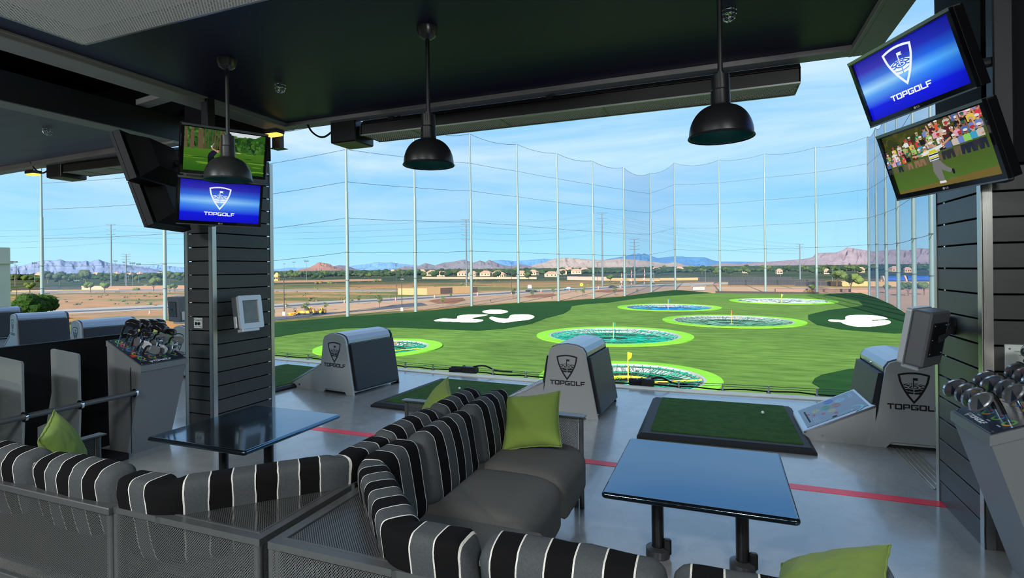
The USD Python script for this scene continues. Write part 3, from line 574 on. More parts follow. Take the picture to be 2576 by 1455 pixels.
for x, y, lab, s in ((-4.30, 8.62, 'black bundle of netting on the deck edge right of the left dispenser', 1.0), (-1.17, 8.53, 'black bundle of netting on the deck edge below the yellow flag', 0.75)):
    t = thing('net_bundle', lab, 'bundle', (x, y, 0.0))
    b = rbox(0.5 * s, 0.14, 0.10, 0.035, 12, wrinkle=0.09, seed=3); b.apply_translation((0, 0.02, 0.05)); obj('folded_net', b, M_BAG, t)
    obj('box', bx(0.0, -0.06, 0, 0.26 * s, 0.06, 0.12, 0.01), M_BLACK, t, smooth=False)
    obj('cord', tube(catmull([(0.2 * s, 0, 0.12), (0.4 * s, 0.04, 0.14), (0.62 * s, 0.08, 0.06), (0.9 * s, 0.1, 0.05)]), 0.014, 6), M_BAG, t)
# ---------------------------------------------------------------- printed logo and lettering
def letters():
    S = 0.235
    def rr(w, h=1.0, c=0.12): return sg.box(c, c, w - c, h - c).buffer(c, join_style=1, quad_segs=4)
    T = ops.unary_union([sg.Polygon([(0, 1), (0.06, 0.77), (1.1, 0.77), (1.1, 1)]), sg.box(0.42, 0, 0.42 + S, 1)])
    O = rr(1.12).difference(sg.box(S, S * 0.95, 1.12 - S, 1 - S * 0.95))
    P = ops.unary_union([sg.box(0, 0, S, 1), sg.box(0, 0.28, 1.05, 1).intersection(ops.unary_union([rr(1.05, 0.72, 0.1), sg.box(0, 0, 0.4, 0.72)]).buffer(0) if False else affinity.translate(ops.unary_union([rr(1.05, 0.72, 0.1), sg.box(0, 0, 0.4, 0.72)]), 0, 0.28)).difference(sg.box(S, 0.28 + S * 0.85, 1.05 - S, 1 - S * 0.95))])
    G = rr(1.12).difference(sg.box(S, S * 0.95, 1.12 - S, 1 - S * 0.95)).difference(sg.box(0.8, 0.5, 1.2, 0.76)).union(sg.box(0.58, 0.36, 1.12, 0.56))
    L = ops.unary_union([sg.box(0, 0, S, 1), sg.box(0, 0, 0.95, S)])
    Fl = ops.unary_union([sg.box(0, 0, S, 1), sg.box(0, 0.78, 1.0, 1), sg.box(0, 0.36, 0.85, 0.57)])
    x, out = 0.0, []
    for g, w in ((T, 1.06), (O, 1.12), (P, 1.05), (G, 1.12), (O, 1.12), (L, 0.93), (Fl, 1.0)):
        out.append(affinity.translate(g, x, 0)); x += w + 0.13
    x -= 0.13
    return affinity.scale(affinity.translate(ops.unary_union(out), -x / 2, 0), 1 / x, 1 / x, origin=(0, 0))     # width 1, baseline at 0
def shield():
    top = [(-0.5 + k / 16, 0.46 + 0.085 * (1 - (2 * k / 16 - 1) ** 2)) for k in range(17)]
    rightside = catmull([(0.5, 0.46), (0.43, 0.12), (0.24, -0.28), (0.0, -0.62)], 8)[1:]
    leftside = [(-x, y) for x, y in rightside[::-1][1:]]
    out = sg.Polygon(top + [tuple(p) for p in rightside] + leftside); inn = out.buffer(-0.065, join_style=2)
    parts = [out.difference(inn)]
    parts += [sg.box(-0.028, -0.02, 0.0, 0.34), sg.Polygon([(0, 0.34), (0.14, 0.33), (0.10, 0.27), (0.15, 0.24), (0, 0.25)])]
    ell = lambda rx, ry, cy: affinity.translate(affinity.scale(sg.Point(0, 0).buffer(1, 32), rx, ry), 0, cy)
    dome = ell(0.46, 0.20, -0.06).intersection(inn.buffer(-0.01)).union(sg.Polygon([(-0.40, -0.05), (0.40, -0.05), (0.20, -0.27), (0, -0.21), (-0.20, -0.27)]).intersection(inn))
    dome = dome.difference(ell(0.20, 0.085, -0.01).difference(ell(0.145, 0.055, -0.01))).difference(ell(0.36, 0.16, -0.035).difference(ell(0.325, 0.135, -0.035)))
    dome = dome.difference(ell(0.10, 0.035, -0.01))
    for th in (20, 65, 115, 160, 200, 270, 340):
        d = np.array([math.cos(math.radians(th)), 0.42 * math.sin(math.radians(th))])
        dome = dome.difference(sg.LineString([d * 0.21 + [0, -0.02], d * 0.62 + [0, -0.03]]).buffer(0.017))
    dome = dome.difference(sg.LineString([(-0.02, -0.02), (-0.014, 0.34)]).buffer(0.03).difference(sg.box(-0.028, -0.02, 0, 0.34)))
    parts.append(dome)
    return ops.unary_union([p.buffer(0) for p in parts])
TXT, SHD = letters(), shield()
def decal(poly, o, ux, uy, size, th=0.0012): return placed(prism(affinity.scale(poly, size, size, origin=(0, 0)), 0, th), o, ux, uy)

# ---------------------------------------------------------------- hitting mats
M_MATG = turf_material('mat_turf', (46, 76, 32), (62, 94, 42), (9, 9, 9)); M_BALL = mat('ball_white', (245, 245, 240), 0.35)
def hitting_mat(cx, cy, w, d, rz, label):
    t = thing('hitting_mat', label, 'golf mat', (cx, cy, 0), rz)
    base = hull([(sx * (w / 2 - e), sy * (d / 2 - e), z) for sx in (-1, 1) for sy in (-1, 1) for e, z in ((0.0, 0.0), (0.0, 0.025), (0.045, 0.058))] + [(sx * (w / 2 - 0.05 + 0.05 * math.cos(a)) if False else sx * (w / 2 - 0.06), sy * (d / 2), 0.0) for sx in (-1, 1) for sy in (-1, 1) for a in (0,)])
    obj('rubber_base', base, M_RUBBER, t, smooth=False)
    obj('turf', bx(-w / 2 + 0.13, -d / 2 + 0.13, 0.05, w / 2 - 0.10, d / 2 - 0.06, 0.068, 0.006), M_MATG, t, smooth=False)
    return t
hitting_mat(-0.02, 6.79, 1.72, 1.76, 1.0, 'green hitting mat with black rubber rim between the middle and right dispensers')
hitting_mat(-3.53, 6.93, 1.72, 1.78, -3.0, 'green hitting mat behind the sofas, right of the left dispenser')
hitting_mat(-7.12, 7.15, 1.72, 1.78, -6.0, 'green hitting mat just right of the left pillar')
for p, lab in (((0.45, 7.10, 0.089), 'tiny white golf ball on the right mat'), ((-3.62, 7.13, 0.089), 'tiny white golf ball on the mat behind the sofas')):
    b = trimesh.creation.icosphere(2, 0.018); single('golf_ball', moved(b, p), M_BALL, lab, 'golf ball', smooth=True)

# ---------------------------------------------------------------- ball dispensers
M_DISP = mat('dispenser_silver', (172, 174, 172), 0.42, metal=0.35, noise=(300, 0.05)); M_DPAD = mat('dispenser_pad', (24, 27, 34), 0.45, spec=0.5, noise=(3, 0.10))
M_LID = mat('dispenser_lid', (150, 156, 164), 0.24, metal=0.85); M_PRINT = mat('print_black', (10, 10, 12), 0.5)
M_PANEL = mat('console_panel', (74, 84, 104), 0.22, spec=0.6, noise=(3, 0.15)); M_KICK = mat('kick_black', (8, 8, 8), 0.7)
FACE = [(-0.385, 0.0), (-0.30, 0.36), (-0.235, 0.80), (-0.20, 0.855), (-0.12, 0.885), (0.0, 0.90), (0.12, 0.885), (0.20, 0.855), (0.235, 0.80), (0.385, 0.0)]
def dispenser(loc, rz, label, console=True, detail=True):
    t = thing('ball_dispenser', label, 'ball dispenser', loc, rz)
    X, Y, Z = np.array([1, 0, 0]), np.array([0, 1, 0]), np.array([0, 0, 1.0])
    body = [(x * 0.93, z * 0.985) for x, z in FACE]
    obj('body', placed(prism([(x, z + 0.03) for x, z in body[:1]] + body[1:-1] + [(body[-1][0], 0.03)], 0, 0.96), (0, 0.985, 0), X, Z, -Y), M_DISP, t)
    kick = sg.Polygon(FACE).difference(sg.Polygon([(-0.24, -0.1), (-0.24, 0.0), (-0.19, 0.06), (0.19, 0.06), (0.24, 0.0), (0.24, -0.1)]))
    obj('front_plate', placed(prism(kick, 0, 0.03), (0, 0.03, 0), X, Z, -Y), M_DISP, t)
    obj('rear_plate', placed(prism(kick, 0, 0.03), (0, 1.01, 0), X, Z, -Y), M_BLACK, t)
    obj('kick_recess', bx(-0.25, 0.034, 0.0, 0.25, 0.04, 0.08), M_KICK, t, smooth=False)
    arc = [p for p in FACE[2:-2]] + [(0.232, 0.80)]
    lid = sg.LineString([(-0.232, 0.76)] + arc + [(0.236, 0.76)]).buffer(0.012)
    obj('lid', placed(prism(lid, 0, 0.90), (0, 0.95, 0), X, Z, -Y), M_LID, t)
    for s in (-1, 1):
        q = [(s * 0.258, 0.74), (s * 0.378, 0.06)]
        m = hull([(x + s * e, y, z) for x, z in q for e in (-0.03, 0.028) for y in (0.06, 0.98)] + [(x + s * 0.034, y, z + (0.02 if z < 0.5 else -0.02)) for x, z in q for y in (0.09, 0.95)])
        obj('side_pad', m, M_DPAD, t, smooth=20)
    if detail:
        obj('logo', [decal(SHD, (0, -0.0, 0.625), X, Z, 0.27, 0.0015)], M_PRINT, t, smooth=False, label='black printed shield emblem with a flag on a green')
        obj('lettering', [decal(TXT, (0, -0.0, 0.395), X, Z, 0.455, 0.0015)], M_PRINT, t, smooth=False, label='black printed capital lettering')
    if console:
        side = [(-0.345, 0.0), (-0.96, 0.0), (-0.985, 0.045), (-0.97, 0.07), (-0.315, 0.40)]
        c = obj('console', placed(prism(side, 0, 0.80), (0, 0.82, 0), X, Z, -Y), M_DISP, t)
        a, b = np.array([-0.97, 0, 0.070]), np.array([-0.315, 0, 0.40]); ux = (b - a) / np.linalg.norm(b - a); L_ = np.linalg.norm(b - a); uz = np.cross(ux, Y)
        obj('frame', placed(hull([(x, y, z) for x in (0.0, L_) for y in (0.01, 0.82) for z in (0.0, 0.02)] + [(x, y, 0.026) for x in (0.015, L_ - 0.015) for y in (0.025, 0.805)]), a, ux, Y, uz), M_STEEL, c, smooth=False)
        obj('display_panel', placed(bx(0.055, 0.06, 0.02, L_ - 0.05, 0.77, 0.0285), a, ux, Y, uz), M_PANEL, c, smooth=False)
        if detail:
            pr, cl = [], []
            E = lambda x, y, rx, ry: affinity.translate(affinity.scale(sg.Point(0, 0).buffer(1, 12), rx, ry), x, y)
            for x, y, s, col in ((0.50, 0.58, 1.0, (150, 190, 215)), (0.39, 0.68, 1.0, (70, 110, 190)), (0.43, 0.45, 1.0, (170, 110, 100)), (0.33, 0.50, 1.0, (60, 150, 110)), (0.36, 0.32, 0.8, (190, 180, 110)), (0.22, 0.50, 0.8, (190, 180, 110)), (0.27, 0.32, 0.4, (180, 80, 90)), (0.385, 0.20, 0.4, (180, 80, 90)), (0.18, 0.38, 0.4, (180, 80, 90)), (0.13, 0.47, 0.4, (180, 80, 90))):
                for rr_ in (1.0, 0.72, 0.44):
                    m = prism(E(x, y, 0.052 * s * rr_, 0.075 * s * rr_).difference(E(x, y, 0.052 * s * (rr_ - 0.2), 0.075 * s * (rr_ - 0.2))), 0.0285, 0.0291); pr.append(m); cl.append(np.tile(srgb(*col), (len(m.vertices), 1)))
            for k in range(7):
                m = prism(sg.Polygon([(0.075 + 0.06 * k, 0.72), (0.09 + 0.06 * k, 0.735), (0.075 + 0.06 * k, 0.75)]), 0.0285, 0.0291); pr.append(m); cl.append(np.tile(srgb(150, 190, 225), (len(m.vertices), 1)))
            for k in range(6):
                m = prism(sg.box(0.15 + 0.02 * (k % 3), 0.12 + 0.09 * (k // 3), 0.157 + 0.02 * (k % 3), 0.19 + 0.09 * (k // 3)), 0.0285, 0.0291); pr.append(m); cl.append(np.tile(srgb(160, 170, 190), (len(m.vertices), 1)))
            arc_ = sg.Point(0.55, 0.12).buffer(0.10).difference(sg.Point(0.55, 0.12).buffer(0.075)).intersection(sg.box(0.55, 0, 0.8, 0.3)).union(sg.box(0.40, 0.115, 0.52, 0.128)).union(sg.Polygon([(0.52, 0.10), (0.56, 0.12), (0.52, 0.14)]))
            m = prism(arc_, 0.0285, 0.0291); pr.append(m); cl.append(np.tile(srgb(120, 190, 210), (len(m.vertices), 1)))
            m = placed(prism(affinity.scale(TXT, 0.2, 0.2, origin=(0, 0)), 0.0285, 0.0291), (0.63, 0.62, 0), (0, -1, 0), (1, 0, 0)); 
            m2 = prism(affinity.rotate(affinity.scale(TXT, 0.2, 0.26, origin=(0, 0)), -90, origin=(0, 0)), 0.0285, 0.0291); m2.apply_translation((0.60, 0.60, 0)); pr.append(m2); cl.append(np.tile(srgb(140, 200, 225), (len(m2.vertices), 1)))
            pm = trimesh.util.concatenate(pr); obj('print', placed(pm, a, ux, Y, uz), vcol('print_colours', 0.4), c, smooth=False, colors=np.vstack(cl), kind='stuff')
            obj('ball_slot', placed(bx(0.10, 0.20, 0.0285, 0.118, 0.62, 0.030), a, ux, Y, uz), M_KICK, c, smooth=False)
            obj('ball_hole', placed(moved(cyl((0, 0, 0.028), (0, 0, 0.0295), 0.026, 20), (0.35, 0.10, 0)), a, ux, Y, uz), M_KICK, c, smooth=False)
            obj('bolt', cyl((-0.80, 0.012, 0.06), (-0.80, 0.022, 0.06), 0.014, 12), M_STEEL, c)
            obj('latch', moved(cyl((0, 0, 0), (-0.012, 0, 0), 0.014, 12), (-0.245, 0.5, 0.78)), M_CHROME, t)
    return t
dispenser((-1.79, 6.46, 0), -2.5, 'silver ball dispenser in the middle, behind the green pillow')
dispenser((-5.44, 6.585, 0), -8, 'silver ball dispenser left of the mat behind the sofas, nearest the left pillar')
dispenser((1.775, 6.42, 0), 0.5, 'silver ball dispenser on the right with its lit console panel fully in view')
dispenser((-12.15, 6.93, 0), -13, 'ball dispenser beyond the left pillar with its emblem plate shown beside the clubs')
dispenser((-15.75, 7.65, 0), -16, 'ball dispenser at far left showing a long dark side pad')
dispenser((-19.6, 8.6, 0), -19, 'farthest ball dispenser, only its lid tip shows at the left edge', detail=False)
dispenser((-8.95, 6.75, 0), -10, 'ball dispenser right beside the left pillar, mostly hidden by it')

# ---------------------------------------------------------------- tables
def granite(name):
    N = {'tc': ('texture_coordinate', {}), 'v': ('voronoi_texture', {'scale': 160.0, 'randomness': 1.0}), 'r': ('rgb_ramp', {'ramp': [(0.0, srgb(70, 72, 62)), (0.12, srgb(34, 35, 33)), (0.4, srgb(14, 14, 15))]}),
         'n': ('noise_texture', {'scale': 90.0, 'detail': 3}), 'rr': ('rgb_ramp', {'ramp': [(0.3, (0.05, 0.05, 0.05)), (0.7, (0.12, 0.12, 0.12))]}),
         'p': ('principled_bsdf', {'specular_ior_level': 0.9, 'ior': 2.15, 'specular_tint': (0.34, 0.68, 1.0), 'coat_weight': 0.15, 'coat_roughness': 0.03})}
    return usdkit.material(stage, f'/World/Looks/{name}', N, [('tc.object', 'v.vector'), ('v.distance', 'r.fac'), ('r.color', 'p.base_color'), ('tc.object', 'n.vector'), ('n.fac', 'rr.fac'), ('rr.color', 'p.roughness')], surface='p.BSDF')
M_GRAN = granite('black_granite')
def table(cx, cy, rz, label):
    t = thing('lounge_table', label, 'table', (cx, cy, 0), rz); w, d, h = 1.01, 1.045, 0.555
    prof = [(0.0, h), (0.008, h)]; a = np.linspace(PI / 2, -PI / 2, 9); r = 0.019
    ring = sg.box(-w / 2 + r, -d / 2 + r, w / 2 - r, d / 2 - r)
    layers = [(r * math.cos(x), h - r + r * math.sin(x)) for x in a]
    pts = []
    for off, z in layers:
        pts += [(x, y, z) for x, y in ring.buffer(max(off, 1e-4) + 0.008, quad_segs=3).exterior.coords[:-1]]
    obj('table_top', hull(pts), M_GRAN, t, smooth=40)
    for x in (-0.25, 0.25):
        obj('column', cyl((x, -0.05, 0.0), (x, -0.05, h - 0.05), 0.038, 24), M_BLACK, t)
        obj('collar', lathe([(0.05, 0.0), (0.075, 0.0), (0.075, 0.05), (0.05, 0.06), (0.039, 0.062)], 28, (x, -0.05, 0)), mat('collar_grey', (70, 72, 74), 0.4, metal=0.5), t)
        obj('plate', bx(x - 0.12, -0.17, h - 0.05, x + 0.12, 0.07, h - 0.038), M_BLACK, t, smooth=False); obj('foot_bracket', bx(x + 0.035, -0.08, 0.02, x + 0.085, -0.04, 0.12, 0.01), M_BLACK, t, smooth=False)
    return t
table(-0.145, 3.60, 0, 'black granite lounge table reflecting blue sky, in front of the charcoal seats')
table(-3.72, 3.435, 0, 'black granite lounge table reflecting the left pillar, beyond the striped sofa backs')

# ---------------------------------------------------------------- sofas
M_FR = mat('frame_anthracite', (92, 95, 96), 0.38, metal=0.55, noise=(40, 0.06))
M_PERF = perforated('perforated_sheet', (112, 115, 115), 0.0125, 0.34, rough=0.38, metal=0.75)
M_SEAT = mat('seat_charcoal', (86, 86, 84), 0.95, spec=0.1, noise=(220, 0.12), bump=(500, 0.25, 0.001))
def stripes_material():
    P, gap = 0.2, 0.0
    N = {'uv': ('uvmap', {'attribute': 'st'}), 's': ('separate_xyz', {}), 'm': ('math', {'math_type': 'multiply', 'value2': 1 / P}), 'f': ('math', {'math_type': 'fraction'}),
         'r': ('rgb_ramp', {'interpolate': False, 'ramp': [(0.0, srgb(205, 203, 196)), (0.030, srgb(70, 74, 76)), (0.50, srgb(205, 203, 196)), (0.530, srgb(18, 18, 19)), (0.999, srgb(18, 18, 19))]}),
         'tc': ('texture_coordinate', {}), 'n': ('noise_texture', {'scale': 120.0, 'detail': 4, 'roughness': 0.8}), 'nr': ('rgb_ramp', {'ramp': [(0.2, (0.7, 0.7, 0.7)), (0.8, (1.2, 1.2, 1.2))]}),
         'mu': ('mix_color', {'blend_type': 'multiply', 'fac': 1.0, 'use_clamp': False}), 'b': ('bump', {'strength': 0.25, 'distance': 0.001}),
         'w': ('noise_texture', {'scale': 9.0, 'detail': 2}), 'b2': ('bump', {'strength': 0.18, 'distance': 0.02}),
         'p': ('principled_bsdf', {'roughness': 0.95, 'specular_ior_level': 0.08})}
    return usdkit.material(stage, '/World/Looks/striped_canvas', N, [('uv.UV', 's.vector'), ('s.x', 'm.value1'), ('m.value', 'f.value1'), ('f.value', 'r.fac'), ('r.color', 'mu.a'), ('tc.object', 'n.vector'), ('n.fac', 'nr.fac'), ('nr.color', 'mu.b'),
        ('mu.result', 'p.base_color'), ('n.fac', 'b.height'), ('tc.object', 'w.vector'), ('w.fac', 'b2.height'), ('b2.normal', 'b.normal'), ('b.normal', 'p.normal')], surface='p.BSDF')
M_STR = stripes_material()
M_GREEN = mat('pillow_green', (112, 134, 62), 0.95, spec=0.1, noise=(260, 0.06), bump=(12, 0.25, 0.02), sheen=0.1)
M_STRAP = mat('strap_black', (14, 14, 15), 0.8)
def panel(t, q, name='mesh_panel'):
    m, uv = sheet(q); obj(name, m, M_PERF, t, smooth=False, uv=uv)
ZR, ZA, ZS = 0.72, 0.70, 0.50      # back rail, arm and seat heights
# local frame of a sofa: x along the back, y forward (towards the sitter's knees), origin on the floor below the back rail's left end
def sofa(loc, rz, L_, label, arm=None, depth=0.80):
    t = thing('sofa_frame', label, 'sofa', loc, rz)
    obj('back_rail', bx(0, -0.02, ZR - 0.035, L_, 0.035, ZR, 0.004), M_FR, t, smooth=False)
    obj('lower_rail', [bx(0, -0.012, 0.20, L_, 0.02, 0.235, 0.003), bx(0, depth - 0.12, 0.24, L_, depth - 0.08, 0.285, 0.003)], M_FR, t, smooth=False)
    panel(t, [(0.03, 0.0, 0.235), (L_ - 0.03, 0.0, 0.235), (L_ - 0.03, 0.0, ZR - 0.035), (0.03, 0.0, ZR - 0.035)], 'back_mesh')
    for x in (0.022, L_ - 0.022):
        for y in (0.01, depth - 0.08): obj('leg', cyl((x, y, 0), (x, y, ZR - 0.03 if y < 0.1 else 0.26), 0.019, 14), M_FR, t)
    obj('seat_deck', bx(0.03, 0.04, 0.27, L_ - 0.03, depth - 0.10, 0.285), M_FR, t, smooth=False)
    obj('back_brace', [bx(0.03, 0.05, 0.30, L_ - 0.03, 0.06, ZR - 0.06)], M_STRAP, t, smooth=False)
    if arm is not None:
        x = 0.0 if arm == 'start' else L_; s = 1 if arm == 'start' else -1
        a = obj('arm', bx(x - 0.008 * s, -0.02, ZA, x + 0.075 * s, depth, ZA + 0.012, 0.004), M_FR, t, smooth=False)
        m, uv = sheet([(x + 0.03 * s, 0.04, 0.27), (x + 0.03 * s, depth - 0.06, 0.27), (x + 0.03 * s, depth - 0.06, ZA - 0.004), (x + 0.03 * s, 0.04, ZA - 0.004)]); obj('arm_mesh', m, M_PERF, a, smooth=False, uv=uv)
        obj('arm_post', cyl((x + 0.03 * s, depth - 0.035, 0), (x + 0.03 * s, depth - 0.035, ZA), 0.019, 14), M_FR, t)
    return t
def cushion_uv(m, axis=0, off=0.0):
    v = m.vertices; return np.c_[v[:, axis] + off, v[:, 2]]
def back_cushion(loc, rz, w, label, h=0.42, th=0.165, lean=10, straps=(1,), off=0.05, seed=1):
    """local: x along the back, y forward; stands on the seat against the rail"""
    t = thing('back_cushion', label, 'cushion', loc, rz)
    m = rbox(w, th, h, 0.055, 14, puff=(0.012, 0.02, 0.016), wrinkle=0.010, seed=seed)
    uv = cushion_uv(m, 0, w / 2 + off); m = moved(m, (0, 0, 0), rx=lean); m.apply_translation((0, 0, h / 2))
    obj('cover', m, M_STR, t, smooth=True, uv=uv)
    for sx in (-1, 1):
        for z in (0.30, 0.13): obj('strap', bx(sx * (w / 2 - 0.015), -0.035, z, sx * (w / 2 + 0.022), -0.022, z + 0.022, 0.002), mat('strap_pale', (176, 174, 168), 0.8), t, smooth=False)
    return t
def seat_cushion(loc, rz, w, d, label, seed=1):
    t = thing('seat_cushion', label, 'cushion', loc, rz)
    m = rbox(w, d, 0.20, 0.07, 14, puff=(0.006, 0.01, 0.02), wrinkle=0.006, seed=seed)
    v = m.vertices; y = v[:, 1] / d + 0.5; v[:, 2] -= np.where(v[:, 2] < 0, 1, 0.35) * 0.16 * np.clip((y - 0.72) / 0.28, 0, 1) ** 2     # waterfall front
    m.vertices = v; m.apply_translation((0, d / 2, 0.10)); obj('cover', m, M_SEAT, t, smooth=True)
    return t
XC = -1.80; YR = 1.72
# right-hand U: its back row runs along +x, the side row along +y
SR = sofa((XC + 0.02 + 0.93, YR, 0), 0, 1.42, 'anthracite mesh sofa frame along the bottom edge on the right', 'end')
SC = sofa((XC + 0.02, 4.08, 0), -90, 1.40, 'anthracite mesh sofa frame of the central seats facing the right table', 'start')
SL = sofa((XC - 0.02 - 0.93 - 1.40, YR, 0), 0, 1.40, 'anthracite mesh sofa frame along the left edge with see-through back', 'start')
SCL = sofa((XC - 0.02, 2.66, 0), 90, 1.44, 'anthracite mesh sofa frame facing the left table, back to back with the central seats', 'end')
def corner(loc, mirror, label):
    """corner unit: legs of the L are 0.93 long; the shelf fills the triangle behind the diagonal back"""
    t = thing('corner_sofa_frame', label, 'sofa', loc); s = -1 if mirror else 1
    def P(x, y, z): return (s * x, y, z)
    def bar(a, b, w, z0, z1, nm):
        a, b = np.array([s * a[0], a[1]]), np.array([s * b[0], b[1]]); g = sg.LineString([a, b]).buffer(w / 2, cap_style=3); obj(nm, prism(g, z0, z1), M_FR, t, smooth=False)
    L_, K = 0.93, 0.60
    fr_ = ops.unary_union([sg.LineString([(s * a[0], a[1]), (s * b[0], b[1])]).buffer(0.0275, cap_style=3) for a, b in (((0.03, 0.03), (L_ - 0.03, 0.03)), ((0.03, 0.03), (0.03, L_ - 0.03)), ((K + 0.02, 0.03), (0.03, K + 0.02)))])
    obj('top_rail', prism(fr_, ZR - 0.03, ZR), M_FR, t, smooth=False)
    bar((0.02, 0.0), (L_, 0.0), 0.03, 0.20, 0.235, 'lower_rail'); bar((0.0, 0.02), (0.0, L_), 0.03, 0.20, 0.235, 'lower_rail')
    tri = np.array([P(0.06, 0.06, ZR - 0.004), P(K - 0.06, 0.06, ZR - 0.004), P(0.06, K - 0.06, ZR - 0.004)])
    obj('corner_shelf', trimesh.Trimesh(tri, [[0, 1, 2]], process=False), M_PERF, t, smooth=False, uv=tri[:, :2])
    inn = sg.Polygon([(s * 0.05, 0.05), (s * (K - 0.02), 0.05), (s * 0.05, K - 0.02)]); obj('shelf_bead', prism(inn.exterior.buffer(0.005), ZR - 0.002, ZR + 0.002), M_FR, t, smooth=False)
    panel(t, [P(0.03, 0.0, 0.235), P(L_ - 0.03, 0.0, 0.235), P(L_ - 0.03, 0.0, ZR - 0.03), P(0.03, 0.0, ZR - 0.03)], 'back_mesh')
    panel(t, [P(0.0, 0.03, 0.235), P(0.0, L_ - 0.03, 0.235), P(0.0, L_ - 0.03, ZR - 0.03), P(0.0, 0.03, ZR - 0.03)], 'back_mesh')
    for x, y in ((0.02, 0.015), (0.055, 0.015) if not mirror else (0.02, 0.06), (L_ - 0.02, 0.015), (0.015, L_ - 0.02)): obj('leg', cyl(P(x, y, 0), P(x, y, ZR - 0.03), 0.019, 14), M_FR, t)
    obj('seat_deck', prism([(s * 0.70, 0.06), (s * 0.90, 0.06), (s * 0.90, 0.9), (s * 0.06, 0.9), (s * 0.06, 0.70)], 0.27, 0.285), M_FR, t, smooth=False)
    return t
corner((XC + 0.02, YR, 0), False, 'anthracite corner sofa frame with triangular mesh shelf, right of the centre post')
corner((XC - 0.02, YR, 0), True, 'anthracite corner sofa frame with triangular mesh shelf, left of the centre post')
def diag_cushion(loc, mirror, label, seed):
    t = thing('back_cushion', label, 'cushion', loc, 0); s = -1 if mirror else 1
    # a bent roll: short arm along y, diagonal, short arm along x
    path = np.array([(0.12, 1.02), (0.12, 0.64), (0.64, 0.12), (0.94, 0.12)]); seg_ = np.linalg.norm(np.diff(path, axis=0), axis=1); tot = seg_.sum(); cum = np.r_[0, np.cumsum(seg_)]
    n_ = 96; U = np.linspace(0, tot, n_); pts = np.c_[np.interp(U, cum, path[:, 0]), np.interp(U, cum, path[:, 1])]
    for _ in range(3): pts[1:-1] = 0.25 * pts[:-2] + 0.5 * pts[1:-1] + 0.25 * pts[2:]
    T = np.gradient(pts, axis=0); T /= np.linalg.norm(T, axis=1)[:, None]; Nn = np.c_[-T[:, 1], T[:, 0]]      # towards the seat
    if np.dot(Nn[n_ // 2], [1, 1]) < 0: Nn = -Nn
    h, th = 0.42, 0.175; a = np.linspace(0, 2 * PI, 41)[:-1]
    sup = lambda c: np.sign(c) * np.abs(c) ** 0.42
    prof = np.c_[sup(np.cos(a)) * th / 2, sup(np.sin(a)) * h / 2]; vs = []
    endf = np.minimum(1, np.sqrt(np.clip(np.minimum(U, tot - U) / 0.05, 0, 1)) * 0.75 + 0.25)
    kink = np.exp(-((U - cum[1]) / 0.03) ** 2) + np.exp(-((U - cum[2]) / 0.03) ** 2)
    for k in range(n_):
        f = endf[k]; q = prof * f; y_off = q[:, 1] + h / 2; lean = (y_off - 0.1) * -0.17
        dd = q[:, 0] * (1 - 0.12 * kink[k]) + lean
        xy = pts[k] + dd[:, None] * Nn[k]; vs.append(np.c_[s * xy[:, 0], xy[:, 1], y_off - 0.012 * kink[k] * (q[:, 1] > 0)])
    m_ = len(a); v = np.vstack(vs + [[np.mean(vs[0], 0)], [np.mean(vs[-1], 0)]]); f = []
    v = v + 0.009 * (meshkit.fbm(v * 16, 3, seed)[:, None] - 0.5)
    for i in range(n_ - 1):
        for j in range(m_):
            l = (j + 1) % m_; f += [[i * m_ + j, (i + 1) * m_ + j, i * m_ + l], [i * m_ + l, (i + 1) * m_ + j, (i + 1) * m_ + l]]
    for j in range(m_):
        l = (j + 1) % m_; f += [[n_ * m_, j, l], [n_ * m_ + 1, (n_ - 1) * m_ + l, (n_ - 1) * m_ + j]]
    m = trimesh.Trimesh(v, f, process=False)
    if mirror: m.invert()
    uv = np.c_[np.r_[np.repeat(U, m_), 0, tot] * 1.0 + 0.03, v[:, 2]]
    obj('cover', m, M_STR, t, smooth=True, uv=uv)
    return t
ZB = 0.45
diag_cushion((XC + 0.02, YR, ZB), False, 'striped corner back cushion bent around the right triangular shelf', 5)
diag_cushion((XC - 0.02, YR, ZB), True, 'striped corner back cushion bent around the left triangular shelf', 9)
CY_ = 0.12
for i, (y, lab) in enumerate(((3.745, 'striped back cushion behind the upright green pillow on the central seats'), (3.06, 'striped back cushion in the middle of the central seats'))):
    back_cushion((XC + 0.02 + CY_, y, ZB), -90, 0.635, lab, seed=20 + i)
for i, (y, lab) in enumerate(((3.725, 'striped back cushion facing left, farther one behind the central seats'), (3.045, 'striped back cushion facing left, nearer one behind the central seats'))):
    back_cushion((XC - 0.02 - CY_, y, ZB), 90, 0.64, lab, seed=30 + i)
for i, (x, lab) in enumerate(((-0.50, 'striped back cushion at the bottom edge, left of the two in the right row'), (0.17, 'striped back cushion at the bottom edge below the right table legs'))):
    back_cushion((x, YR + CY_, ZB), 0, 0.645, lab, seed=40 + i)
for i, (x, lab) in enumerate(((-3.12, 'striped back cushion in the left row next to the corner'), (-3.80, 'striped back cushion at the left edge below the leaning green pillow'))):
    back_cushion((x, YR + CY_, ZB), 0, 0.65, lab, seed=50 + i)
ZC = 0.285
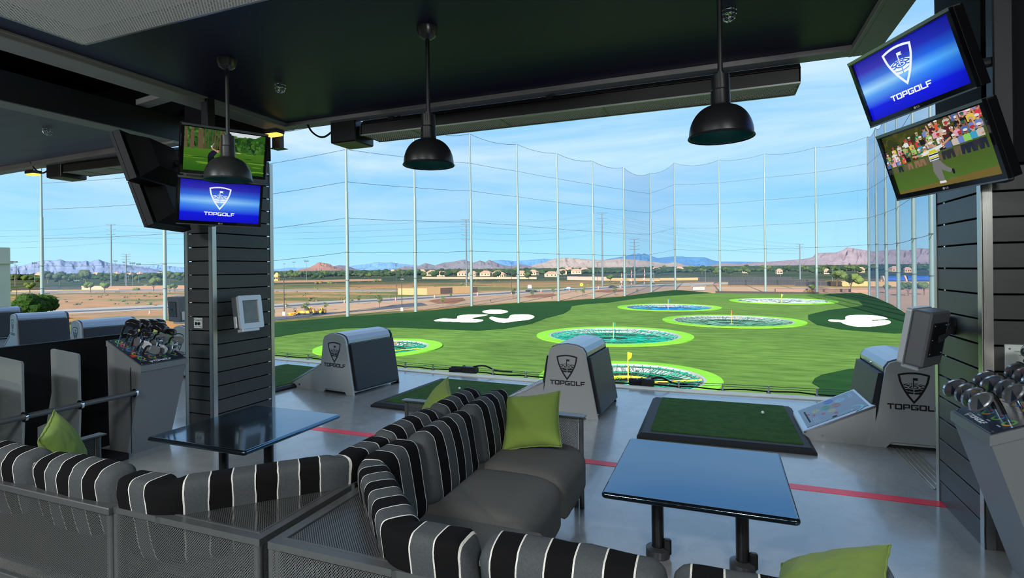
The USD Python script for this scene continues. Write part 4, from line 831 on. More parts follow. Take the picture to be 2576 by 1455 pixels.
for (x, y, rz, w, d, lab) in ((XC + 0.10, 3.745, -90, 0.68, 0.72, 'charcoal seat cushion under the upright green pillow'), (XC + 0.10, 3.06, -90, 0.68, 0.72, 'charcoal seat cushion in the middle of the central seats'),
                              (XC - 0.10, 3.725, 90, 0.68, 0.72, 'charcoal seat cushion of the left-facing sofa, farther of its two'), (XC - 0.10, 3.045, 90, 0.68, 0.72, 'charcoal seat cushion of the left-facing sofa, nearer of its two'),
                              (-0.50, YR + 0.08, 0, 0.68, 0.72, 'charcoal seat cushion in front of the right row, left one'), (0.19, YR + 0.08, 0, 0.68, 0.72, 'charcoal seat cushion in front of the right row, right one'),
                              (-3.12, YR + 0.08, 0, 0.68, 0.72, 'charcoal seat cushion of the left row next to the corner'), (-3.81, YR + 0.08, 0, 0.68, 0.72, 'charcoal seat cushion at the end of the left row')):
    seat_cushion((x, y, ZC), rz, w, d, lab, seed=int(abs(x * 100)) % 50)
for s, lab in ((1, 'charcoal corner seat cushion inside the right striped corner'), (-1, 'charcoal corner seat cushion inside the left striped corner')):
    t = thing('seat_cushion', lab, 'cushion', (XC + s * 0.02, YR, ZC))
    g = sg.Polygon([(0.72, 0.20), (0.94, 0.20), (0.94, 0.94), (0.20, 0.94), (0.20, 0.72)]).buffer(-0.05).buffer(0.05)
    m = prism(affinity.scale(g, s, 1, origin=(0, 0)), 0.0, 0.19); obj('cover', hull([(x, y, z) for x, y in affinity.scale(g, s, 1, origin=(0, 0)).buffer(-0.03).exterior.coords for z in (0.0, 0.2)] + [(x, y, z) for x, y in affinity.scale(g, s, 1, origin=(0, 0)).exterior.coords for z in (0.03, 0.17)]), M_SEAT, t, smooth=50)
# green pillows
def pillow(loc, R_, label, size=0.46, th=0.15, seed=1):
    t = thing('throw_pillow', label, 'pillow', loc); n_ = 26; g = np.linspace(-1, 1, n_ + 1); A, B = np.meshgrid(g, g, indexing='ij')
    pin = 1 - 0.10 * (1 - A ** 2) * B ** 2 - 0.10 * (1 - B ** 2) * A ** 2
    Z = (np.clip(1 - np.abs(A) ** 2.4, 0, 1) * np.clip(1 - np.abs(B) ** 2.4, 0, 1)) ** 0.55 * th / 2
    X_, Y_ = A * size / 2 * (1 - 0.07 * (1 - np.abs(A)) * 0 - 0.085 * (1 - B ** 2) * np.abs(A)), B * size / 2 * (1 - 0.085 * (1 - A ** 2) * np.abs(B))
    P = np.stack([X_, Y_], -1); wr = 0.022 * (meshkit.fbm(np.stack([A * 2.2, B * 2.2, A * 0 + seed], -1), 4, seed) - 0.5) * (Z / (th / 2)) ** 0.5
    edge = 0.004 * np.sin(A * 19 + seed) * np.abs(B) ** 6 + 0.004 * np.sin(B * 17 + seed) * np.abs(A) ** 6
    top = np.concatenate([P, (Z + wr + edge * 0.6)[..., None]], -1).reshape(-1, 3); bot = np.concatenate([P, (-Z + wr + edge * 0.6)[..., None]], -1).reshape(-1, 3)
    idx = np.arange((n_ + 1) ** 2).reshape(n_ + 1, n_ + 1); q = np.stack([idx[:-1, :-1], idx[1:, :-1], idx[1:, 1:], idx[:-1, 1:]], -1).reshape(-1, 4)
    f = np.vstack([q[:, [0, 1, 2]], q[:, [0, 2, 3]]]); m = trimesh.Trimesh(np.vstack([top, bot]), np.vstack([f, f[:, ::-1] + len(top)]), process=False)
    T = np.eye(4); T[:3, :3] = R_; m.apply_transform(T); m.merge_vertices(digits_vertex=5); obj('cover', m, M_GREEN, t, smooth=True)
    b = np.r_[np.c_[idx[0, :]], np.c_[idx[:, -1]][1:], np.c_[idx[-1, ::-1]][1:], np.c_[idx[::-1, 0]][1:]].ravel()
    e = (R_ @ top[b].T).T; obj('piping', tube(e, 0.0045, 5), M_GREEN, t)
def frame_of(ux, uy):
    ux = np.array(ux, float); ux /= np.linalg.norm(ux); uy = np.array(uy, float); uy -= ux * (uy @ ux); uy /= np.linalg.norm(uy); return np.stack([ux, uy, np.cross(ux, uy)], 1)
pillow((-1.36, 3.89, 0.685), frame_of((0.98, 0.146, 0.137), (-0.199, 0.628, 0.752)), 'green throw pillow standing upright on the central charcoal seat', 0.45, 0.15, 2)
pillow((-2.23, 3.95, 0.721), frame_of((0.503, -0.848, -0.165), (0.565, 0.179, 0.805)), 'green throw pillow tucked beside the far arm of the left-facing sofa', 0.40, 0.14, 5)
pillow((-3.94, 2.174, 0.727), frame_of((-0.746, 0.621, 0.24), (-0.075, -0.437, 0.896)), 'green throw pillow leaning behind the left row of striped backs', 0.395, 0.16, 8)
pillow((0.364, 2.32, 0.63), frame_of((0.84, -0.279, 0.466), (0.242, 0.96, 0.14)), 'green throw pillow at the bottom right, in front of the striped back', 0.44, 0.16, 11)
# ---------------------------------------------------------------- screens
M_BEZ = mat('bezel_gloss', (9, 9, 11), 0.12, spec=0.6, coat=0.5); M_CASE = mat('screen_case', (7, 7, 9), 0.5, spec=0.2); M_TRIMSIL = mat('bezel_edge', (170, 176, 178), 0.22, metal=0.9)
def picture(parent, polys, y0, name='picture', emit=1.0, step=0.0004):
    """flat printed picture: list of (shapely or coords, colour) drawn back to front on the plane y = y0 (x right, z up)"""
    ms, cs = [], []; clip = sg.box(-w / 2, -h / 2 + 0.006, w / 2, h / 2 + 0.006)
    for k, (g, col) in enumerate(polys):
        for p in geoms((g if hasattr(g, 'geom_type') else sg.Polygon(g)).buffer(0).intersection(clip)):
            v, f = trimesh.creation.triangulate_polygon(p, engine='earcut')
            if len(f) == 0: continue
            P = np.c_[v[:, 0], np.full(len(v), y0 - step * (k % 400 + 1) * (0.25 if len(polys) > 40 else 1)), v[:, 1]]
            ms.append(trimesh.Trimesh(P, f, process=False)); cs.append(np.tile(srgb(*col), (len(P), 1)) if np.ndim(col) == 1 else col(v))
    m = trimesh.util.concatenate(ms)
    n_ = m.face_normals[:, 1]; m.faces[n_ > 0] = m.faces[n_ > 0][:, ::-1]
    obj(name, m, vcol('screen_picture_%d' % (emit * 100), 0.3, emit), parent, smooth=False, colors=np.vstack(cs))
def blue_screen(name, hot, deep, flip=1):
    """soft blue gradient with a bright horizontal glow, as shown on the screen"""
    N = {'tc': ('texture_coordinate', {}), 's': ('separate_xyz', {}), 'a': ('math', {'math_type': 'multiply', 'value2': 1 / 0.43}), 'b': ('math', {'math_type': 'add', 'value2': 0.5}),
         'r': ('rgb_ramp', {'ramp': [(0.0, srgb(8, 6, 190)), (0.22, srgb(10, 20, 215)), (0.42, srgb(70, 140, 235)), (0.52, srgb(130, 190, 245)), (0.66, srgb(50, 105, 215)), (0.82, srgb(45, 40, 170)), (1.0, srgb(14, 12, 150))]}),
         'x': ('math', {'math_type': 'multiply', 'value2': 1 / 0.76}), 'xb': ('math', {'math_type': 'add', 'value2': 0.5}), 'rx': ('rgb_ramp', {'ramp': hot}), 'mx': ('mix_color', {'blend_type': 'multiply', 'fac': 1.0, 'use_clamp': False}),
         'p': ('principled_bsdf', {'base_color': (0.005, 0.005, 0.02), 'roughness': 0.25, 'emission_strength': 1.0})}
    return usdkit.material(stage, f'/World/Looks/{name}', N, [('tc.object', 's.vector'), ('s.z', 'a.value1'), ('a.value', 'b.value1'), ('b.value', 'r.fac'), ('s.x', 'x.value1'), ('x.value', 'xb.value1'), ('xb.value', 'rx.fac'),
        ('r.color', 'mx.a'), ('rx.color', 'mx.b'), ('mx.result', 'p.emission_color')], surface='p.BSDF')
S_ = 0.8
def tv(loc, yaw, tilt, roll, label, lit=None, deep=0.16):
    x = UsdGeom.Xform.Define(stage, numbered('television')); x.AddTranslateOp().Set(Gf.Vec3d(*map(float, loc)))
    x.AddRotateZOp().Set(float(yaw)); x.AddRotateXOp().Set(float(tilt)); x.AddRotateYOp().Set(float(roll))
    t = tag(x, label, 'television'); W, Hh, w, h = 0.99 * S_, 0.60 * S_, 0.93 * S_, 0.523 * S_
    fr = sg.box(-W / 2, -Hh / 2, W / 2, Hh / 2).difference(sg.box(-w / 2, -h / 2 + 0.006, w / 2, h / 2 + 0.006))
    obj('bezel', placed(prism(fr, 0, 0.03), (0, 0.0, 0), (1, 0, 0), (0, 0, 1), (0, -1, 0)), M_CASE if lit is False else M_BEZ, t, smooth=False)
    obj('case', [bx(-W / 2, 0.0, -Hh / 2, W / 2, 0.07, Hh / 2, 0.004), hull([(sx * W * 0.42, 0.07, sz * Hh * 0.46) for sx in (-1, 1) for sz in (-1, 1)] + [(sx * W * 0.30, 0.07 + deep, sz * Hh * 0.30) for sx in (-1, 1) for sz in (-1, 1)])], M_CASE, t, smooth=False)
    if lit is not False:
        obj('edge_strip', bx(-W / 2, -0.0335, Hh / 2 - 0.016, W / 2, 0.05, Hh / 2 + 0.004), M_TRIMSIL, t, smooth=False); obj('edge_strip', bx(-W / 2, -0.0335, -Hh / 2 - 0.004, W / 2, -0.020, -Hh / 2 + 0.006), M_TRIMSIL, t, smooth=False)
    sc = obj('screen', bx(-w / 2, -0.012, -h / 2 + 0.006, w / 2, 0.0, h / 2 + 0.006), lit if lit else mat('screen_off', (6, 6, 10), 0.15, spec=0.6), t, smooth=False)
    obj('maker_mark', [placed(prism(sg.Point(0, 0).buffer(0.008), 0, 0.001), (-0.012, -0.0305, -Hh / 2 + 0.020), (1, 0, 0), (0, 0, 1), (0, -1, 0)),
                       placed(meshkit.text_mesh('LG', 0.012, 0.001, True), (0.0, -0.0305, -Hh / 2 + 0.014), (1, 0, 0), (0, 0, 1), (0, -1, 0))], mat('mark_white', (200, 190, 196), 0.4), t, smooth=False)
    return t, w, h
def logo_on(t, dx, dz, s, col):
    m_ = mat('logo_light', col, 0.5, emit=0.95, ecol=col)
    obj('emblem', decal(SHD, (dx, -0.0125, dz + 0.075 * s), (1, 0, 0), (0, 0, 1), 0.225 * s, 0.001), m_, t, smooth=False, label='pale shield emblem shown on the screen')
    obj('wording', decal(TXT, (dx, -0.0125, dz - 0.130 * s), (1, 0, 0), (0, 0, 1), 0.31 * s, 0.001), m_, t, smooth=False, label='pale capital wording shown on the screen')
BR = blue_screen('blue_screen_right', [(0.0, (1.6, 1.35, 1.1)), (0.35, (1.25, 1.15, 1.0)), (0.75, (0.35, 0.8, 1.1)), (1.0, (0.25, 0.55, 0.75))], 0)
BL = blue_screen('blue_screen_left', [(0.0, (0.7, 0.85, 1.0)), (0.45, (1.3, 1.15, 1.0)), (1.0, (0.55, 0.75, 0.95))], 0)
t, w, h = tv((1.136, 4.136, 3.072), -62.5, 19.5, -1.7, 'upper right hanging screen showing a pale shield emblem on blue', BR); logo_on(t, -0.02, 0.0, 1.0, (214, 218, 246))
t, w, h = tv((-4.88, 4.16, 2.578), 59.5, 12.5, 1.0, 'lower hanging screen on the left showing a pale shield emblem on blue', BL); logo_on(t, -0.01, -0.02, 0.92, (205, 214, 244))
# picture of a crowd behind a dancing golfer
t, w, h = tv((1.318, 4.235, 2.556), -63, 18, -1.7, 'lower right hanging screen showing a golfer before a seated crowd')
rg = np.random.default_rng(11); P = []
grad = lambda c0, c1, z0, z1: (lambda v: np.array(srgb(*c0)) + np.clip((v[:, 1:2] - z0) / (z1 - z0), 0, 1) * (np.array(srgb(*c1)) - np.array(srgb(*c0))))
Q = lambda x0, z0, x1, z1: sg.box(x0 * w / 2, z0 * h / 2, x1 * w / 2, z1 * h / 2)
P.append((Q(-1, -1, 1, 1.02), grad((84, 120, 48), (70, 70, 28), -h / 2, h / 2)))
P.append((sg.Polygon([(-w / 2, -h / 2), (w / 2, -h / 2), (w / 2, -0.72 * h / 2), (0, -0.82 * h / 2), (-w / 2, -0.9 * h / 2)]), (120, 104, 50)))
for k in range(60):
    x, z = rg.uniform(-1, 1) * w / 2, rg.uniform(0.45, 1.0) * h / 2; P.append((sg.Point(x, z).buffer(rg.uniform(0.01, 0.03), 4), [(62, 72, 26), (88, 82, 34), (54, 60, 30)][k % 3]))
SHIRT = [(240, 240, 240), (224, 60, 80), (120, 140, 210), (240, 170, 200), (40, 140, 90), (245, 205, 80), (90, 30, 40), (30, 30, 34), (70, 170, 210), (150, 220, 110), (232, 90, 60), (90, 110, 170), (210, 200, 190)]
SKIN = [(226, 172, 142), (206, 150, 120), (150, 100, 76)]; HAT = [(240, 240, 236), (40, 50, 60), (190, 176, 140), (30, 110, 80), (200, 50, 50), (235, 235, 230)]
def ell_(x, z, rx, rz): return affinity.translate(affinity.scale(sg.Point(0, 0).buffer(1, 6), rx, rz), x, z)
for row in range(4):
    n_ = 14 + row; 
    for k in range(n_):
        u = (k + rg.uniform(-0.25, 0.25)) / (n_ - 1) * 2 - 1; x = u * w / 2 * 0.97; base = (0.06 + 0.12 * (u + 1)) * h / 2 + (3 - row) * 0.040 * (1 + 0.35 * u) - 0.02; s = (0.88 + 0.22 * u) * 1.12
        sh, sk, ht = SHIRT[rg.integers(len(SHIRT))], SKIN[rg.integers(3)], HAT[rg.integers(len(HAT))]
        if row == 3:
            P.append((sg.Polygon([(x - 0.02 * s, base - 0.01), (x + 0.02 * s, base - 0.01), (x + 0.024 * s, base - 0.06 * s), (x + 0.006 * s, base - 0.062 * s), (x, base - 0.03 * s), (x - 0.008 * s, base - 0.062 * s), (x - 0.024 * s, base - 0.06 * s)]), [(40, 44, 60), (150, 112, 90), (110, 96, 74), (50, 50, 58)][rg.integers(4)]))
        P.append((sg.Polygon([(x - 0.021 * s, base), (x + 0.021 * s, base), (x + 0.023 * s, base + 0.03 * s), (x + 0.010 * s, base + 0.038 * s), (x - 0.010 * s, base + 0.038 * s), (x - 0.023 * s, base + 0.03 * s)]), sh))
        if rg.random() < 0.35: P.append((sg.LineString([(x - 0.022 * s, base + 0.02), (x - 0.03 * s, base + 0.055 * s)]).buffer(0.005), sk))
        if rg.random() < 0.5: P.append((sg.LineString([(x + 0.02 * s, base + 0.02), (x + 0.004 * s, base + 0.012 * s)]).buffer(0.005), sk))
        P.append((ell_(x, base + 0.049 * s, 0.0105 * s, 0.014 * s), sk)); P.append((ell_(x, base + 0.058 * s, 0.0125 * s, 0.007 * s), ht))
        P.append((sg.box(x - 0.007 * s, base + 0.047 * s, x + 0.007 * s, base + 0.050 * s), (40, 30, 30)))
g = lambda x, z: (x * w / 2, z * h / 2)
P += [(sg.Polygon([g(-.02, -.12), g(.10, -.12), g(.20, -.38), g(.30, -.52), g(.24, -.60), g(.10, -.46), g(.10, -.80), g(.00, -.80), g(-.06, -.45)]), (126, 126, 124)), (sg.Polygon([g(-.01, -.80), g(.11, -.80), g(.12, -.87), g(-.01, -.87)]), (240, 240, 240)), (ell_(*g(.30, -.58), 0.009, 0.018), (30, 30, 34)),
      (sg.Polygon([g(-.06, -.14), g(.12, -.12), g(.14, .24), g(-.06, .22)]), (240, 242, 240)), (sg.Polygon([g(-.05, .08), g(.13, .10), g(.13, .20), g(-.05, .18)]), (222, 214, 40)), (sg.Polygon([g(-.05, .02), g(.13, .04), g(.13, .08), g(-.05, .06)]), (30, 40, 90)), (sg.Polygon([g(-.05, -.06), g(.13, -.04), g(.13, .0), g(-.05, -.02)]), (222, 214, 40)), (sg.Polygon([g(-.05, -.11), g(.12, -.09), g(.12, -.06), g(-.05, -.08)]), (30, 40, 90)),
      (sg.LineString([g(.13, .20), g(.26, .26)]).buffer(0.010), (240, 242, 240)), (sg.LineString([g(.26, .26), g(.43, .40)]).buffer(0.006), (214, 160, 128)), (sg.LineString([g(-.05, .17), g(-.18, .12)]).buffer(0.010), (240, 242, 240)), (sg.LineString([g(-.18, .12), g(-.36, .14)]).buffer(0.006), (214, 160, 128)),
      (ell_(*g(.05, .34), 0.013, 0.017), (206, 150, 120)), (ell_(*g(.05, .42), 0.016, 0.009), (245, 245, 245))]
picture(t, P, -0.0125, emit=0.8)
# picture of a golfer at the top of the swing, woods behind
t, w, h = tv((-4.684, 4.05, 3.06), 64.0, 16.0, -0.5, 'upper hanging screen on the left showing a golfer swinging by the woods')
rg = np.random.default_rng(5); P = [(Q(-1, -1, 1, 1.02), grad((40, 92, 22), (96, 140, 44), -h / 2, 0.1 * h / 2)), (Q(-1, 0.1, 1, 1.02), (44, 92, 30)), (sg.Polygon([g_ for g_ in ((0.0 * w / 2, 1.02 * h / 2), (0.9 * w / 2, 1.02 * h / 2), (0.75 * w / 2, 0.86 * h / 2), (0.2 * w / 2, 0.8 * h / 2))]), (222, 230, 236))]
for k in range(220):
    u = rg.uniform(-1, 1); top = 1.0 if u < -0.05 else 0.80; z = rg.uniform(0.12, top); P.append((sg.Point(u * w / 2, z * h / 2).buffer(rg.uniform(0.006, 0.022), 4), [(38, 74, 30), (60, 104, 40), (78, 122, 50), (28, 56, 26)][rg.integers(4)]))
for u, wd in ((-.96, .030), (-.82, .040), (-.66, .022), (-.60, .034), (-.52, .02), (-.44, .014), (-.34, .014), (-.28, .020), (-.22, .012), (-.14, .03), (-.08, .022), (-.02, .016)):
    P.append((sg.Polygon([(u * w / 2 - wd / 3, 1.0 * h / 2), (u * w / 2 + wd / 3, 1.0 * h / 2), (u * w / 2 + wd / 2.2, 0.08 * h / 2), (u * w / 2 - wd / 2.2, 0.08 * h / 2)]), (104, 84, 64) if wd > 0.02 else (88, 78, 56)))
for k in range(26):
    u, z = rg.uniform(-1, 1), rg.uniform(-0.95, 0.02); P.append((ell_(u * w / 2, z * h / 2, rg.uniform(0.03, 0.12), rg.uniform(0.002, 0.007)), (112, 154, 48) if k % 2 else (34, 80, 20)))
P += [(ell_(*g(.30, .06), 0.03, 0.004), (210, 190, 150)), (sg.Polygon([g(-.42, -.82), g(-.34, -.82), g(-.33, -.50), g(-.24, -.82), g(-.16, -.80), g(-.26, -.40), g(-.29, -.22), g(-.44, -.26)]), (16, 18, 28)), (sg.Polygon([g(-.45, -.28), g(-.30, -.24), g(-.20, .02), g(-.28, .10), g(-.36, .02), g(-.42, -.10)]), (24, 28, 46)),
      (sg.LineString([g(-.20, .00), g(-.34, .14), g(-.36, .24)]).buffer(0.006), (206, 150, 120)), (ell_(*g(-.20, .09), 0.010, 0.013), (200, 146, 116)), (ell_(*g(-.195, .13), 0.013, 0.007), (20, 24, 40)), (sg.LineString([g(-.36, .24), g(-.30, .40)]).buffer(0.0018), (190, 190, 190)), (ell_(*g(-.36, .24), 0.007, 0.008), (230, 230, 230))]
picture(t, P, -0.0125, emit=0.8)
tv((-5.455, 3.756, 2.959), -62, 18.4, 0, 'upper dark screen turned to the neighbouring bay, seen from behind', False)
tv((-5.625, 4.036, 2.545), -62, 18.4, 0, 'lower dark screen turned to the neighbouring bay, seen from behind', False)
def tv_mount(x, y, z0, ends, label):
    t = thing('screen_mount', label, 'bracket', (x, y, 0))
    obj('post', bx(-0.05, -0.05, z0, 0.05, 0.05, 4.72, 0.008), M_STEEL_DK, t, smooth=False)
    for e in ends: obj('bracket_arm', cyl((0, 0, e[2]), (e[0] - x, e[1] - y, e[2]), 0.03, 10), M_STEEL_DK, t)
tv_mount(-5.22, 4.30, 2.35, ((-4.88, 4.13, 3.08), (-5.02, 4.22, 2.6), (-5.35, 3.95, 3.0), (-5.48, 4.15, 2.58)), 'dark steel post carrying the left screens')
tv_mount(1.62, 4.20, 2.35, ((1.28, 4.20, 3.1), (1.42, 4.28, 2.58)), 'dark steel post carrying the right screens')

# ---------------------------------------------------------------- kiosks on the pillars
M_KIOSK = mat('kiosk_silver', (196, 200, 202), 0.34, metal=0.4, noise=(200, 0.04)); M_KGREY = mat('kiosk_grey', (104, 106, 108), 0.4, metal=0.4)
def kiosk(loc, yaw, tilt, label, arm_to):
    x = UsdGeom.Xform.Define(stage, numbered('kiosk')); x.AddTranslateOp().Set(Gf.Vec3d(*map(float, loc))); x.AddRotateZOp().Set(float(yaw)); x.AddRotateXOp().Set(float(tilt)); t = tag(x, label, 'kiosk')
    W, Hh = 0.30, 0.40
    fr = sg.box(-W / 2, -Hh / 2, W / 2, Hh / 2).buffer(-0.02).buffer(0.02).difference(sg.box(-W / 2 + 0.05, -Hh / 2 + 0.065, W / 2 - 0.05, Hh / 2 - 0.06))
    obj('front_frame', placed(prism(fr, 0, 0.035), (0, 0, 0), (1, 0, 0), (0, 0, 1), (0, -1, 0)), M_KIOSK, t, smooth=False)
    obj('body', [bx(-W / 2 + 0.004, 0.004, -Hh / 2 + 0.004, W / 2 - 0.004, 0.12, Hh / 2 - 0.004, 0.012)], M_KGREY, t, smooth=False)
    obj('touch_screen', bx(-W / 2 + 0.045, -0.012, -Hh / 2 + 0.06, W / 2 - 0.045, 0.0, Hh / 2 - 0.055), mat('touch_glass', (92, 96, 84), 0.08, spec=0.8, metal=0.0, noise=(6, 0.3)), t, smooth=False)
    obj('card_reader', [bx(-W / 2 - 0.018, 0.02, -Hh / 2 + 0.02, -W / 2, 0.075, -Hh / 2 + 0.16, 0.006)], M_KIOSK, t, smooth=False)
    obj('chin', [bx(-W / 2 + 0.02, -0.03, -Hh / 2 - 0.035, W / 2 - 0.06, 0.08, -Hh / 2 + 0.004, 0.006)], M_KIOSK, t, smooth=False)
    b = obj('back_plate', bx(-W / 2 + 0.05, 0.12, -Hh / 2 + 0.08, W / 2 - 0.05, 0.128, Hh / 2 - 0.08, 0.003), M_BLACK, t, smooth=False)
    for sx in (-1, 1):
        for sz in (-1, 0, 1): obj('screw', cyl((sx * 0.085, 0.128, sz * 0.10), (sx * 0.085, 0.131, sz * 0.10), 0.006, 8), M_STEEL, b)
    R_ = trimesh.transformations.euler_matrix(math.radians(tilt), 0, math.radians(yaw), 'sxyz')[:3, :3]
    e = R_.T @ (np.asarray(arm_to, float) - np.asarray(loc, float)); obj('arm', [cyl((0, 0.12, 0), e, 0.035, 4), cbox(e, (0.06, 0.06, 0.12))], M_STEEL_DK, t, smooth=False)
kiosk((-5.33, 4.93, 1.36), 80, -9, 'silver touch kiosk mounted on the left pillar', (-5.575, 5.06, 1.36))
kiosk((1.30, 4.62, 1.345), -128, -10, 'silver touch kiosk on the right pillar seen from behind', (1.565, 4.80, 1.40))
kiosk((-8.08, 6.12, 1.27), 172, -3, 'grey touch kiosk of the neighbouring bay left of the left pillar', (-8.78, 6.86, 0.86))
# heater control plates
M_PLATE = mat('plate_white', (206, 212, 206), 0.45, metal=0.2)
def control_plate(c, n, ux, w, h, label, knobs, text):
    t = thing('control_plate', label, 'control panel', c); ux, n = np.array(ux, float), np.array(n, float); Z = np.array([0, 0, 1.0])
    R3 = lambda m: placed(m, (0, 0, 0), ux, Z, n)
    obj('plate', R3(bx(-w / 2, -h / 2, -0.012, w / 2, h / 2, 0.004, 0.002)), M_PLATE, t, smooth=False)
    for sx in (-1, 1):
        for sz in (-1, 1): obj('screw', R3(moved(cyl((0, 0, 0.004), (0, 0, 0.007), 0.006, 10), (sx * w * 0.4, sz * h * 0.36, 0))), M_STEEL, t)
    for kx in knobs: obj('knob', [R3(moved(lathe([(0.016, 0.004), (0.015, 0.014), (0.010, 0.02), (0.001, 0.02)], 20), (kx, -0.005, 0))), R3(bx(kx - 0.003, -0.022, 0.014, kx + 0.003, 0.012, 0.024, 0.001))], M_BLACK, t)
    obj('lettering', [R3(moved(meshkit.text_mesh(text, 0.008, 0.0006), (-w * 0.30, h * 0.26, 0.0045)))] + [R3(moved(meshkit.text_mesh(s_, 0.006, 0.0006), (kx + dx, dz, 0.0045))) for kx in knobs for s_, dx, dz in (('OFF', -0.034, 0.026), ('LOW', -0.006, 0.034), ('MED', 0.022, 0.026), ('HIGH', -0.008, -0.042))], M_PRINT, t, smooth=False, label='small black printed lettering')
control_plate((-5.81, 4.622, 1.243), (0, -1, 0), (1, 0, 0), 0.135, 0.125, 'white heater control plate with two knobs on the left pillar', (-0.02, 0.026), 'Heater Controls')
control_plate((1.80, 4.341, 1.235), (0, -1, 0), (1, 0, 0), 0.23, 0.19, 'white heater control plate with black knob at the right edge', (-0.01,), 'Heater Controls')

# ---------------------------------------------------------------- club racks
M_RACK = mat('rack_grey', (126, 130, 131), 0.42, metal=0.35, noise=(250, 0.05)); M_RTOP = mat('rack_top_navy', (24, 29, 44), 0.30, spec=0.55, noise=(3, 0.25)); M_RTOPL = mat('rack_print_white', (210, 216, 222), 0.5)
M_SHAFT = mat('club_shaft', (120, 150, 172), 0.25, metal=0.9); M_IRON = mat('iron_chrome', (206, 210, 212), 0.17, metal=0.92); M_WOOD = mat('wood_head_black', (62, 62, 64), 0.2, metal=0.7, coat=0.6); M_HOSEL = mat('hosel_black', (18, 18, 20), 0.3)
def rack(lo, hi, y0, y1, zlo, zhi, base_lo, s, label, rows, cols):
    """lo/hi: x of the low front edge and the high back edge; s = +1 when the low edge faces +x"""
    t = thing('club_rack', label, 'club rack', ((lo + hi) / 2, (y0 + y1) / 2, 0)); ox, oy = (lo + hi) / 2, (y0 + y1) / 2; a, b = lo - ox, hi - ox; c = (y1 - y0) / 2; bl = base_lo - ox
    th = 0.03
    obj('body', hull([(bl, -c * 0.9, 0), (bl, c * 0.9, 0), (b, -c * 0.9, 0), (b, c * 0.9, 0), (a - 0.01 * s, -c + 0.01, zlo - 0.05), (a - 0.01 * s, c - 0.01, zlo - 0.05), (b, -c + 0.01, zhi - 0.05), (b, c - 0.01, zhi - 0.05)]), M_RACK, t, smooth=False)
    k = (zhi - zlo) / (b - a); zz = lambda x: zlo + k * (x - a)
    obj('top_frame', hull([(x, y, zz(x) + dz) for x in (a, b) for y in (-c, c) for dz in (-0.055, 0.0)]), M_RACK, t, smooth=False)
    n = np.array([-k, 0, 1.0]); n /= np.linalg.norm(n); ux = np.array([1, 0, k]); ux /= np.linalg.norm(ux); L_ = abs(b - a) * math.sqrt(1 + k * k)
    O = np.array([a, 0, zlo]); ub = np.array([b - a, 0, zhi - zlo]); ub /= np.linalg.norm(ub)       # u: up the slope, v: along y
    pl = lambda m: placed(m, O, ub, (0, 1, 0) if s < 0 else (0, -1, 0), n)
    top = obj('top_plate', pl(bx(0.012, -c + 0.012, 0.0, L_ - 0.005, c - 0.012, 0.008, 0.003)), M_RTOP, t, smooth=False)
    rings, cl = [], []; spots = []; RC = [(200, 60, 50), (90, 170, 70), (220, 160, 40), (60, 130, 200)]
    for i in range(rows):
        for j in range(cols):
            u, v = 0.13 + i * (L_ - 0.20) / max(rows - 1, 1), (-c + 0.085) + j * (2 * c - 0.17) / max(cols - 1, 1)
            for q in range(4):
                seg_ = sg.Point(0, 0).buffer(0.036, 8).difference(sg.Point(0, 0).buffer(0.022, 8)).intersection(sg.Polygon([(0, 0)] + [(0.06 * math.cos(x), 0.06 * math.sin(x)) for x in np.linspace(q * PI / 2, (q + 1) * PI / 2 - 0.1, 5)]))
                m = prism(affinity.translate(seg_, u, v), 0.008, 0.0088); rings.append(m); cl.append(np.tile(srgb(*(RC[(q + i) % 4] if (q + j) % 3 else RC[(i + 1) % 4])), (len(m.vertices), 1)))
            m = prism(sg.box(u - 0.055, v - 0.02, u - 0.047, v + 0.02), 0.008, 0.0088); rings.append(m); cl.append(np.tile(srgb(150, 165, 185), (len(m.vertices), 1)))
            spots.append((u, v, i, j))
    m = prism(sg.box(0.17, c - 0.06, 0.22, c - 0.02), 0.008, 0.0088); rings.append(m); cl.append(np.tile(srgb(206, 50, 40), (len(m.vertices), 1)))
    obj('print', pl(trimesh.util.concatenate(rings)), vcol('print_colours', 0.4), top, smooth=False, colors=np.vstack(cl), kind='stuff')
    lt = affinity.rotate(affinity.scale(TXT, 0.19, 0.22, origin=(0, 0)), -90 if s > 0 else 90, origin=(0, 0)); sh_ = affinity.rotate(affinity.scale(SHD, 0.03, 0.03, origin=(0, 0)), -90 if s > 0 else 90, origin=(0, 0))
    lt = affinity.rotate(affinity.scale(TXT, 0.19, 0.22, origin=(0, 0)), -90, origin=(0, 0))
    m = prism(lt, 0.008, 0.009); m.apply_translation((0.035, 0, 0)); m2 = prism(affinity.rotate(affinity.scale(SHD, 0.034, 0.034, origin=(0, 0)), -90, origin=(0, 0)), 0.008, 0.009); m2.apply_translation((0.045, 0.115, 0))
    obj('lettering', [pl(m), pl(m2)], M_RTOPL, top, smooth=False, label='small white printed lettering')
    for u in (0.03, L_ - 0.03):
        for v in (-c + 0.03, c - 0.03): obj('screw', pl(moved(cyl((0, 0, 0.008), (0, 0, 0.011), 0.007, 10), (u, v, 0))), M_STEEL, top)
    obj('seam', [bx(a - 0.16 * s, -c + 0.004, 0.05, a - 0.163 * s, -c + 0.012, zlo - 0.02)], M_BLACK, t, smooth=False)
    W = lambda u, v, z=0.0: np.array([ox, oy, 0]) + O + ub * u + np.array([0, (v if s < 0 else -v), 0]) + n * z
    return t, spots, W, n, ub
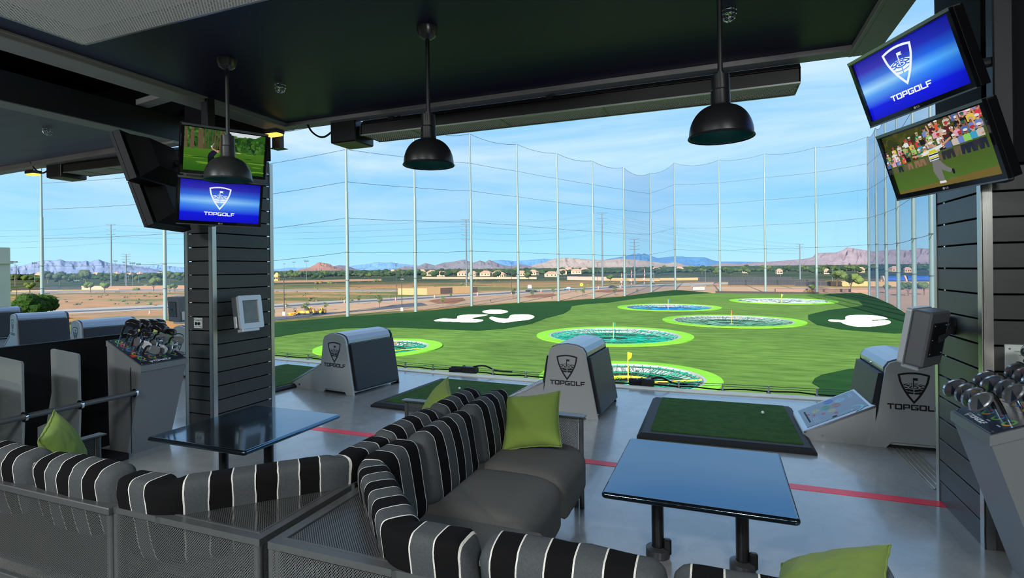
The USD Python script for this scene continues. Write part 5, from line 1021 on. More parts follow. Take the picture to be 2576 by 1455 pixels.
def club_mesh(kind):
    """club standing head-up, grip end in the rack: local z along the shaft, face towards -y, toe towards +x"""
    Lh = {'iron': 0.088, 'wedge': 0.078, 'hybrid': 0.10, 'wood': 0.125}[kind]; parts = []
    parts.append(('shaft', cyl((0, 0, -0.02), (0, 0, Lh - 0.035), 0.0058, 10), M_SHAFT))
    if kind in ('iron', 'wedge'):
        parts.append(('hosel', tube(catmull([(0, 0, Lh - 0.05), (0, 0, Lh - 0.01), (0.006, 0, Lh + 0.022), (0.022, 0, Lh + 0.036)], 5), 0.0068, 10), M_HOSEL))
        out = [(0.012, 0.020), (0.03, 0.030), (0.055, 0.034), (0.078, 0.030), (0.092, 0.015), (0.094, -0.006), (0.085, -0.020), (0.06, -0.026), (0.03, -0.018), (0.012, -0.002)]
        g = sg.Polygon(catmull(out, 5, closed=True)); h_ = prism(g, 0, 0.004); rim_ = prism(g.difference(g.buffer(-0.0055)), 0.004, 0.008); core_ = prism(g.buffer(-0.006).intersection(sg.Polygon([(0.045, -0.03), (0.075, -0.03), (0.06, 0.02)])), 0.004, 0.006)
        parts.append(('head', placed(trimesh.util.concatenate([h_, rim_]), (0.0, -0.004, Lh + 0.012), (1, 0, 0), (0, 0.30, 0.95), (0, 0.95, -0.30)), M_IRON)); parts.append(('badge', placed(core_, (0.0, -0.004, Lh + 0.012), (1, 0, 0), (0, 0.30, 0.95), (0, 0.95, -0.30)), mat('badge_blue', (96, 112, 136), 0.2, metal=0.9)))
    else:
        r = 0.052 if kind == 'wood' else 0.038
        parts.append(('hosel', tube(catmull([(0, 0, Lh - 0.06), (0, 0, Lh - 0.01), (0.004, 0, Lh + 0.012), (0.014, 0.004, Lh + 0.03)], 5), 0.0075, 10), M_HOSEL))
        s_ = trimesh.creation.icosphere(3, 1.0); v = s_.vertices; v[:, 2] = np.where(v[:, 2] < -0.35, -0.35 + 0.1 * (v[:, 2] + 0.35), v[:, 2]); v[:, 1] = np.where(v[:, 1] < -0.55, -0.55, v[:, 1])
        s_.vertices = v * [r * 1.12, r, r * 0.62] + [r * 0.95, r * 0.55, Lh + 0.030]; T = trimesh.transformations.rotation_matrix(math.radians(12), [1, 0, 0], [0, 0, Lh]); s_.apply_transform(T); parts.append(('head', s_, M_WOOD))
        parts.append(('face', placed(bx(-r * 0.72, -r * 0.30, 0, r * 0.72, r * 0.38, 0.003, 0.001), (r * 0.95, -0.001, Lh + 0.033), (1, 0, 0), (0, 0, 1), (0, -1, 0)), M_IRON))
    return parts
CLUBS = {k: club_mesh(k) for k in ('iron', 'wedge', 'hybrid', 'wood')}
_first = {}
def club(pos, n, heading, kind, label, group, sc=1.5):
    x = UsdGeom.Xform.Define(stage, numbered('golf_club')); p = x.GetPrim()
    z = np.asarray(n, float); a = np.array([math.cos(heading), math.sin(heading), 0]); a -= z * (a @ z); a /= np.linalg.norm(a); b = np.cross(z, a); a, b, z = a * sc, b * sc, z * sc / np.linalg.norm(z); M = np.eye(4); M[0, :3], M[1, :3], M[2, :3], M[3, :3] = a, b, z, pos
    if kind in _first:
        p.GetReferences().AddInternalReference(_first[kind].GetPath()); p.SetInstanceable(True); x.ClearXformOpOrder()
        x.AddTransformOp(opSuffix='here').Set(Gf.Matrix4d(*M.ravel().tolist()))
    else:
        x.AddTransformOp().Set(Gf.Matrix4d(*M.ravel().tolist())); _first[kind] = p
        for nm, m, mm in CLUBS[kind]: obj(nm, m, mm, p)
    tag(p, label, 'golf club', group)
RL, SPL, WL, NL, UL = rack(-5.34, -5.86, 3.62, 4.12, 0.925, 1.16, -5.60, 1, 'grey club rack on the left with sloping navy top full of clubs', 5, 4)
COLN = ['nearest the camera', 'second from the camera', 'third from the camera', 'next to the pillar']; ROWN = ['lowest', 'second lowest', 'middle', 'second highest', 'highest']
for (u, v, i, j) in SPL:
    jj = j if True else 0; kind = ('wedge', 'iron', 'iron', 'hybrid', 'wood')[i]
    if i == 2 and j in (0, 2): kind = 'hybrid'
    if i == 3 and j == 1: kind = 'wood'
    near = WL(u, v)[1]; order = 3 - j
    club(WL(u, v, 0.0), NL + np.array([0.02 * (i % 2), 0.03 * (j - 1.5), 0]), math.radians(-35 + 24 * ((i * 3 + j * 5) % 4)), kind, f'golf club in the {ROWN[i]} row of the left rack, {COLN[order]}', 'clubs in the left rack', 1.4)
RR_, SPR, WR, NR, UR = rack(1.33, 1.93, 3.60, 4.13, 0.925, 1.17, 1.62, -1, 'grey club rack at the right edge with sloping navy top and irons', 4, 4)
for (u, v, i, j) in SPR:
    kind = 'iron' if j < 4 and i < 3 else 'wood'
    if (i, j) in ((0, 3), (1, 3), (2, 3), (0, 2)): pass
    ly = WR(u, v)[1]; order = 3 - j if WR(0, 1)[1] < WR(0, 0)[1] else j
    club(WR(u, v, 0.0), NR, math.radians(196 + 5 * ((i + j) % 3)), kind, f'golf club in the {("lowest", "second lowest", "second highest", "highest")[i]} row of the right rack, {COLN[order]}', 'clubs in the right rack', 1.6)

# ---------------------------------------------------------------- bag stand left of the clubs
M_FIN = mat('fin_grey', (132, 138, 138), 0.42, metal=0.3, noise=(200, 0.04)); M_DARKP = mat('panel_black', (9, 9, 10), 0.6, spec=0.3)
t = thing('bag_stand', 'black golf bag stand with grey upright fins and a handrail at left', 'bag stand', (-5.9, 2.4, 0))
obj('back_panel', bx(-0.28, -2.2, 0, -0.24, 1.80, 1.172), M_DARKP, t, smooth=False)
obj('base', bx(-0.24, -2.2, 0, 0.40, 1.20, 0.06), M_DARKP, t, smooth=False)
for y in (0.335, -0.07 - 0.02, -0.52, -0.95, -1.4):
    fin = [(-0.24, 0.06), (0.30, 0.06), (0.36, 0.30), (0.38, 0.60), (0.375, 1.10), (0.36, 1.12), (-0.01, 1.15), (-0.03, 1.14), (-0.02, 0.75), (-0.10, 0.45), (-0.24, 0.40)]
    obj('fin', placed(prism(fin, 0, 0.018), (0.1, y + 0.4, 0), (1, 0, 0), (0, 0, 1), (0, -1, 0)), M_FIN, t, smooth=False)
h = obj('handrail', cyl((0.50, -2.2, 0.665), (0.50, 1.215, 0.665), 0.024, 18), M_FR, t)
for y in (1.205, 0.72, 0.30, -0.13, -0.6): obj('flange', [cyl((0.50, y - 0.012, 0.665), (0.50, y + 0.006, 0.665), 0.042, 20), cyl((0.53, y - 0.02, 0.68), (0.53, y, 0.68), 0.008, 8)], M_CHROME, h)
obj('lip', hull([(-0.30, -2.2, 1.172), (-0.30, 0.2, 1.172), (-0.05, -2.2, 1.19), (-0.05, 0.2, 1.19), (-0.3, -2.2, 1.2), (-0.3, 0.2, 1.2)]) if False else bx(-0.29, -2.2, 1.172, -0.23, 1.80, 1.178), M_DARKP, t, smooth=False)
single('end_column', [bx(-22.9, 10.2, -4, -22.3, 10.8, 2.75, 0.02), bx(-22.95, 10.15, 2.2, -22.25, 10.85, 2.3)], mat('column_cream', (196, 196, 176), 0.7, noise=(1, 0.05)), 'cream end column of the building at the left edge', 'column', smooth=False)
# ---------------------------------------------------------------- beyond the net: ground strips
rb = np.random.default_rng(21)
M_ASPH = mat('asphalt', (78, 78, 84), 0.9, spec=0.15, noise=(0.3, 0.12)); M_ROAD = mat('road_concrete', (150, 142, 132), 0.9, spec=0.1, noise=(0.2, 0.08)); M_GRAVEL = mat('rail_gravel', (120, 108, 98), 0.95, noise=(0.6, 0.2))
M_DIRT = mat('graded_dirt', (168, 136, 106), 0.95, spec=0.05, noise=(0.15, 0.12)); M_RDIRT = mat('red_dirt', (132, 88, 58), 0.95, spec=0.05, noise=(0.4, 0.15)); M_TAN = mat('block_tan', (160, 130, 86), 0.85, noise=(0.5, 0.05)); M_TAN2 = mat('stucco_pink', (164, 136, 114), 0.85, noise=(0.3, 0.04))
M_TILE = mat('roof_tile_pink', (150, 116, 98), 0.85, noise=(0.5, 0.08)); M_BROWN = mat('gate_brown', (74, 54, 42), 0.7); M_GLASSD = mat('window_dark', (30, 36, 44), 0.1, spec=0.7); M_WHITE = mat('paint_white', (200, 200, 196), 0.5)
M_YEL = mat('machine_yellow', (226, 160, 22), 0.45); M_TYRE = mat('tyre_black', (20, 20, 20), 0.8); M_ORANGE = mat('cone_orange', (232, 92, 40), 0.6); M_WPOLE = mat('weathered_steel', (88, 98, 104), 0.6)
def strip(name, pts, m, lift, label): struct(name, prism(pxpoly(pts, GZ), GZ - 0.3, GZ + lift), m, label, smooth=False)
strip('graded_slope', [(692, 808), (760, 800), (860, 792), (1000, 783), (1190, 768), (1305, 761), (1405, 756), (1493, 750), (1640, 738), (1720, 735), (1900, 745), (2300, 800), (2360, 800), (2360, 726), (1900, 722), (1640, 722), (1300, 740), (1000, 756), (692, 778)], M_DIRT, 0.02, 'graded dirt slope between the range and the road')
strip('road', [(0, 800), (160, 790), (470, 776), (692, 777), (860, 766), (1060, 755), (1300, 740), (1500, 729), (1700, 719.5), (1900, 713), (1900, 709), (1700, 713.5), (1500, 722.5), (1300, 732), (1060, 746), (860, 756), (692, 765), (470, 764), (160, 779), (0, 790)], M_ROAD, 0.05, 'pale road running past the range')
strip('road', [(0, 797.5), (160, 787.5), (470, 773.5), (692, 774), (860, 763.5), (1060, 752.5), (1300, 738), (1500, 727.5), (1700, 718.5), (1700, 716.8), (1500, 725), (1300, 735), (1060, 749.5), (860, 760.5), (692, 770.5), (470, 770.3), (160, 784), (0, 794.5)], M_ASPH, 0.09, 'dark asphalt lane in the pale road')
strip('car_park', [(560, 818), (692, 807), (760, 801), (843, 790), (925, 782.5), (1009, 775), (1075, 768), (1060, 762), (990, 768), (930, 779), (850, 786), (760, 790), (729, 796), (692, 798), (560, 808)], M_ASPH, 0.06, 'dark asphalt car park beside the range')
strip('railway_bed', [(0, 741), (200, 737), (470, 733), (692, 734.5), (900, 734), (1000, 733), (1000, 729.5), (900, 729.5), (692, 729), (470, 728), (200, 731), (0, 736)], M_GRAVEL, 0.25, 'grey gravel railway bed across the desert')
for P in ([(1318, 748), (1340, 743), (1390, 739), (1400, 744), (1372, 749), (1330, 750)], [(1495, 732), (1530, 729), (1570, 729), (1575, 734), (1530, 737), (1500, 736)], [(1075, 758), (1110, 752), (1165, 750), (1172, 756), (1140, 765), (1100, 764)]):
    strip('dirt_basin', P, M_RDIRT, 0.06, 'patch of freshly dug red dirt beside the road')

# ---------------------------------------------------------------- mountains
def mountain(label, pts, D, col, base=10, seed=1, depth=0.22, rough=0.10, light=None):
    """profile in photo pixels, built as a rugged ridge standing D metres away"""
    pts = np.array(pts, float); n_ = 240; xs = np.linspace(pts[0, 0], pts[-1, 0], n_); ys = np.interp(xs, pts[:, 0], pts[:, 1])
    ridge = np.array([at_dist(x, y, D) for x, y in zip(xs, ys)]); hgt = np.maximum(ridge[:, 2] - GZ, 5.0)
    t_ = np.linspace(0, 1, n_); hgt *= 1 + 0.0 * t_
    dirs = np.array([ray(x, 676)[:2] for x in xs]); dirs /= np.linalg.norm(dirs, axis=1)[:, None]
    rows = 26; v = []; W_ = depth * D
    span = np.linalg.norm(ridge[-1, :2] - ridge[0, :2])
    for j in range(rows + 4):
        f = j / (rows - 1) if j < rows else 1 - (j - rows + 1) / 4.0
        off = -(1 - f) * W_ * 0.5 if j < rows else (j - rows + 1) / 4.0 * W_ * 0.5
        q = np.c_[t_ * span / D * 75, np.full(n_, f * 1.6 if j < rows else 3 + j), np.full(n_, seed)]
        nz = 0.62 - np.abs(meshkit.fbm(q, 5, seed) - 0.5) * 4.2
        prof = f ** 1.25
        z = GZ - 2 + hgt * np.clip(prof + rough * 3.0 * nz * (4 * f * (1 - f)) ** 0.7, 0, 0.985 if f < 1 else 1)
        xy = ridge[:, :2] + dirs * (off + 0.16 * W_ * nz * (1 - f))[:, None]
        v.append(np.c_[xy, z])
    v = np.vstack(v); R_ = rows + 4; f = []
    for a in range(R_ - 1):
        for k in range(n_ - 1):
            u0 = a * n_ + k; f += [[u0, u0 + 1, u0 + n_ + 1], [u0, u0 + n_ + 1, u0 + n_]]
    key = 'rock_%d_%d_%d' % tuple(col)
    m = mat(key, col, 0.95, spec=0.05, noise=(0.0016, 0.16, (1, 1, 2.5)))  # col carries the tint of aerial haze in the base colour
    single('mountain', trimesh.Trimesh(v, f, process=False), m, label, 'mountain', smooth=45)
Z2 = lambda P: [(x / 5.48, 640 + y / 5.48) for x, y in P]
Z7 = lambda P: [(680 + x / 6.133, 640 + y / 6.133) for x, y in P]
Z5 = lambda P: [(1600 + x / 4.954, 640 + y / 4.954) for x, y in P]
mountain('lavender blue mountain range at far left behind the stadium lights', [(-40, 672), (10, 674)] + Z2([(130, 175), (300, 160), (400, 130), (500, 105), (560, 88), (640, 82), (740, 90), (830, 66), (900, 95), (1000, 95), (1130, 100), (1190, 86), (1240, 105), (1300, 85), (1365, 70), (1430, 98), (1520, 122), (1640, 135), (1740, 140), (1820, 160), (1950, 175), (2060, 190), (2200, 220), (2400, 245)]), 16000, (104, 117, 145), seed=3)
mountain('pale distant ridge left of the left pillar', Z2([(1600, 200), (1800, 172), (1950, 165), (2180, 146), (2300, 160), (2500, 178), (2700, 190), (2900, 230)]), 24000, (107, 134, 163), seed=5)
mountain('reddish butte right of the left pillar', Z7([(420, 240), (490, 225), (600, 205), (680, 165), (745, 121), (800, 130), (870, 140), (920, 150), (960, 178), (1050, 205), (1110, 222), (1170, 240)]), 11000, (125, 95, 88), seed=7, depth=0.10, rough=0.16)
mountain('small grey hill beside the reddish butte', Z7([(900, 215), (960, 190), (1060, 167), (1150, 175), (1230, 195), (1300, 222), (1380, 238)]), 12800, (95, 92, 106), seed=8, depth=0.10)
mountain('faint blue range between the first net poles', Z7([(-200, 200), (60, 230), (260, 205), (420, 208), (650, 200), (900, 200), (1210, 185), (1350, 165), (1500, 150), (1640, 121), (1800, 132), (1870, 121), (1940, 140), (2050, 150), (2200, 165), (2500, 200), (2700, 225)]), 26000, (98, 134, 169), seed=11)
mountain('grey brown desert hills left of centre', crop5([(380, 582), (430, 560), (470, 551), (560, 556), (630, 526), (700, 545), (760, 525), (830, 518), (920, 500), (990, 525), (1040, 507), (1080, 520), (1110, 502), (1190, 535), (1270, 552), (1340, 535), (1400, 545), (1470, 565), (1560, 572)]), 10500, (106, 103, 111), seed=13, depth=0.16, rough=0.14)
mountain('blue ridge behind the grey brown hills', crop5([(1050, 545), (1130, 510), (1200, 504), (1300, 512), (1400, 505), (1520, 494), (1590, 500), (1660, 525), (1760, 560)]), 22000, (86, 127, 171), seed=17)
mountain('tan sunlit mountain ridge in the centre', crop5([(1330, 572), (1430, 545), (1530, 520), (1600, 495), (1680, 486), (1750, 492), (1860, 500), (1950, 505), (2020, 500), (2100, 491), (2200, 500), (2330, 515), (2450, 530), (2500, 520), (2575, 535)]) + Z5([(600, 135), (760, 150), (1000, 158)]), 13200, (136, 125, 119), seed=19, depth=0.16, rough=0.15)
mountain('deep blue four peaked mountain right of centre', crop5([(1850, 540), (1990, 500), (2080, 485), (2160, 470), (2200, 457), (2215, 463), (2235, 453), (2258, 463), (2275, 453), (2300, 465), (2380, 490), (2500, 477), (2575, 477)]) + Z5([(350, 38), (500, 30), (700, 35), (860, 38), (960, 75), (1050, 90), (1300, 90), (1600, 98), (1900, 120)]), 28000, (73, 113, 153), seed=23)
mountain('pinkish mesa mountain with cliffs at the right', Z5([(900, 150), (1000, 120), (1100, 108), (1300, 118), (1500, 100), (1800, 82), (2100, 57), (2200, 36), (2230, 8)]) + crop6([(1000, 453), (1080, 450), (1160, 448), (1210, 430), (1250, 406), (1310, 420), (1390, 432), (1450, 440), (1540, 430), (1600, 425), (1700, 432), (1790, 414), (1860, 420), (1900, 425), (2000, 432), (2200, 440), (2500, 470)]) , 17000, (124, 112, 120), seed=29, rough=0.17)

# ---------------------------------------------------------------- trees and shrubs
LEAFN = {}
def leaf_mat(name, col, rnd=0.18):
    N = {'p': ('principled_bsdf', {'roughness': 0.8, 'specular_ior_level': 0.15}), 'tl': ('translucent_bsdf', {'color': srgb(*col)}), 'mx': ('mix_closure', {'fac': 0.2}),
         'oi': ('object_info', {}), 'gi': ('geometry', {}), 'ad': ('math', {'math_type': 'add'}), 'fr': ('math', {'math_type': 'fraction'}), 'mr': ('map_range', {'to_min': 1 - rnd, 'to_max': 1 + rnd}), 'hv': ('hsv', {'color': srgb(*col)})}
    return usdkit.material(stage, f'/World/Looks/{name}', N, [('oi.random', 'ad.value1'), ('gi.random_per_island', 'ad.value2'), ('ad.value', 'fr.value1'), ('fr.value', 'mr.value'), ('mr.result', 'hv.value'), ('hv.color', 'p.base_color'), ('p.BSDF', 'mx.closure1'), ('tl.BSDF', 'mx.closure2')], surface='mx.closure')
M_BARK = mat('bark', (92, 74, 58), 0.9)
def crown(blobs, leaves, size, seed):
    g = np.random.default_rng(seed); ms = []
    for (x, y, z, r) in blobs:
        s_ = trimesh.creation.icosphere(2, 1.0); v = s_.vertices; v *= (0.72 + 0.62 * meshkit.fbm(v * 2.6 + seed + x, 3, seed))[:, None]; s_.vertices = v * [r, r, r * 0.82] + [x, y, z]; ms.append(s_)
    per = leaves // len(blobs); V, Fc = [], []
    for (x, y, z, r) in blobs:
        d = g.normal(size=(per, 3)); d /= np.linalg.norm(d, axis=1)[:, None]; c = d * [r, r, r * 0.82] * g.uniform(0.75, 1.14, (per, 1)) + [x, y, z]
        a = g.normal(size=(per, 3)); a /= np.linalg.norm(a, axis=1)[:, None]; b = np.cross(a, g.normal(size=(per, 3))); b /= np.linalg.norm(b, axis=1)[:, None]; s = size * g.uniform(0.6, 1.4, (per, 1))
        o = len(V) * 3 if False else sum(len(q) for q in V); V.append(np.stack([c - a * s, c + b * s * 0.6, c + a * s], 1).reshape(-1, 3)); Fc.append(np.arange(per * 3).reshape(-1, 3) + o)
    ms.append(trimesh.Trimesh(np.vstack(V), np.vstack(Fc), process=False)); return trimesh.util.concatenate(ms)
def blobs_of(seed, n_, w, z0, z1, r):
    g = np.random.default_rng(seed); return [(g.uniform(-1, 1) * w, g.uniform(-1, 1) * w, g.uniform(z0, z1), r * g.uniform(0.75, 1.2)) for _ in range(n_)]
KINDS = {   # unit: about 1 m tall, scaled up per tree
    'dark': ('dark green bushy tree in the tree belt beyond the desert lot', (44, 62, 28), blobs_of(1, 7, 0.26, 0.42, 0.72, 0.24), 500, 0.045),
    'olive': ('olive green round tree in the tree belt beyond the desert lot', (70, 84, 34), blobs_of(2, 7, 0.30, 0.42, 0.70, 0.25), 500, 0.045),
    'grey': ('grey green tall tree in the tree belt beyond the desert lot', (68, 80, 54), blobs_of(3, 8, 0.20, 0.40, 0.80, 0.20), 500, 0.045),
    'pale': ('pale green spreading tree standing on bare desert ground', (88, 104, 48), blobs_of(4, 7, 0.36, 0.55, 0.78, 0.20), 600, 0.04),
}
_tree = {}
def tree(kind, loc, h, label=None, group=None, rz=None):
    rz = rb.uniform(0, 360) if rz is None else rz
    lab, col, bl, nl, sz = KINDS[kind]
    if kind not in _tree:
        x = UsdGeom.Xform.Define(stage, numbered('tree')); p = x.GetPrim(); x.AddTranslateOp().Set(Gf.Vec3d(*map(float, loc))); x.AddRotateZOp().Set(float(rz)); x.AddScaleOp().Set(Gf.Vec3f(h, h, h)); tag(p, label or lab, 'tree', group or f'{kind} trees beyond the desert lot')
        obj('crown', crown(bl, nl, sz, 3), leaf_mat(f'leaf_{kind}', col), p, smooth=False)
        obj('trunk', [tube(catmull([(0, 0, 0), (0.01, 0.01, 0.2), (0.0, 0.03, 0.5)], 4), 0.028, 7), cyl((0, 0, 0.22), (0.15, 0.05, 0.5), 0.015, 6), cyl((0, 0, 0.25), (-0.14, -0.06, 0.52), 0.015, 6)], M_BARK, p); _tree[kind] = p; return p
    return dup(_tree[kind], loc, rz, label, group, h, 'tree')
def spot(px, py): return at(px, py, GZ)
def mpp(p): return np.dot(p - EYE, _f) / F_PX       # metres per photo pixel at a point
cols = [(28, 470), (690, 1060), (1060, 1660), (1660, 2190), (2190, 2345)]
for k in range(292):
    a, b = cols[rb.choice(5, p=[0.24, 0.22, 0.26, 0.22, 0.06])]; px = rb.uniform(a, b); hor = 676 - 0.0113 * (px - 1288); py = hor + rb.choice([rb.uniform(10.5, 16), rb.uniform(15, 25)], p=[0.6, 0.4])
    if 1030 < px < 1480 and py > hor + 21: continue
    p = spot(px, py); tree(('dark', 'olive', 'grey', 'dark')[k % 4] if px < 1660 else ('olive', 'dark', 'olive', 'dark')[k % 4], p, rb.uniform(13, 19) * mpp(p) * (0.85 if py < hor + 14 else 1.0))
for px, py, hp, kd, lab in ((75, 740, 28, 'pale', 'pale spreading tree with bare trunk left of the first net pole'), (228, 737, 26, 'pale', 'pale spreading tree before the brown wall, left of the steel mast'), (263, 737, 25, 'pale', 'small round pale tree next to the tall steel mast'), (386, 734, 34, 'pale', 'wide pale tree with a thick crown left of the second net pole'), (120, 714, 32, 'grey', 'grey eucalyptus right of the first net pole'), (150, 718, 34, 'grey', 'brownish grey tall tree behind the brown wall'), (215, 715, 36, 'grey', 'tallest grey tree sticking up through the skyline at left'), (440, 737, 22, 'pale', 'pale bush-like tree right of the second net pole'),
                            (1095, 700, 18, 'dark', 'dark trees pair at the left end of the house row'), (1128, 700, 18, 'dark', 'dark round tree before the pink houses, left part'), (1250, 702, 20, 'dark', 'dark tree between pink houses by the second street light'), (1330, 703, 18, 'olive', 'yellowish tree at the right of the house row'), (1536, 709, 18, 'olive', 'round yellow green bush tree on the bare slope by the crossing'), (1290, 702, 24, 'dark', 'tall dark tree beside the street light in the house row'),
                            (2105, 722, 40, 'pale', 'large pale palo verde tree by the dark fence on the right'), (2140, 735, 44, 'pale', 'large pale palo verde tree in front of the right fence corner'), (2285, 745, 34, 'pale', 'large pale tree behind the right net poles'), (2325, 743, 32, 'pale', 'pale tree next to the right pillar edge'), (2232, 738, 20, 'pale', 'pale tree between the right net poles'), (2040, 735, 18, 'pale', 'small pale tree at the far edge of the range')):
    p = spot(px, py); tree(kd, p, hp * mpp(p) * 1.12, lab, 'single trees')
# the one close tree at the left, leafier
p = at(84, 822, GZ); k_ = mpp(p); t = thing('tree', 'bright green leafy tree close behind the left dispensers', 'tree', p)
bl = blobs_of(31, 18, 3.0, 2.4, 6.2, 1.7); obj('crown', crown(bl, 20000, 0.17, 31), leaf_mat('leaf_near', (40, 70, 22), 0.4), t, smooth=False); obj('trunk', [tube([(0, 0, -0.3), (0.2, 0, 2), (0, 0.3, 4)], 0.22, 8), cyl((0.1, 0, 1.4), (2, 0.6, 4), 0.1, 7), cyl((0.1, 0, 1.6), (-2, -0.5, 4), 0.1, 7)], M_BARK, t)
# the rest of the canopy out to the horizon: too many and too small to count
far = trimesh.util.concatenate([trimesh.Trimesh(*(lambda s_: (s_.vertices * (0.75 + 0.5 * meshkit.fbm(s_.vertices * 2.2, 3, 4))[:, None] * [1, 1, 0.7] + [0, 0, 0.5], s_.faces))(trimesh.creation.icosphere(2, 0.75)), process=False)])
pi = UsdGeom.PointInstancer.Define(stage, '/World/far_tree_canopy'); tag(pi, 'far dark green tree canopy covering the plain up to the mountains', 'trees', kind='stuff')
pr = UsdGeom.Xform.Define(stage, '/World/far_tree_canopy/prototypes'); usdkit.mesh(stage, '/World/far_tree_canopy/prototypes/tree_clump', far, leaf_mat('leaf_far', (48, 66, 36), 0.3), smooth=True)
pos, sc, pid = [], [], []
for k in range(9500):
    px = rb.uniform(-30, 2420); hor = 676 - 0.0113 * (px - 1288); py = hor + 1.9 + 13.0 * rb.uniform(0, 1) ** 1.5; q = at(px, py, GZ); s = rb.uniform(5, 8.5) if py > hor + 5 else rb.uniform(7, 12); pos.append(Gf.Vec3f(*map(float, q))); sc.append(Gf.Vec3f(s * rb.uniform(1.0, 2.0), s * rb.uniform(1.0, 2.0), s)); pid.append(0)
pi.CreatePrototypesRel().SetTargets(['/World/far_tree_canopy/prototypes/tree_clump']); pi.CreatePositionsAttr(Vt.Vec3fArray(pos)); pi.CreateScalesAttr(Vt.Vec3fArray(sc)); pi.CreateProtoIndicesAttr(Vt.IntArray(pid))
# desert scrub
KINDS['scrub'] = ('low dry desert shrub on the bare lot', (124, 104, 58), blobs_of(6, 4, 0.5, 0.2, 0.4, 0.42), 260, 0.14)
KINDS['green'] = ('low green desert shrub on the bare lot', (104, 116, 62), blobs_of(7, 4, 0.5, 0.2, 0.42, 0.42), 260, 0.14)
_shrub = {}
def shrub(kind, loc, h, label=None, group=None):
    lab, col, bl, nl, sz = KINDS[kind]
    if kind not in _shrub:
        x = UsdGeom.Xform.Define(stage, numbered('desert_shrub')); p = x.GetPrim(); x.AddTranslateOp().Set(Gf.Vec3d(*map(float, loc))); x.AddRotateZOp().Set(10.0); x.AddScaleOp().Set(Gf.Vec3f(h, h, h)); tag(p, label or lab, 'shrub', group or f'{kind} shrubs on the bare lot')
        obj('foliage', crown(bl, nl, sz, 6), leaf_mat(f'leaf_{kind}', col, 0.25), p, smooth=False); _shrub[kind] = p; return p
    return dup(_shrub[kind], loc, rb.uniform(0, 360), label, group, h, 'desert_shrub')
for k in range(190):
    a, b, y0, y1 = ((28, 470, 738, 770), (692, 1000, 708, 760), (1000, 1320, 702, 722), (1320, 1560, 704, 722))[rb.choice(4, p=[0.34, 0.3, 0.24, 0.12])]; px, py = rb.uniform(a, b), rb.uniform(y0, y1) + 6 * (b < 480) * 0
    shrub('scrub' if rb.random() < 0.6 else 'green', spot(px, py), rb.uniform(0.35, 1.1))
for px, py, h, kd, lab in ((340, 731.5, 3.0, 'green', 'pale blossoming bush mound beside the second steel mast'), (367, 721, 2.4, 'green', 'pale bush behind the blossoming mound'), (800, 715, 3.6, 'scrub', 'yellowish bush in front of the tree belt'), (830, 714, 3.4, 'green', 'pale cactus clump in front of the tree belt'), (946, 709, 3.6, 'green', 'olive bush before the dark fence at mid left'), (2035, 740, 2.4, 'scrub', 'dark red flowering shrub at the far right edge of the range'), (1160, 717, 2.2, 'green', 'green shrub behind the tan enclosure')):
    shrub(kd, spot(px, py), h, lab, 'single shrubs')
# staked saplings on the slope
KINDS['sap'] = ('thin young sapling planted on the dirt slope beside the range', (112, 124, 62), blobs_of(9, 5, 0.16, 0.35, 0.9, 0.13), 420, 0.055)
SAP = [(1060 + x / 4.293, 640 + y / 4.293, h) for x, y, h in ((230, 560, 110), (990, 478, 110), (1195, 470, 80), (1425, 440, 80), (1745, 460, 100), (2090, 445, 90), (1670, 420, 50), (1410, 495, 40), (750, 528, 40), (460, 520, 40), (2330, 425, 50), (320, 480, 60))] + [(680 + x / 6.133, 640 + y / 6.133, h * 0.9) for x, y, h in ((1360, 770, 110), (1690, 825, 160), (1850, 710, 70), (535, 950, 160), (860, 870, 100), (260, 850, 70))]
for i, (px, py, h) in enumerate(SAP):
    lab, col, bl, nl, sz = KINDS['sap']; p = spot(px, py); hh = h / 4.293 * mpp(p)
    if i == 0:
        x = UsdGeom.Xform.Define(stage, numbered('sapling')); sp0 = x.GetPrim(); x.AddTranslateOp().Set(Gf.Vec3d(*map(float, p))); x.AddRotateZOp().Set(0.0); x.AddScaleOp().Set(Gf.Vec3f(hh, hh, hh)); tag(sp0, lab, 'sapling', 'saplings on the dirt slope')
        obj('foliage', crown([(b[0], b[1], b[2], 0.02) for b in bl], 60, 0.02, 3) if False else crown(bl, nl, sz, 3).submesh([np.arange(320 * len(bl), 320 * len(bl) + nl // len(bl) * len(bl))], append=True), leaf_mat('leaf_sap', col, 0.25), sp0, smooth=False)
        obj('stem', [cyl((0, 0, 0), (0, 0, 0.8), 0.012, 6), cyl((0.08, 0, 0), (0.08, 0, 0.55), 0.010, 5)], M_BARK, sp0)
    else: dup(sp0, p, rb.uniform(0, 360), None, None, hh, 'sapling')

# ---------------------------------------------------------------- masts, wires and lights
def mast(px, py, top, label, arms=4, r=0.5):
    p = spot(px, py); D = np.dot(p - EYE, _f); h = at_dist(px, top, D)[2] - GZ; t = thing('power_mast', label, 'mast', p)
    obj('shaft', lathe([(r * 1.3, -0.2), (r * 0.7, h), (0.01, h)], 12), M_WPOLE, t)
    for k in range(arms):
        z = h - 0.4 - k * h * 0.075; obj('crossarm', [cyl((-3.4 * math.cos(YAW), -3.4 * math.sin(YAW), z + 0.3), (0, 0, z), 0.18, 6), cyl((0, 0, z), (3.4 * math.cos(YAW), 3.4 * math.sin(YAW), z + 0.3), 0.18, 6)], M_WPOLE, t)
    return p, h
MST = [mast(280.5, 728, 565, 'tall steel power mast with crossarms at the left'), mast(1174, 721.5, 552, 'tall steel power mast left of the sixth net pole', 5), mast(1516, 720.5, 535, 'tall steel power mast right of the eighth net pole', 3), mast(2013, 703, 614, 'bare steel power mast near the far right corner', 2)]
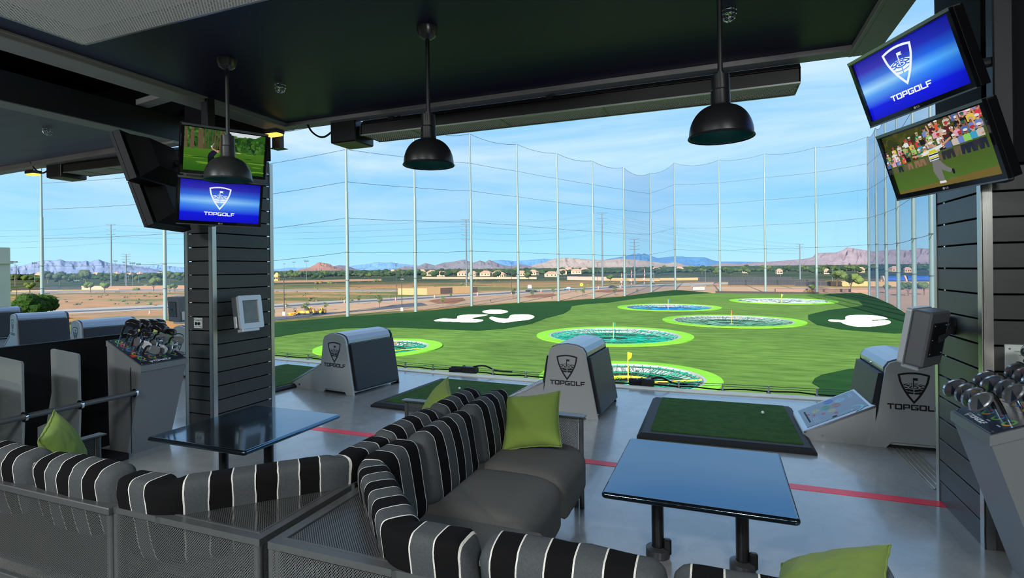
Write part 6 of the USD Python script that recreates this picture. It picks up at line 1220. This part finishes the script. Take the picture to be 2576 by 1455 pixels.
mast(318, 724, 639, 'shorter steel mast beside the tall left one', 4, 0.4); mast(1597, 716, 601, 'shorter steel mast by the railway crossing', 4, 0.45)
for k in range(4):
    for sd in (-1, 1):
        P = []
        for (p, h) in MST: P.append(np.array([p[0] + sd * 3.4 * math.cos(YAW), p[1] + sd * 3.4 * math.sin(YAW), GZ + h * (0.99 - 0.09 * k)]))
        P = [P[0] + (P[0] - P[1]) * 0.6] + P; W_ = []
        for a, b in zip(P[:-1], P[1:]):
            s = np.linspace(0, 1, 14)[:-1]; q = a + s[:, None] * (b - a); q[:, 2] -= 4 * 3.2 * s * (1 - s); W_.append(q)
        single('power_line', tube(np.vstack(W_ + [P[-1][None]]), 0.032, 4), M_WIRE, 'thin sagging power line strung along the steel masts', 'power line', 'power lines along the masts', smooth=False)
def stadium(px, py, top, label='slim stadium floodlight mast above the tree belt', grp='stadium lights at the left'):
    p = spot(px, py); D = np.dot(p - EYE, _f); h = at_dist(px, top, D)[2] - GZ; t = thing('floodlight_mast', label, 'floodlight', p, group=grp)
    obj('shaft', cyl((0, 0, 0), (0, 0, h), 0.28, 8, 0.14), M_WPOLE, t); c, s = math.cos(YAW), math.sin(YAW)
    obj('lamp_bank', [cyl((-2.6 * c, -2.6 * s, h - 0.3), (2.6 * c, 2.6 * s, h - 0.3), 0.12, 5)] + [cbox((d * c, d * s, h + z), (0.55, 0.5, 0.5)) for d in (-2.3, -1.3, 0, 1.3, 2.3) for z in (0.2, -0.9)], M_POLE_DARK, t, smooth=False)
for x, b_, tp in ((210, 440, 100), (478, 430, 118), (690, 300, 132), (740, 330, 124), (885, 290, 167), (1595, 372, 92), (1722, 380, 108), (1829, 430, 122), (1912, 400, 130), (1768, 360, 168), (2035, 300, 208), (2347, 330, 172), (1440, 290, 160), (1262, 270, 168)): stadium(x / 5.48, 640 + b_ / 5.48, 640 + tp / 5.48)
for x, b_, tp in ((217, 340, 147), (366, 362, 122), (560, 410, 102)): stadium(680 + x / 6.133, 640 + b_ / 6.133, 640 + tp / 6.133, grp='stadium lights right of the left pillar', label='slim stadium floodlight mast just right of the left pillar')
def street(px, py, top, label, base=False, m=None):
    p = spot(px, py); D = np.dot(p - EYE, _f); h = at_dist(px, top, D)[2] - GZ; t = thing('street_light', label, 'street light', p)
    obj('pole', cyl((0, 0, 0), (0, 0, h), 0.13, 8, 0.10), m or M_POLE_DARK, t); c, s = math.cos(YAW), math.sin(YAW)
    obj('lamp_head', [bx(-0.9, -0.22, h - 0.12, 0.9, 0.22, h + 0.05, 0.03)], m or M_POLE_DARK, t, smooth=False)
    if base: obj('base', cyl((0, 0, 0), (0, 0, 1.0), 0.42, 14), M_CURB, t)
for a in ((715, 794, 700, 'dark car park light right of the left pillar on a concrete base', True), (1011.5, 783, 695, 'dark car park light on a concrete base left of the fifth net pole', True), (997, 752, 663, 'tall dark street light with two heads left of the tan enclosure'), (1287.5, 740, 661, 'tall dark street light near the black car'), (1504, 729, 661, 'tall dark street light right of the yellow road sign'), (42, 752, 669, 'dark street light at far left before the blue mountains'), (427, 740, 702, 'short dark light beside the neighbouring kiosk'),
          (1963, 707, 676, 'pale street light right of the twelfth net pole', False, M_WPOLE), (2094, 718, 677, 'pale street light left of the corner pole', False, M_WPOLE), (1800, 690, 665, 'dark street light above the far tree belt', False), (1775, 712, 679, 'pale lamp post near the dark fence', False, M_WPOLE)): street(*a)

# ---------------------------------------------------------------- houses, walls and fences
def house(px, py, wpx, label, hpx=16, roof=None, wall=None):
    p = spot(px, py); k = mpp(p); w, h, d = wpx * k, hpx * k * 0.5, wpx * k * 0.6; t = thing('house', label, 'house', p, math.degrees(YAW) * 0 + rb.uniform(-12, 25), group='tan houses beyond the desert lot')
    obj('wall', bx(-w / 2, -d / 2, 0, w / 2, d / 2, h), wall or M_TAN2, t, smooth=False)
    obj('roof', hull([(sx * (w / 2 + 0.5), sy * (d / 2 + 0.5), h) for sx in (-1, 1) for sy in (-1, 1)] + [(sx * w * 0.22, 0, h * 1.75) for sx in (-1, 1)]), roof or M_TILE, t, smooth=False)
    for x in (-0.28, 0.05, 0.3): obj('window', bx(w * x - 0.7, -d / 2 - 0.05, h * 0.35, w * x + 0.7, -d / 2 + 0.05, h * 0.75), M_GLASSD, t, smooth=False)
for px, py, w in ((1087, 694, 26), (1112, 696, 22), (1165, 695, 26), (1190, 696, 20), (1223, 695, 28), (1252, 695, 24), (1262, 699, 20), (1312, 695, 24), (1342, 693, 24), (1388, 697, 34), (1412, 691, 26), (1430, 688, 26), (1450, 690, 26), (1470, 688, 24), (1650, 686, 22), (1710, 685, 20), (1875, 688, 14), (1960, 690, 14), (2080, 690, 12), (2166, 686, 14), (2250, 684, 22), (2283, 686, 16), (242, 699, 20), (294, 698, 18), (325, 700, 20), (352, 698, 16), (402, 699, 22), (98, 699, 14), (988, 692, 14), (1062, 692, 20)):
    house(px, py, w, 'pale tan house with tiled roof showing above the tree belt')
house(697, 707, 13, 'mustard yellow block building just right of the left pillar', 24, M_TAN, mat('mustard', (206, 160, 70), 0.8))
def wall(px0, py0, px1, py1, hpx, label, m, name='garden_wall', cat='wall', th=0.3):
    a, b = spot(px0, py0), spot(px1, py1); L_ = np.linalg.norm((b - a)[:2]); ang = math.degrees(math.atan2(b[1] - a[1], b[0] - a[0])); h = hpx * (mpp(a) + mpp(b)) / 2; t = thing(name, label, cat, a, ang)
    obj('block_wall', bx(0, -th / 2, -0.2, L_, th / 2, h), m, t, smooth=False); obj('coping', bx(-0.05, -th / 2 - 0.05, h, L_ + 0.05, th / 2 + 0.05, h + 0.12), m, t, smooth=False); return t, L_, h
wall(1062, 702, 1350, 703, 5, 'long low cream wall before the pink houses', M_TAN2); wall(1427, 704.5, 1525, 706.5, 9, 'long pink block wall right of the houses', mat('wall_rose', (176, 146, 132), 0.85)); wall(1525, 706.5, 1660, 708, 7, 'tan retaining wall by the crossing', M_TAN); wall(1660, 706, 1760, 705, 6, 'tan wall right of the crossing', M_TAN)
wall(30, 734, 300, 730, 2.0, 'low tan kerb wall in front of the dark left fence', M_TAN); wall(205, 729, 262, 729, 9, 'tan wall segment between dark fences at left', M_TAN2); wall(262, 729, 470, 727, 8.5, 'brown block wall behind the steel masts', mat('wall_brown', (128, 96, 74), 0.85)); wall(1950, 734, 2345, 736, 7, 'low pinkish building wall at the back of the range on the right', mat('wall_clay', (126, 98, 84), 0.85), th=5.0); wall(2085, 720, 2345, 722, 12, 'tan wall below the blue awnings', M_TAN, th=3.0)
wall(690, 712, 960, 707, 5.0, 'low brown wall before the tree belt right of the left pillar', mat('wall_brown', (128, 96, 74), 0.85))
N_ = {'d': ('principled_bsdf', {'base_color': srgb(30, 30, 34), 'roughness': 0.7}), 't': ('transparent_bsdf', {}), 'mx': ('mix_closure', {'fac': 0.28})}
M_FENCE = usdkit.material(stage, '/World/Looks/fence_mesh', N_, [('d.BSDF', 'mx.closure1'), ('t.BSDF', 'mx.closure2')], surface='mx.closure')
def fence(px0, py0, px1, py1, hpx, label, n_=16):
    a, b = spot(px0, py0), spot(px1, py1); L_ = np.linalg.norm((b - a)[:2]); ang = math.degrees(math.atan2(b[1] - a[1], b[0] - a[0])); h = hpx * (mpp(a) + mpp(b)) / 2; t = thing('screen_fence', label, 'fence', a, ang)
    for k in range(n_ + 1): obj('post', bx(k * L_ / n_ - 0.06, -0.06, 0, k * L_ / n_ + 0.06, 0.06, h), M_POLE_DARK, t, smooth=False)
    for k in range(n_): obj('mesh_panel', bx(k * L_ / n_ + 0.06, -0.012, 0.1, (k + 1) * L_ / n_ - 0.06, 0.012, h - 0.1), M_FENCE, t, smooth=False)
    obj('rail', [bx(0, -0.05, h - 0.1, L_, 0.05, h), bx(0, -0.05, 0.05, L_, 0.05, 0.15)], M_POLE_DARK, t, smooth=False)
fence(1756, 709, 1990, 709, 11.5, 'long dark screened fence beyond the road on the right'); fence(1832, 718, 2076, 717, 13, 'dark barred fence in front of the long screened one', 30); fence(2000, 720, 2345, 721, 12, 'dark screened fence behind the corner net poles', 20); fence(46, 733, 145, 731, 9.5, 'dark screened fence at the left by the first net pole', 12); fence(155, 731, 205, 730, 8, 'short dark fence right of the first net pole', 8); fence(1430, 695, 1480, 696, 5, 'short brown fence on the pink wall', 8)
fence(1800, 738, 2060, 742, 6, 'thin low chain fence along the back of the range', 22)
# enclosure of tan block with brown gates
a, b, c = spot(1002, 742), spot(1074, 742), spot(1200, 736); ang = math.degrees(math.atan2((c - b)[1], (c - b)[0])); L_ = np.linalg.norm((c - b)[:2]); t = thing('block_enclosure', 'tan block enclosure with brown gates beside the road', 'enclosure', b, ang)
obj('block_wall', bx(0, -0.2, 0, L_, 0.2, 3.2), M_TAN, t, smooth=False); obj('gate', bx(L_ * 0.25, -0.3, 0.1, L_ * 0.48, -0.15, 3.0), M_BROWN, t, smooth=False); obj('gate', bx(L_ * 0.90, -0.3, 0.1, L_ * 1.0, -0.15, 2.9), M_BROWN, t, smooth=False)
R_ = np.array([[math.cos(math.radians(-ang)), -math.sin(math.radians(-ang))], [math.sin(math.radians(-ang)), math.cos(math.radians(-ang))]]); e = R_ @ (a - b)[:2]; obj('side_wall', prism(sg.LineString([(0, 0), tuple(e)]).buffer(0.2), 0, 3.1), M_TAN, t, smooth=False); obj('rear_wall', [bx(0, 9, 0, L_, 9.3, 3.2), bx(L_ - 0.3, 0, 0, L_, 9, 3.2)], M_TAN, t, smooth=False)
# awning building at right
p = spot(2222, 716); k = mpp(p) ; t = thing('awning_building', 'low tan building with two deep blue curved awnings beyond the right net poles', 'building', p, math.degrees(YAW) * 0.6)
M_BLUE = mat('awning_blue', (18, 62, 140), 0.5)
for x0, x1 in ((2, 46), (54, 108)):
    a = np.linspace(0, PI / 2, 9); prof = [(0, 0)] + [(-12 * k * math.cos(x) * 0.6, 12 * k * math.sin(x)) for x in a]
    obj('awning', placed(prism(sg.Polygon([(y, z + 9 * k) for y, z in prof]).buffer(0), 0, (x1 - x0) * k), (x0 * k, 0, 0), (0, 1, 0), (0, 0, 1), (1, 0, 0)), M_BLUE, t, smooth=40)
for x in (-2, 48, 110): obj('buttress', hull([(x * k + e, y, z) for e in (0, 4 * k) for y, z in ((-8 * k, 0), (2, 0), (-8 * k, 10 * k), (0, 22 * k), (2, 22 * k))]), M_TAN2, t, smooth=False)
obj('wall', bx(-6 * k, 0, 0, 116 * k, 6, 12 * k), M_TAN, t, smooth=False)

# ---------------------------------------------------------------- vehicles, machines, signs
def car(px, py, wpx, col, label, rz):
    p = spot(px, py); k = mpp(p); L_ = 4.6; s = wpx * k / L_ ; s = min(max(s, 0.8), 1.3); t = thing('car', label, 'car', p, rz); m = mat('car_%d_%d_%d' % col, col, 0.25, metal=0.3, coat=0.8)
    body = placed(prism(sg.Polygon([(-2.3, 0.35), (-2.3, 0.85), (-2.1, 1.0), (-1.5, 1.08), (1.0, 1.05), (2.1, 0.9), (2.3, 0.7), (2.3, 0.35)]), -0.9, 0.9), (0, 0, 0), (1, 0, 0), (0, 0, 1), (0, -1, 0)); body.apply_scale(s); obj('body', body, m, t, smooth=False)
    cab = hull([(x, y, z) for x, z, yy in ((-1.9, 1.05, 0.82), (1.0, 1.05, 0.82), (-1.5, 1.62, 0.66), (0.2, 1.62, 0.66)) for y in (-yy, yy)]); cab.apply_scale(s); obj('cabin', cab, M_GLASSD, t, smooth=False)
    rf = bx(-1.45, -0.64, 1.60, 0.15, 0.64, 1.68, 0.03); rf.apply_scale(s); obj('roof', rf, m, t, smooth=False)
    for x in (-1.4, 1.4):
        for y in (-0.85, 0.85): w_ = cyl((x, y - 0.1, 0.34), (x, y + 0.1, 0.34), 0.34, 18); w_.apply_scale(s); obj('wheel', w_, M_TYRE, t)
car(1337, 736, 28, (16, 18, 24), 'black estate car on the road right of the seventh net pole', 8); car(1428, 729.5, 20, (110, 140, 176), 'small light blue car on the road', 188); car(1542, 725.5, 21, (18, 20, 28), 'black car on the road near the crossing', 12); car(1802, 714, 13, (150, 36, 44), 'dark red car on the road at right', 10); car(885, 706, 8, (150, 170, 190), 'tiny pale car parked before the tree belt at left', 5); car(1012, 704, 8, (220, 220, 226), 'tiny white car parked before the tree belt, right of the black light pole', 5)
def roller(px, py, wpx, label, rz, bar):
    p = spot(px, py); s = wpx * mpp(p) / 4.0; t = thing('road_roller', label, 'road roller', p, rz)
    def S(m): m = m.copy() if not isinstance(m, list) else trimesh.util.concatenate(m); m.apply_scale(s); return m
    obj('front_drum', S(cyl((-1.3, -0.8, 0.55), (-1.3, 0.8, 0.55), 0.55, 24)), M_YEL if bar else M_TYRE, t); obj('rear_drum', S(cyl((1.3, -0.8, 0.5), (1.3, 0.8, 0.5), 0.5, 24)), M_TYRE, t)
    obj('chassis', S([bx(-2.0, -0.9, 0.55, -0.4, 0.9, 1.15, 0.05), bx(-0.5, -0.7, 0.5, 2.0, 0.7, 1.35, 0.08)]), M_YEL, t, smooth=False); obj('hood', S(hull([(x, y, z) for x, z in ((0.5, 1.3), (2.0, 1.3), (0.7, 1.9), (1.8, 1.75)) for y in (-0.6, 0.6)])), M_YEL, t, smooth=False)
    obj('seat', S([bx(-0.3, -0.3, 1.2, 0.3, 0.3, 1.5), bx(0.2, -0.3, 1.4, 0.35, 0.3, 2.0), cyl((-0.6, 0, 1.2), (-0.75, 0, 1.8), 0.05, 6)]), M_BLACK, t, smooth=False)
    if bar: obj('roll_bar', S(tube(catmull([(0.2, -0.75, 1.2), (0.2, -0.75, 2.6), (0.2, -0.55, 2.85), (0.2, 0.55, 2.85), (0.2, 0.75, 2.6), (0.2, 0.75, 1.2)], 5), 0.06, 7)), M_BLACK, t)
    else: obj('exhaust', S([cyl((1.0, 0.2, 1.8), (1.0, 0.2, 2.5), 0.06, 8), bx(0.2, -0.3, 1.9, 0.9, 0.3, 2.2, 0.05)]), M_YEL, t)
roller(741, 794.5, 27, 'yellow drum roller with black roll bar, leftmost machine in the car park', 70, True); roller(774, 793, 36, 'yellow paving machine in the middle of the parked three', 20, False); roller(805, 791, 30, 'yellow paving machine, rightmost of the parked three', 15, False)
def cone(px, py, label):
    p = spot(px, py); k = mpp(p); h = 9 * k; t = thing('road_marker', label, 'road marker', p, group='white road markers with orange feet along the road')
    obj('post', cyl((0, 0, 0.05), (0, 0, h), 0.13 * h, 10, 0.10 * h), M_WHITE, t); obj('foot', lathe([(0.5 * h * 0.8, 0.0), (0.40 * h, 0.10 * h), (0.15 * h, 0.2 * h)], 12), M_ORANGE, t)
for px, py in ((866, 764), (995, 757), (1093, 751), (1201, 745), (1287, 741), (1361, 737), (1432, 732.5), (1505, 729), (1560, 726), (719, 773), (376, 791)): cone(px, py, 'white road marker with orange foot beside the road')
t = thing('road_barrier', 'orange and white folded road barrier right of the left dispenser pair', 'barrier', spot(165, 803), 0)
obj('leg', [hull([(x, y, z) for x, z in ((-1.2, 0), (-0.9, 0), (0, 1.9), (0.2, 1.9)) for y in (-0.3, 0.3)])], M_WHITE, t, smooth=False); obj('board', bx(-1.4, -0.4, 0.0, 1.2, 0.4, 0.6, 0.1), M_ORANGE, t, smooth=False)
t = thing('road_sign', 'round yellow warning sign on a post beside the road', 'sign', spot(1463, 728), math.degrees(YAW)); k = mpp(spot(1463, 728)); obj('plate', cyl((0, -0.05, 11.5 * k), (0, 0.05, 11.5 * k), 4.3 * k, 20), mat('sign_yellow', (240, 186, 20), 0.5), t); obj('post', cyl((0, 0.08, 0), (0, 0.08, 11 * k), 0.05, 6), M_WPOLE, t)
obj('mark', [placed(prism(sg.box(-0.3 * k, -2.4 * k, 0.3 * k, 2.4 * k), 0, 0.02), (0, -0.07, 11.5 * k), (c_, 0, s_), (-s_, 0, c_), (0, -1, 0)) for c_, s_ in ((0.7, 0.7), (0.7, -0.7))], M_BLACK, t, smooth=False)
t = thing('utility_cabinet', 'white utility cabinet standing on bare ground behind the black estate car', 'cabinet', spot(1332.5, 730), math.degrees(YAW)); k = mpp(spot(1332, 730)); obj('cabinet_body', [bx(-5 * k, -2 * k, 0, 5 * k, 2 * k, 11 * k, 0.05)], M_WHITE, t, smooth=False); obj('cap', bx(-4.4 * k, -1.6 * k, 11 * k, 4.4 * k, 1.6 * k, 12.5 * k, 0.1), M_WHITE, t, smooth=False)
def crossing(px, py, label, arm, s=1.0):
    p = spot(px, py); k = mpp(p) * s; t = thing('crossing_signal', label, 'crossing signal', p, math.degrees(YAW)); obj('mast', cyl((0, 0, 0), (0, 0, 20 * k), 0.14, 8), M_WPOLE, t)
    obj('crossbuck', [placed(prism(sg.box(-4 * k, -0.6 * k, 4 * k, 0.6 * k), 0, 0.05), (0, -0.2, 17 * k), (c_, 0, s_), (-s_, 0, c_), (0, -1, 0)) for c_, s_ in ((0.7, 0.7), (0.7, -0.7))], M_WHITE, t, smooth=False)
    obj('lamp_pair', [cyl((x * k, -0.25, 10 * k), (x * k, 0, 10 * k), 1.6 * k, 14) for x in (-2.6, 2.6)], M_BLACK, t); obj('base_box', bx(-2 * k, -0.4, 0, 2 * k, 0.4, 4 * k), M_WPOLE, t, smooth=False)
    if arm:
        for q in range(8): obj('arm_segment', cyl((1.5 * k, 0.2, (6 + 4.6 * q) * k), (1.5 * k, 0.2, (6 + 4.6 * (q + 1)) * k), 0.22, 6), M_ORANGE if q % 2 else M_WHITE, t)
crossing(1587, 722, 'railway crossing signal with white crossbuck, left one', True); crossing(1620, 719.5, 'railway crossing signal with white crossbuck, right one', True); crossing(1643, 723.5, 'railway crossing signal farthest right with a mast beside it', False, 0.9); crossing(1563, 724, 'railway crossing signal with raised striped arm, leftmost', True, 0.85)
a, b = spot(1577, 719), spot(1645, 718); k = mpp(a); t = thing('signal_gantry', 'grey lattice gantry spanning the road at the railway crossing', 'gantry', a, math.degrees(math.atan2(b[1] - a[1], b[0] - a[0]))); L_ = np.linalg.norm((b - a)[:2]); h0, h1 = 28 * k, 31.5 * k
obj('chord', [bx(0, -0.12, h0, L_, 0.12, h0 + 0.2), bx(0, -0.12, h1, L_, 0.12, h1 + 0.2)], M_WPOLE, t, smooth=False); obj('lattice', [cyl((x, 0, h0), (x + L_ / 14, 0, h1), 0.08, 5) for x in np.arange(0, 14) * L_ / 14], M_WPOLE, t, smooth=False)
for x in (0, L_): obj('leg', cyl((x, 0, 0), (x, 0, h1), 0.2, 8), M_WPOLE, t)
p = spot(1757, 731.5); k = mpp(p); t = thing('food_trailer', 'white trailer with raised hatch parked at the far edge of the range', 'trailer', p, 12)
obj('trailer_body', bx(-14 * k, -1.2, 1.2 * k, 14 * k, 1.2, 11 * k, 0.1), M_WHITE, t, smooth=False); obj('hatch', bx(-19 * k, -2.2, 11.2 * k, 16 * k, 0.4, 12 * k, 0.05), M_WHITE, t, smooth=False)
for x in (-8, -4, 0, 4, 8): obj('window', bx((x - 1.5) * k, -1.25, 5 * k, (x + 1.5) * k, -1.15, 8.5 * k), mat('trailer_window', (190, 186, 130), 0.4), t, smooth=False)
for x in (-4, 4): obj('wheel', cyl((x * k, -1.1, 1.6 * k), (x * k, -0.8, 1.6 * k), 1.6 * k, 14), M_TYRE, t)
t = thing('park_shelter', 'pale flat roofed park shelter in the tree belt at left', 'shelter', spot(190, 712), 15); k = mpp(spot(190, 712)); obj('roof', bx(-18 * k, -4, 5 * k, 18 * k, 4, 6.2 * k), M_POLE, t, smooth=False)
for x in (-15, -5, 5, 15): obj('column', cyl((x * k, 0, 0), (x * k, 0, 5 * k), 0.2, 8), M_POLE, t)
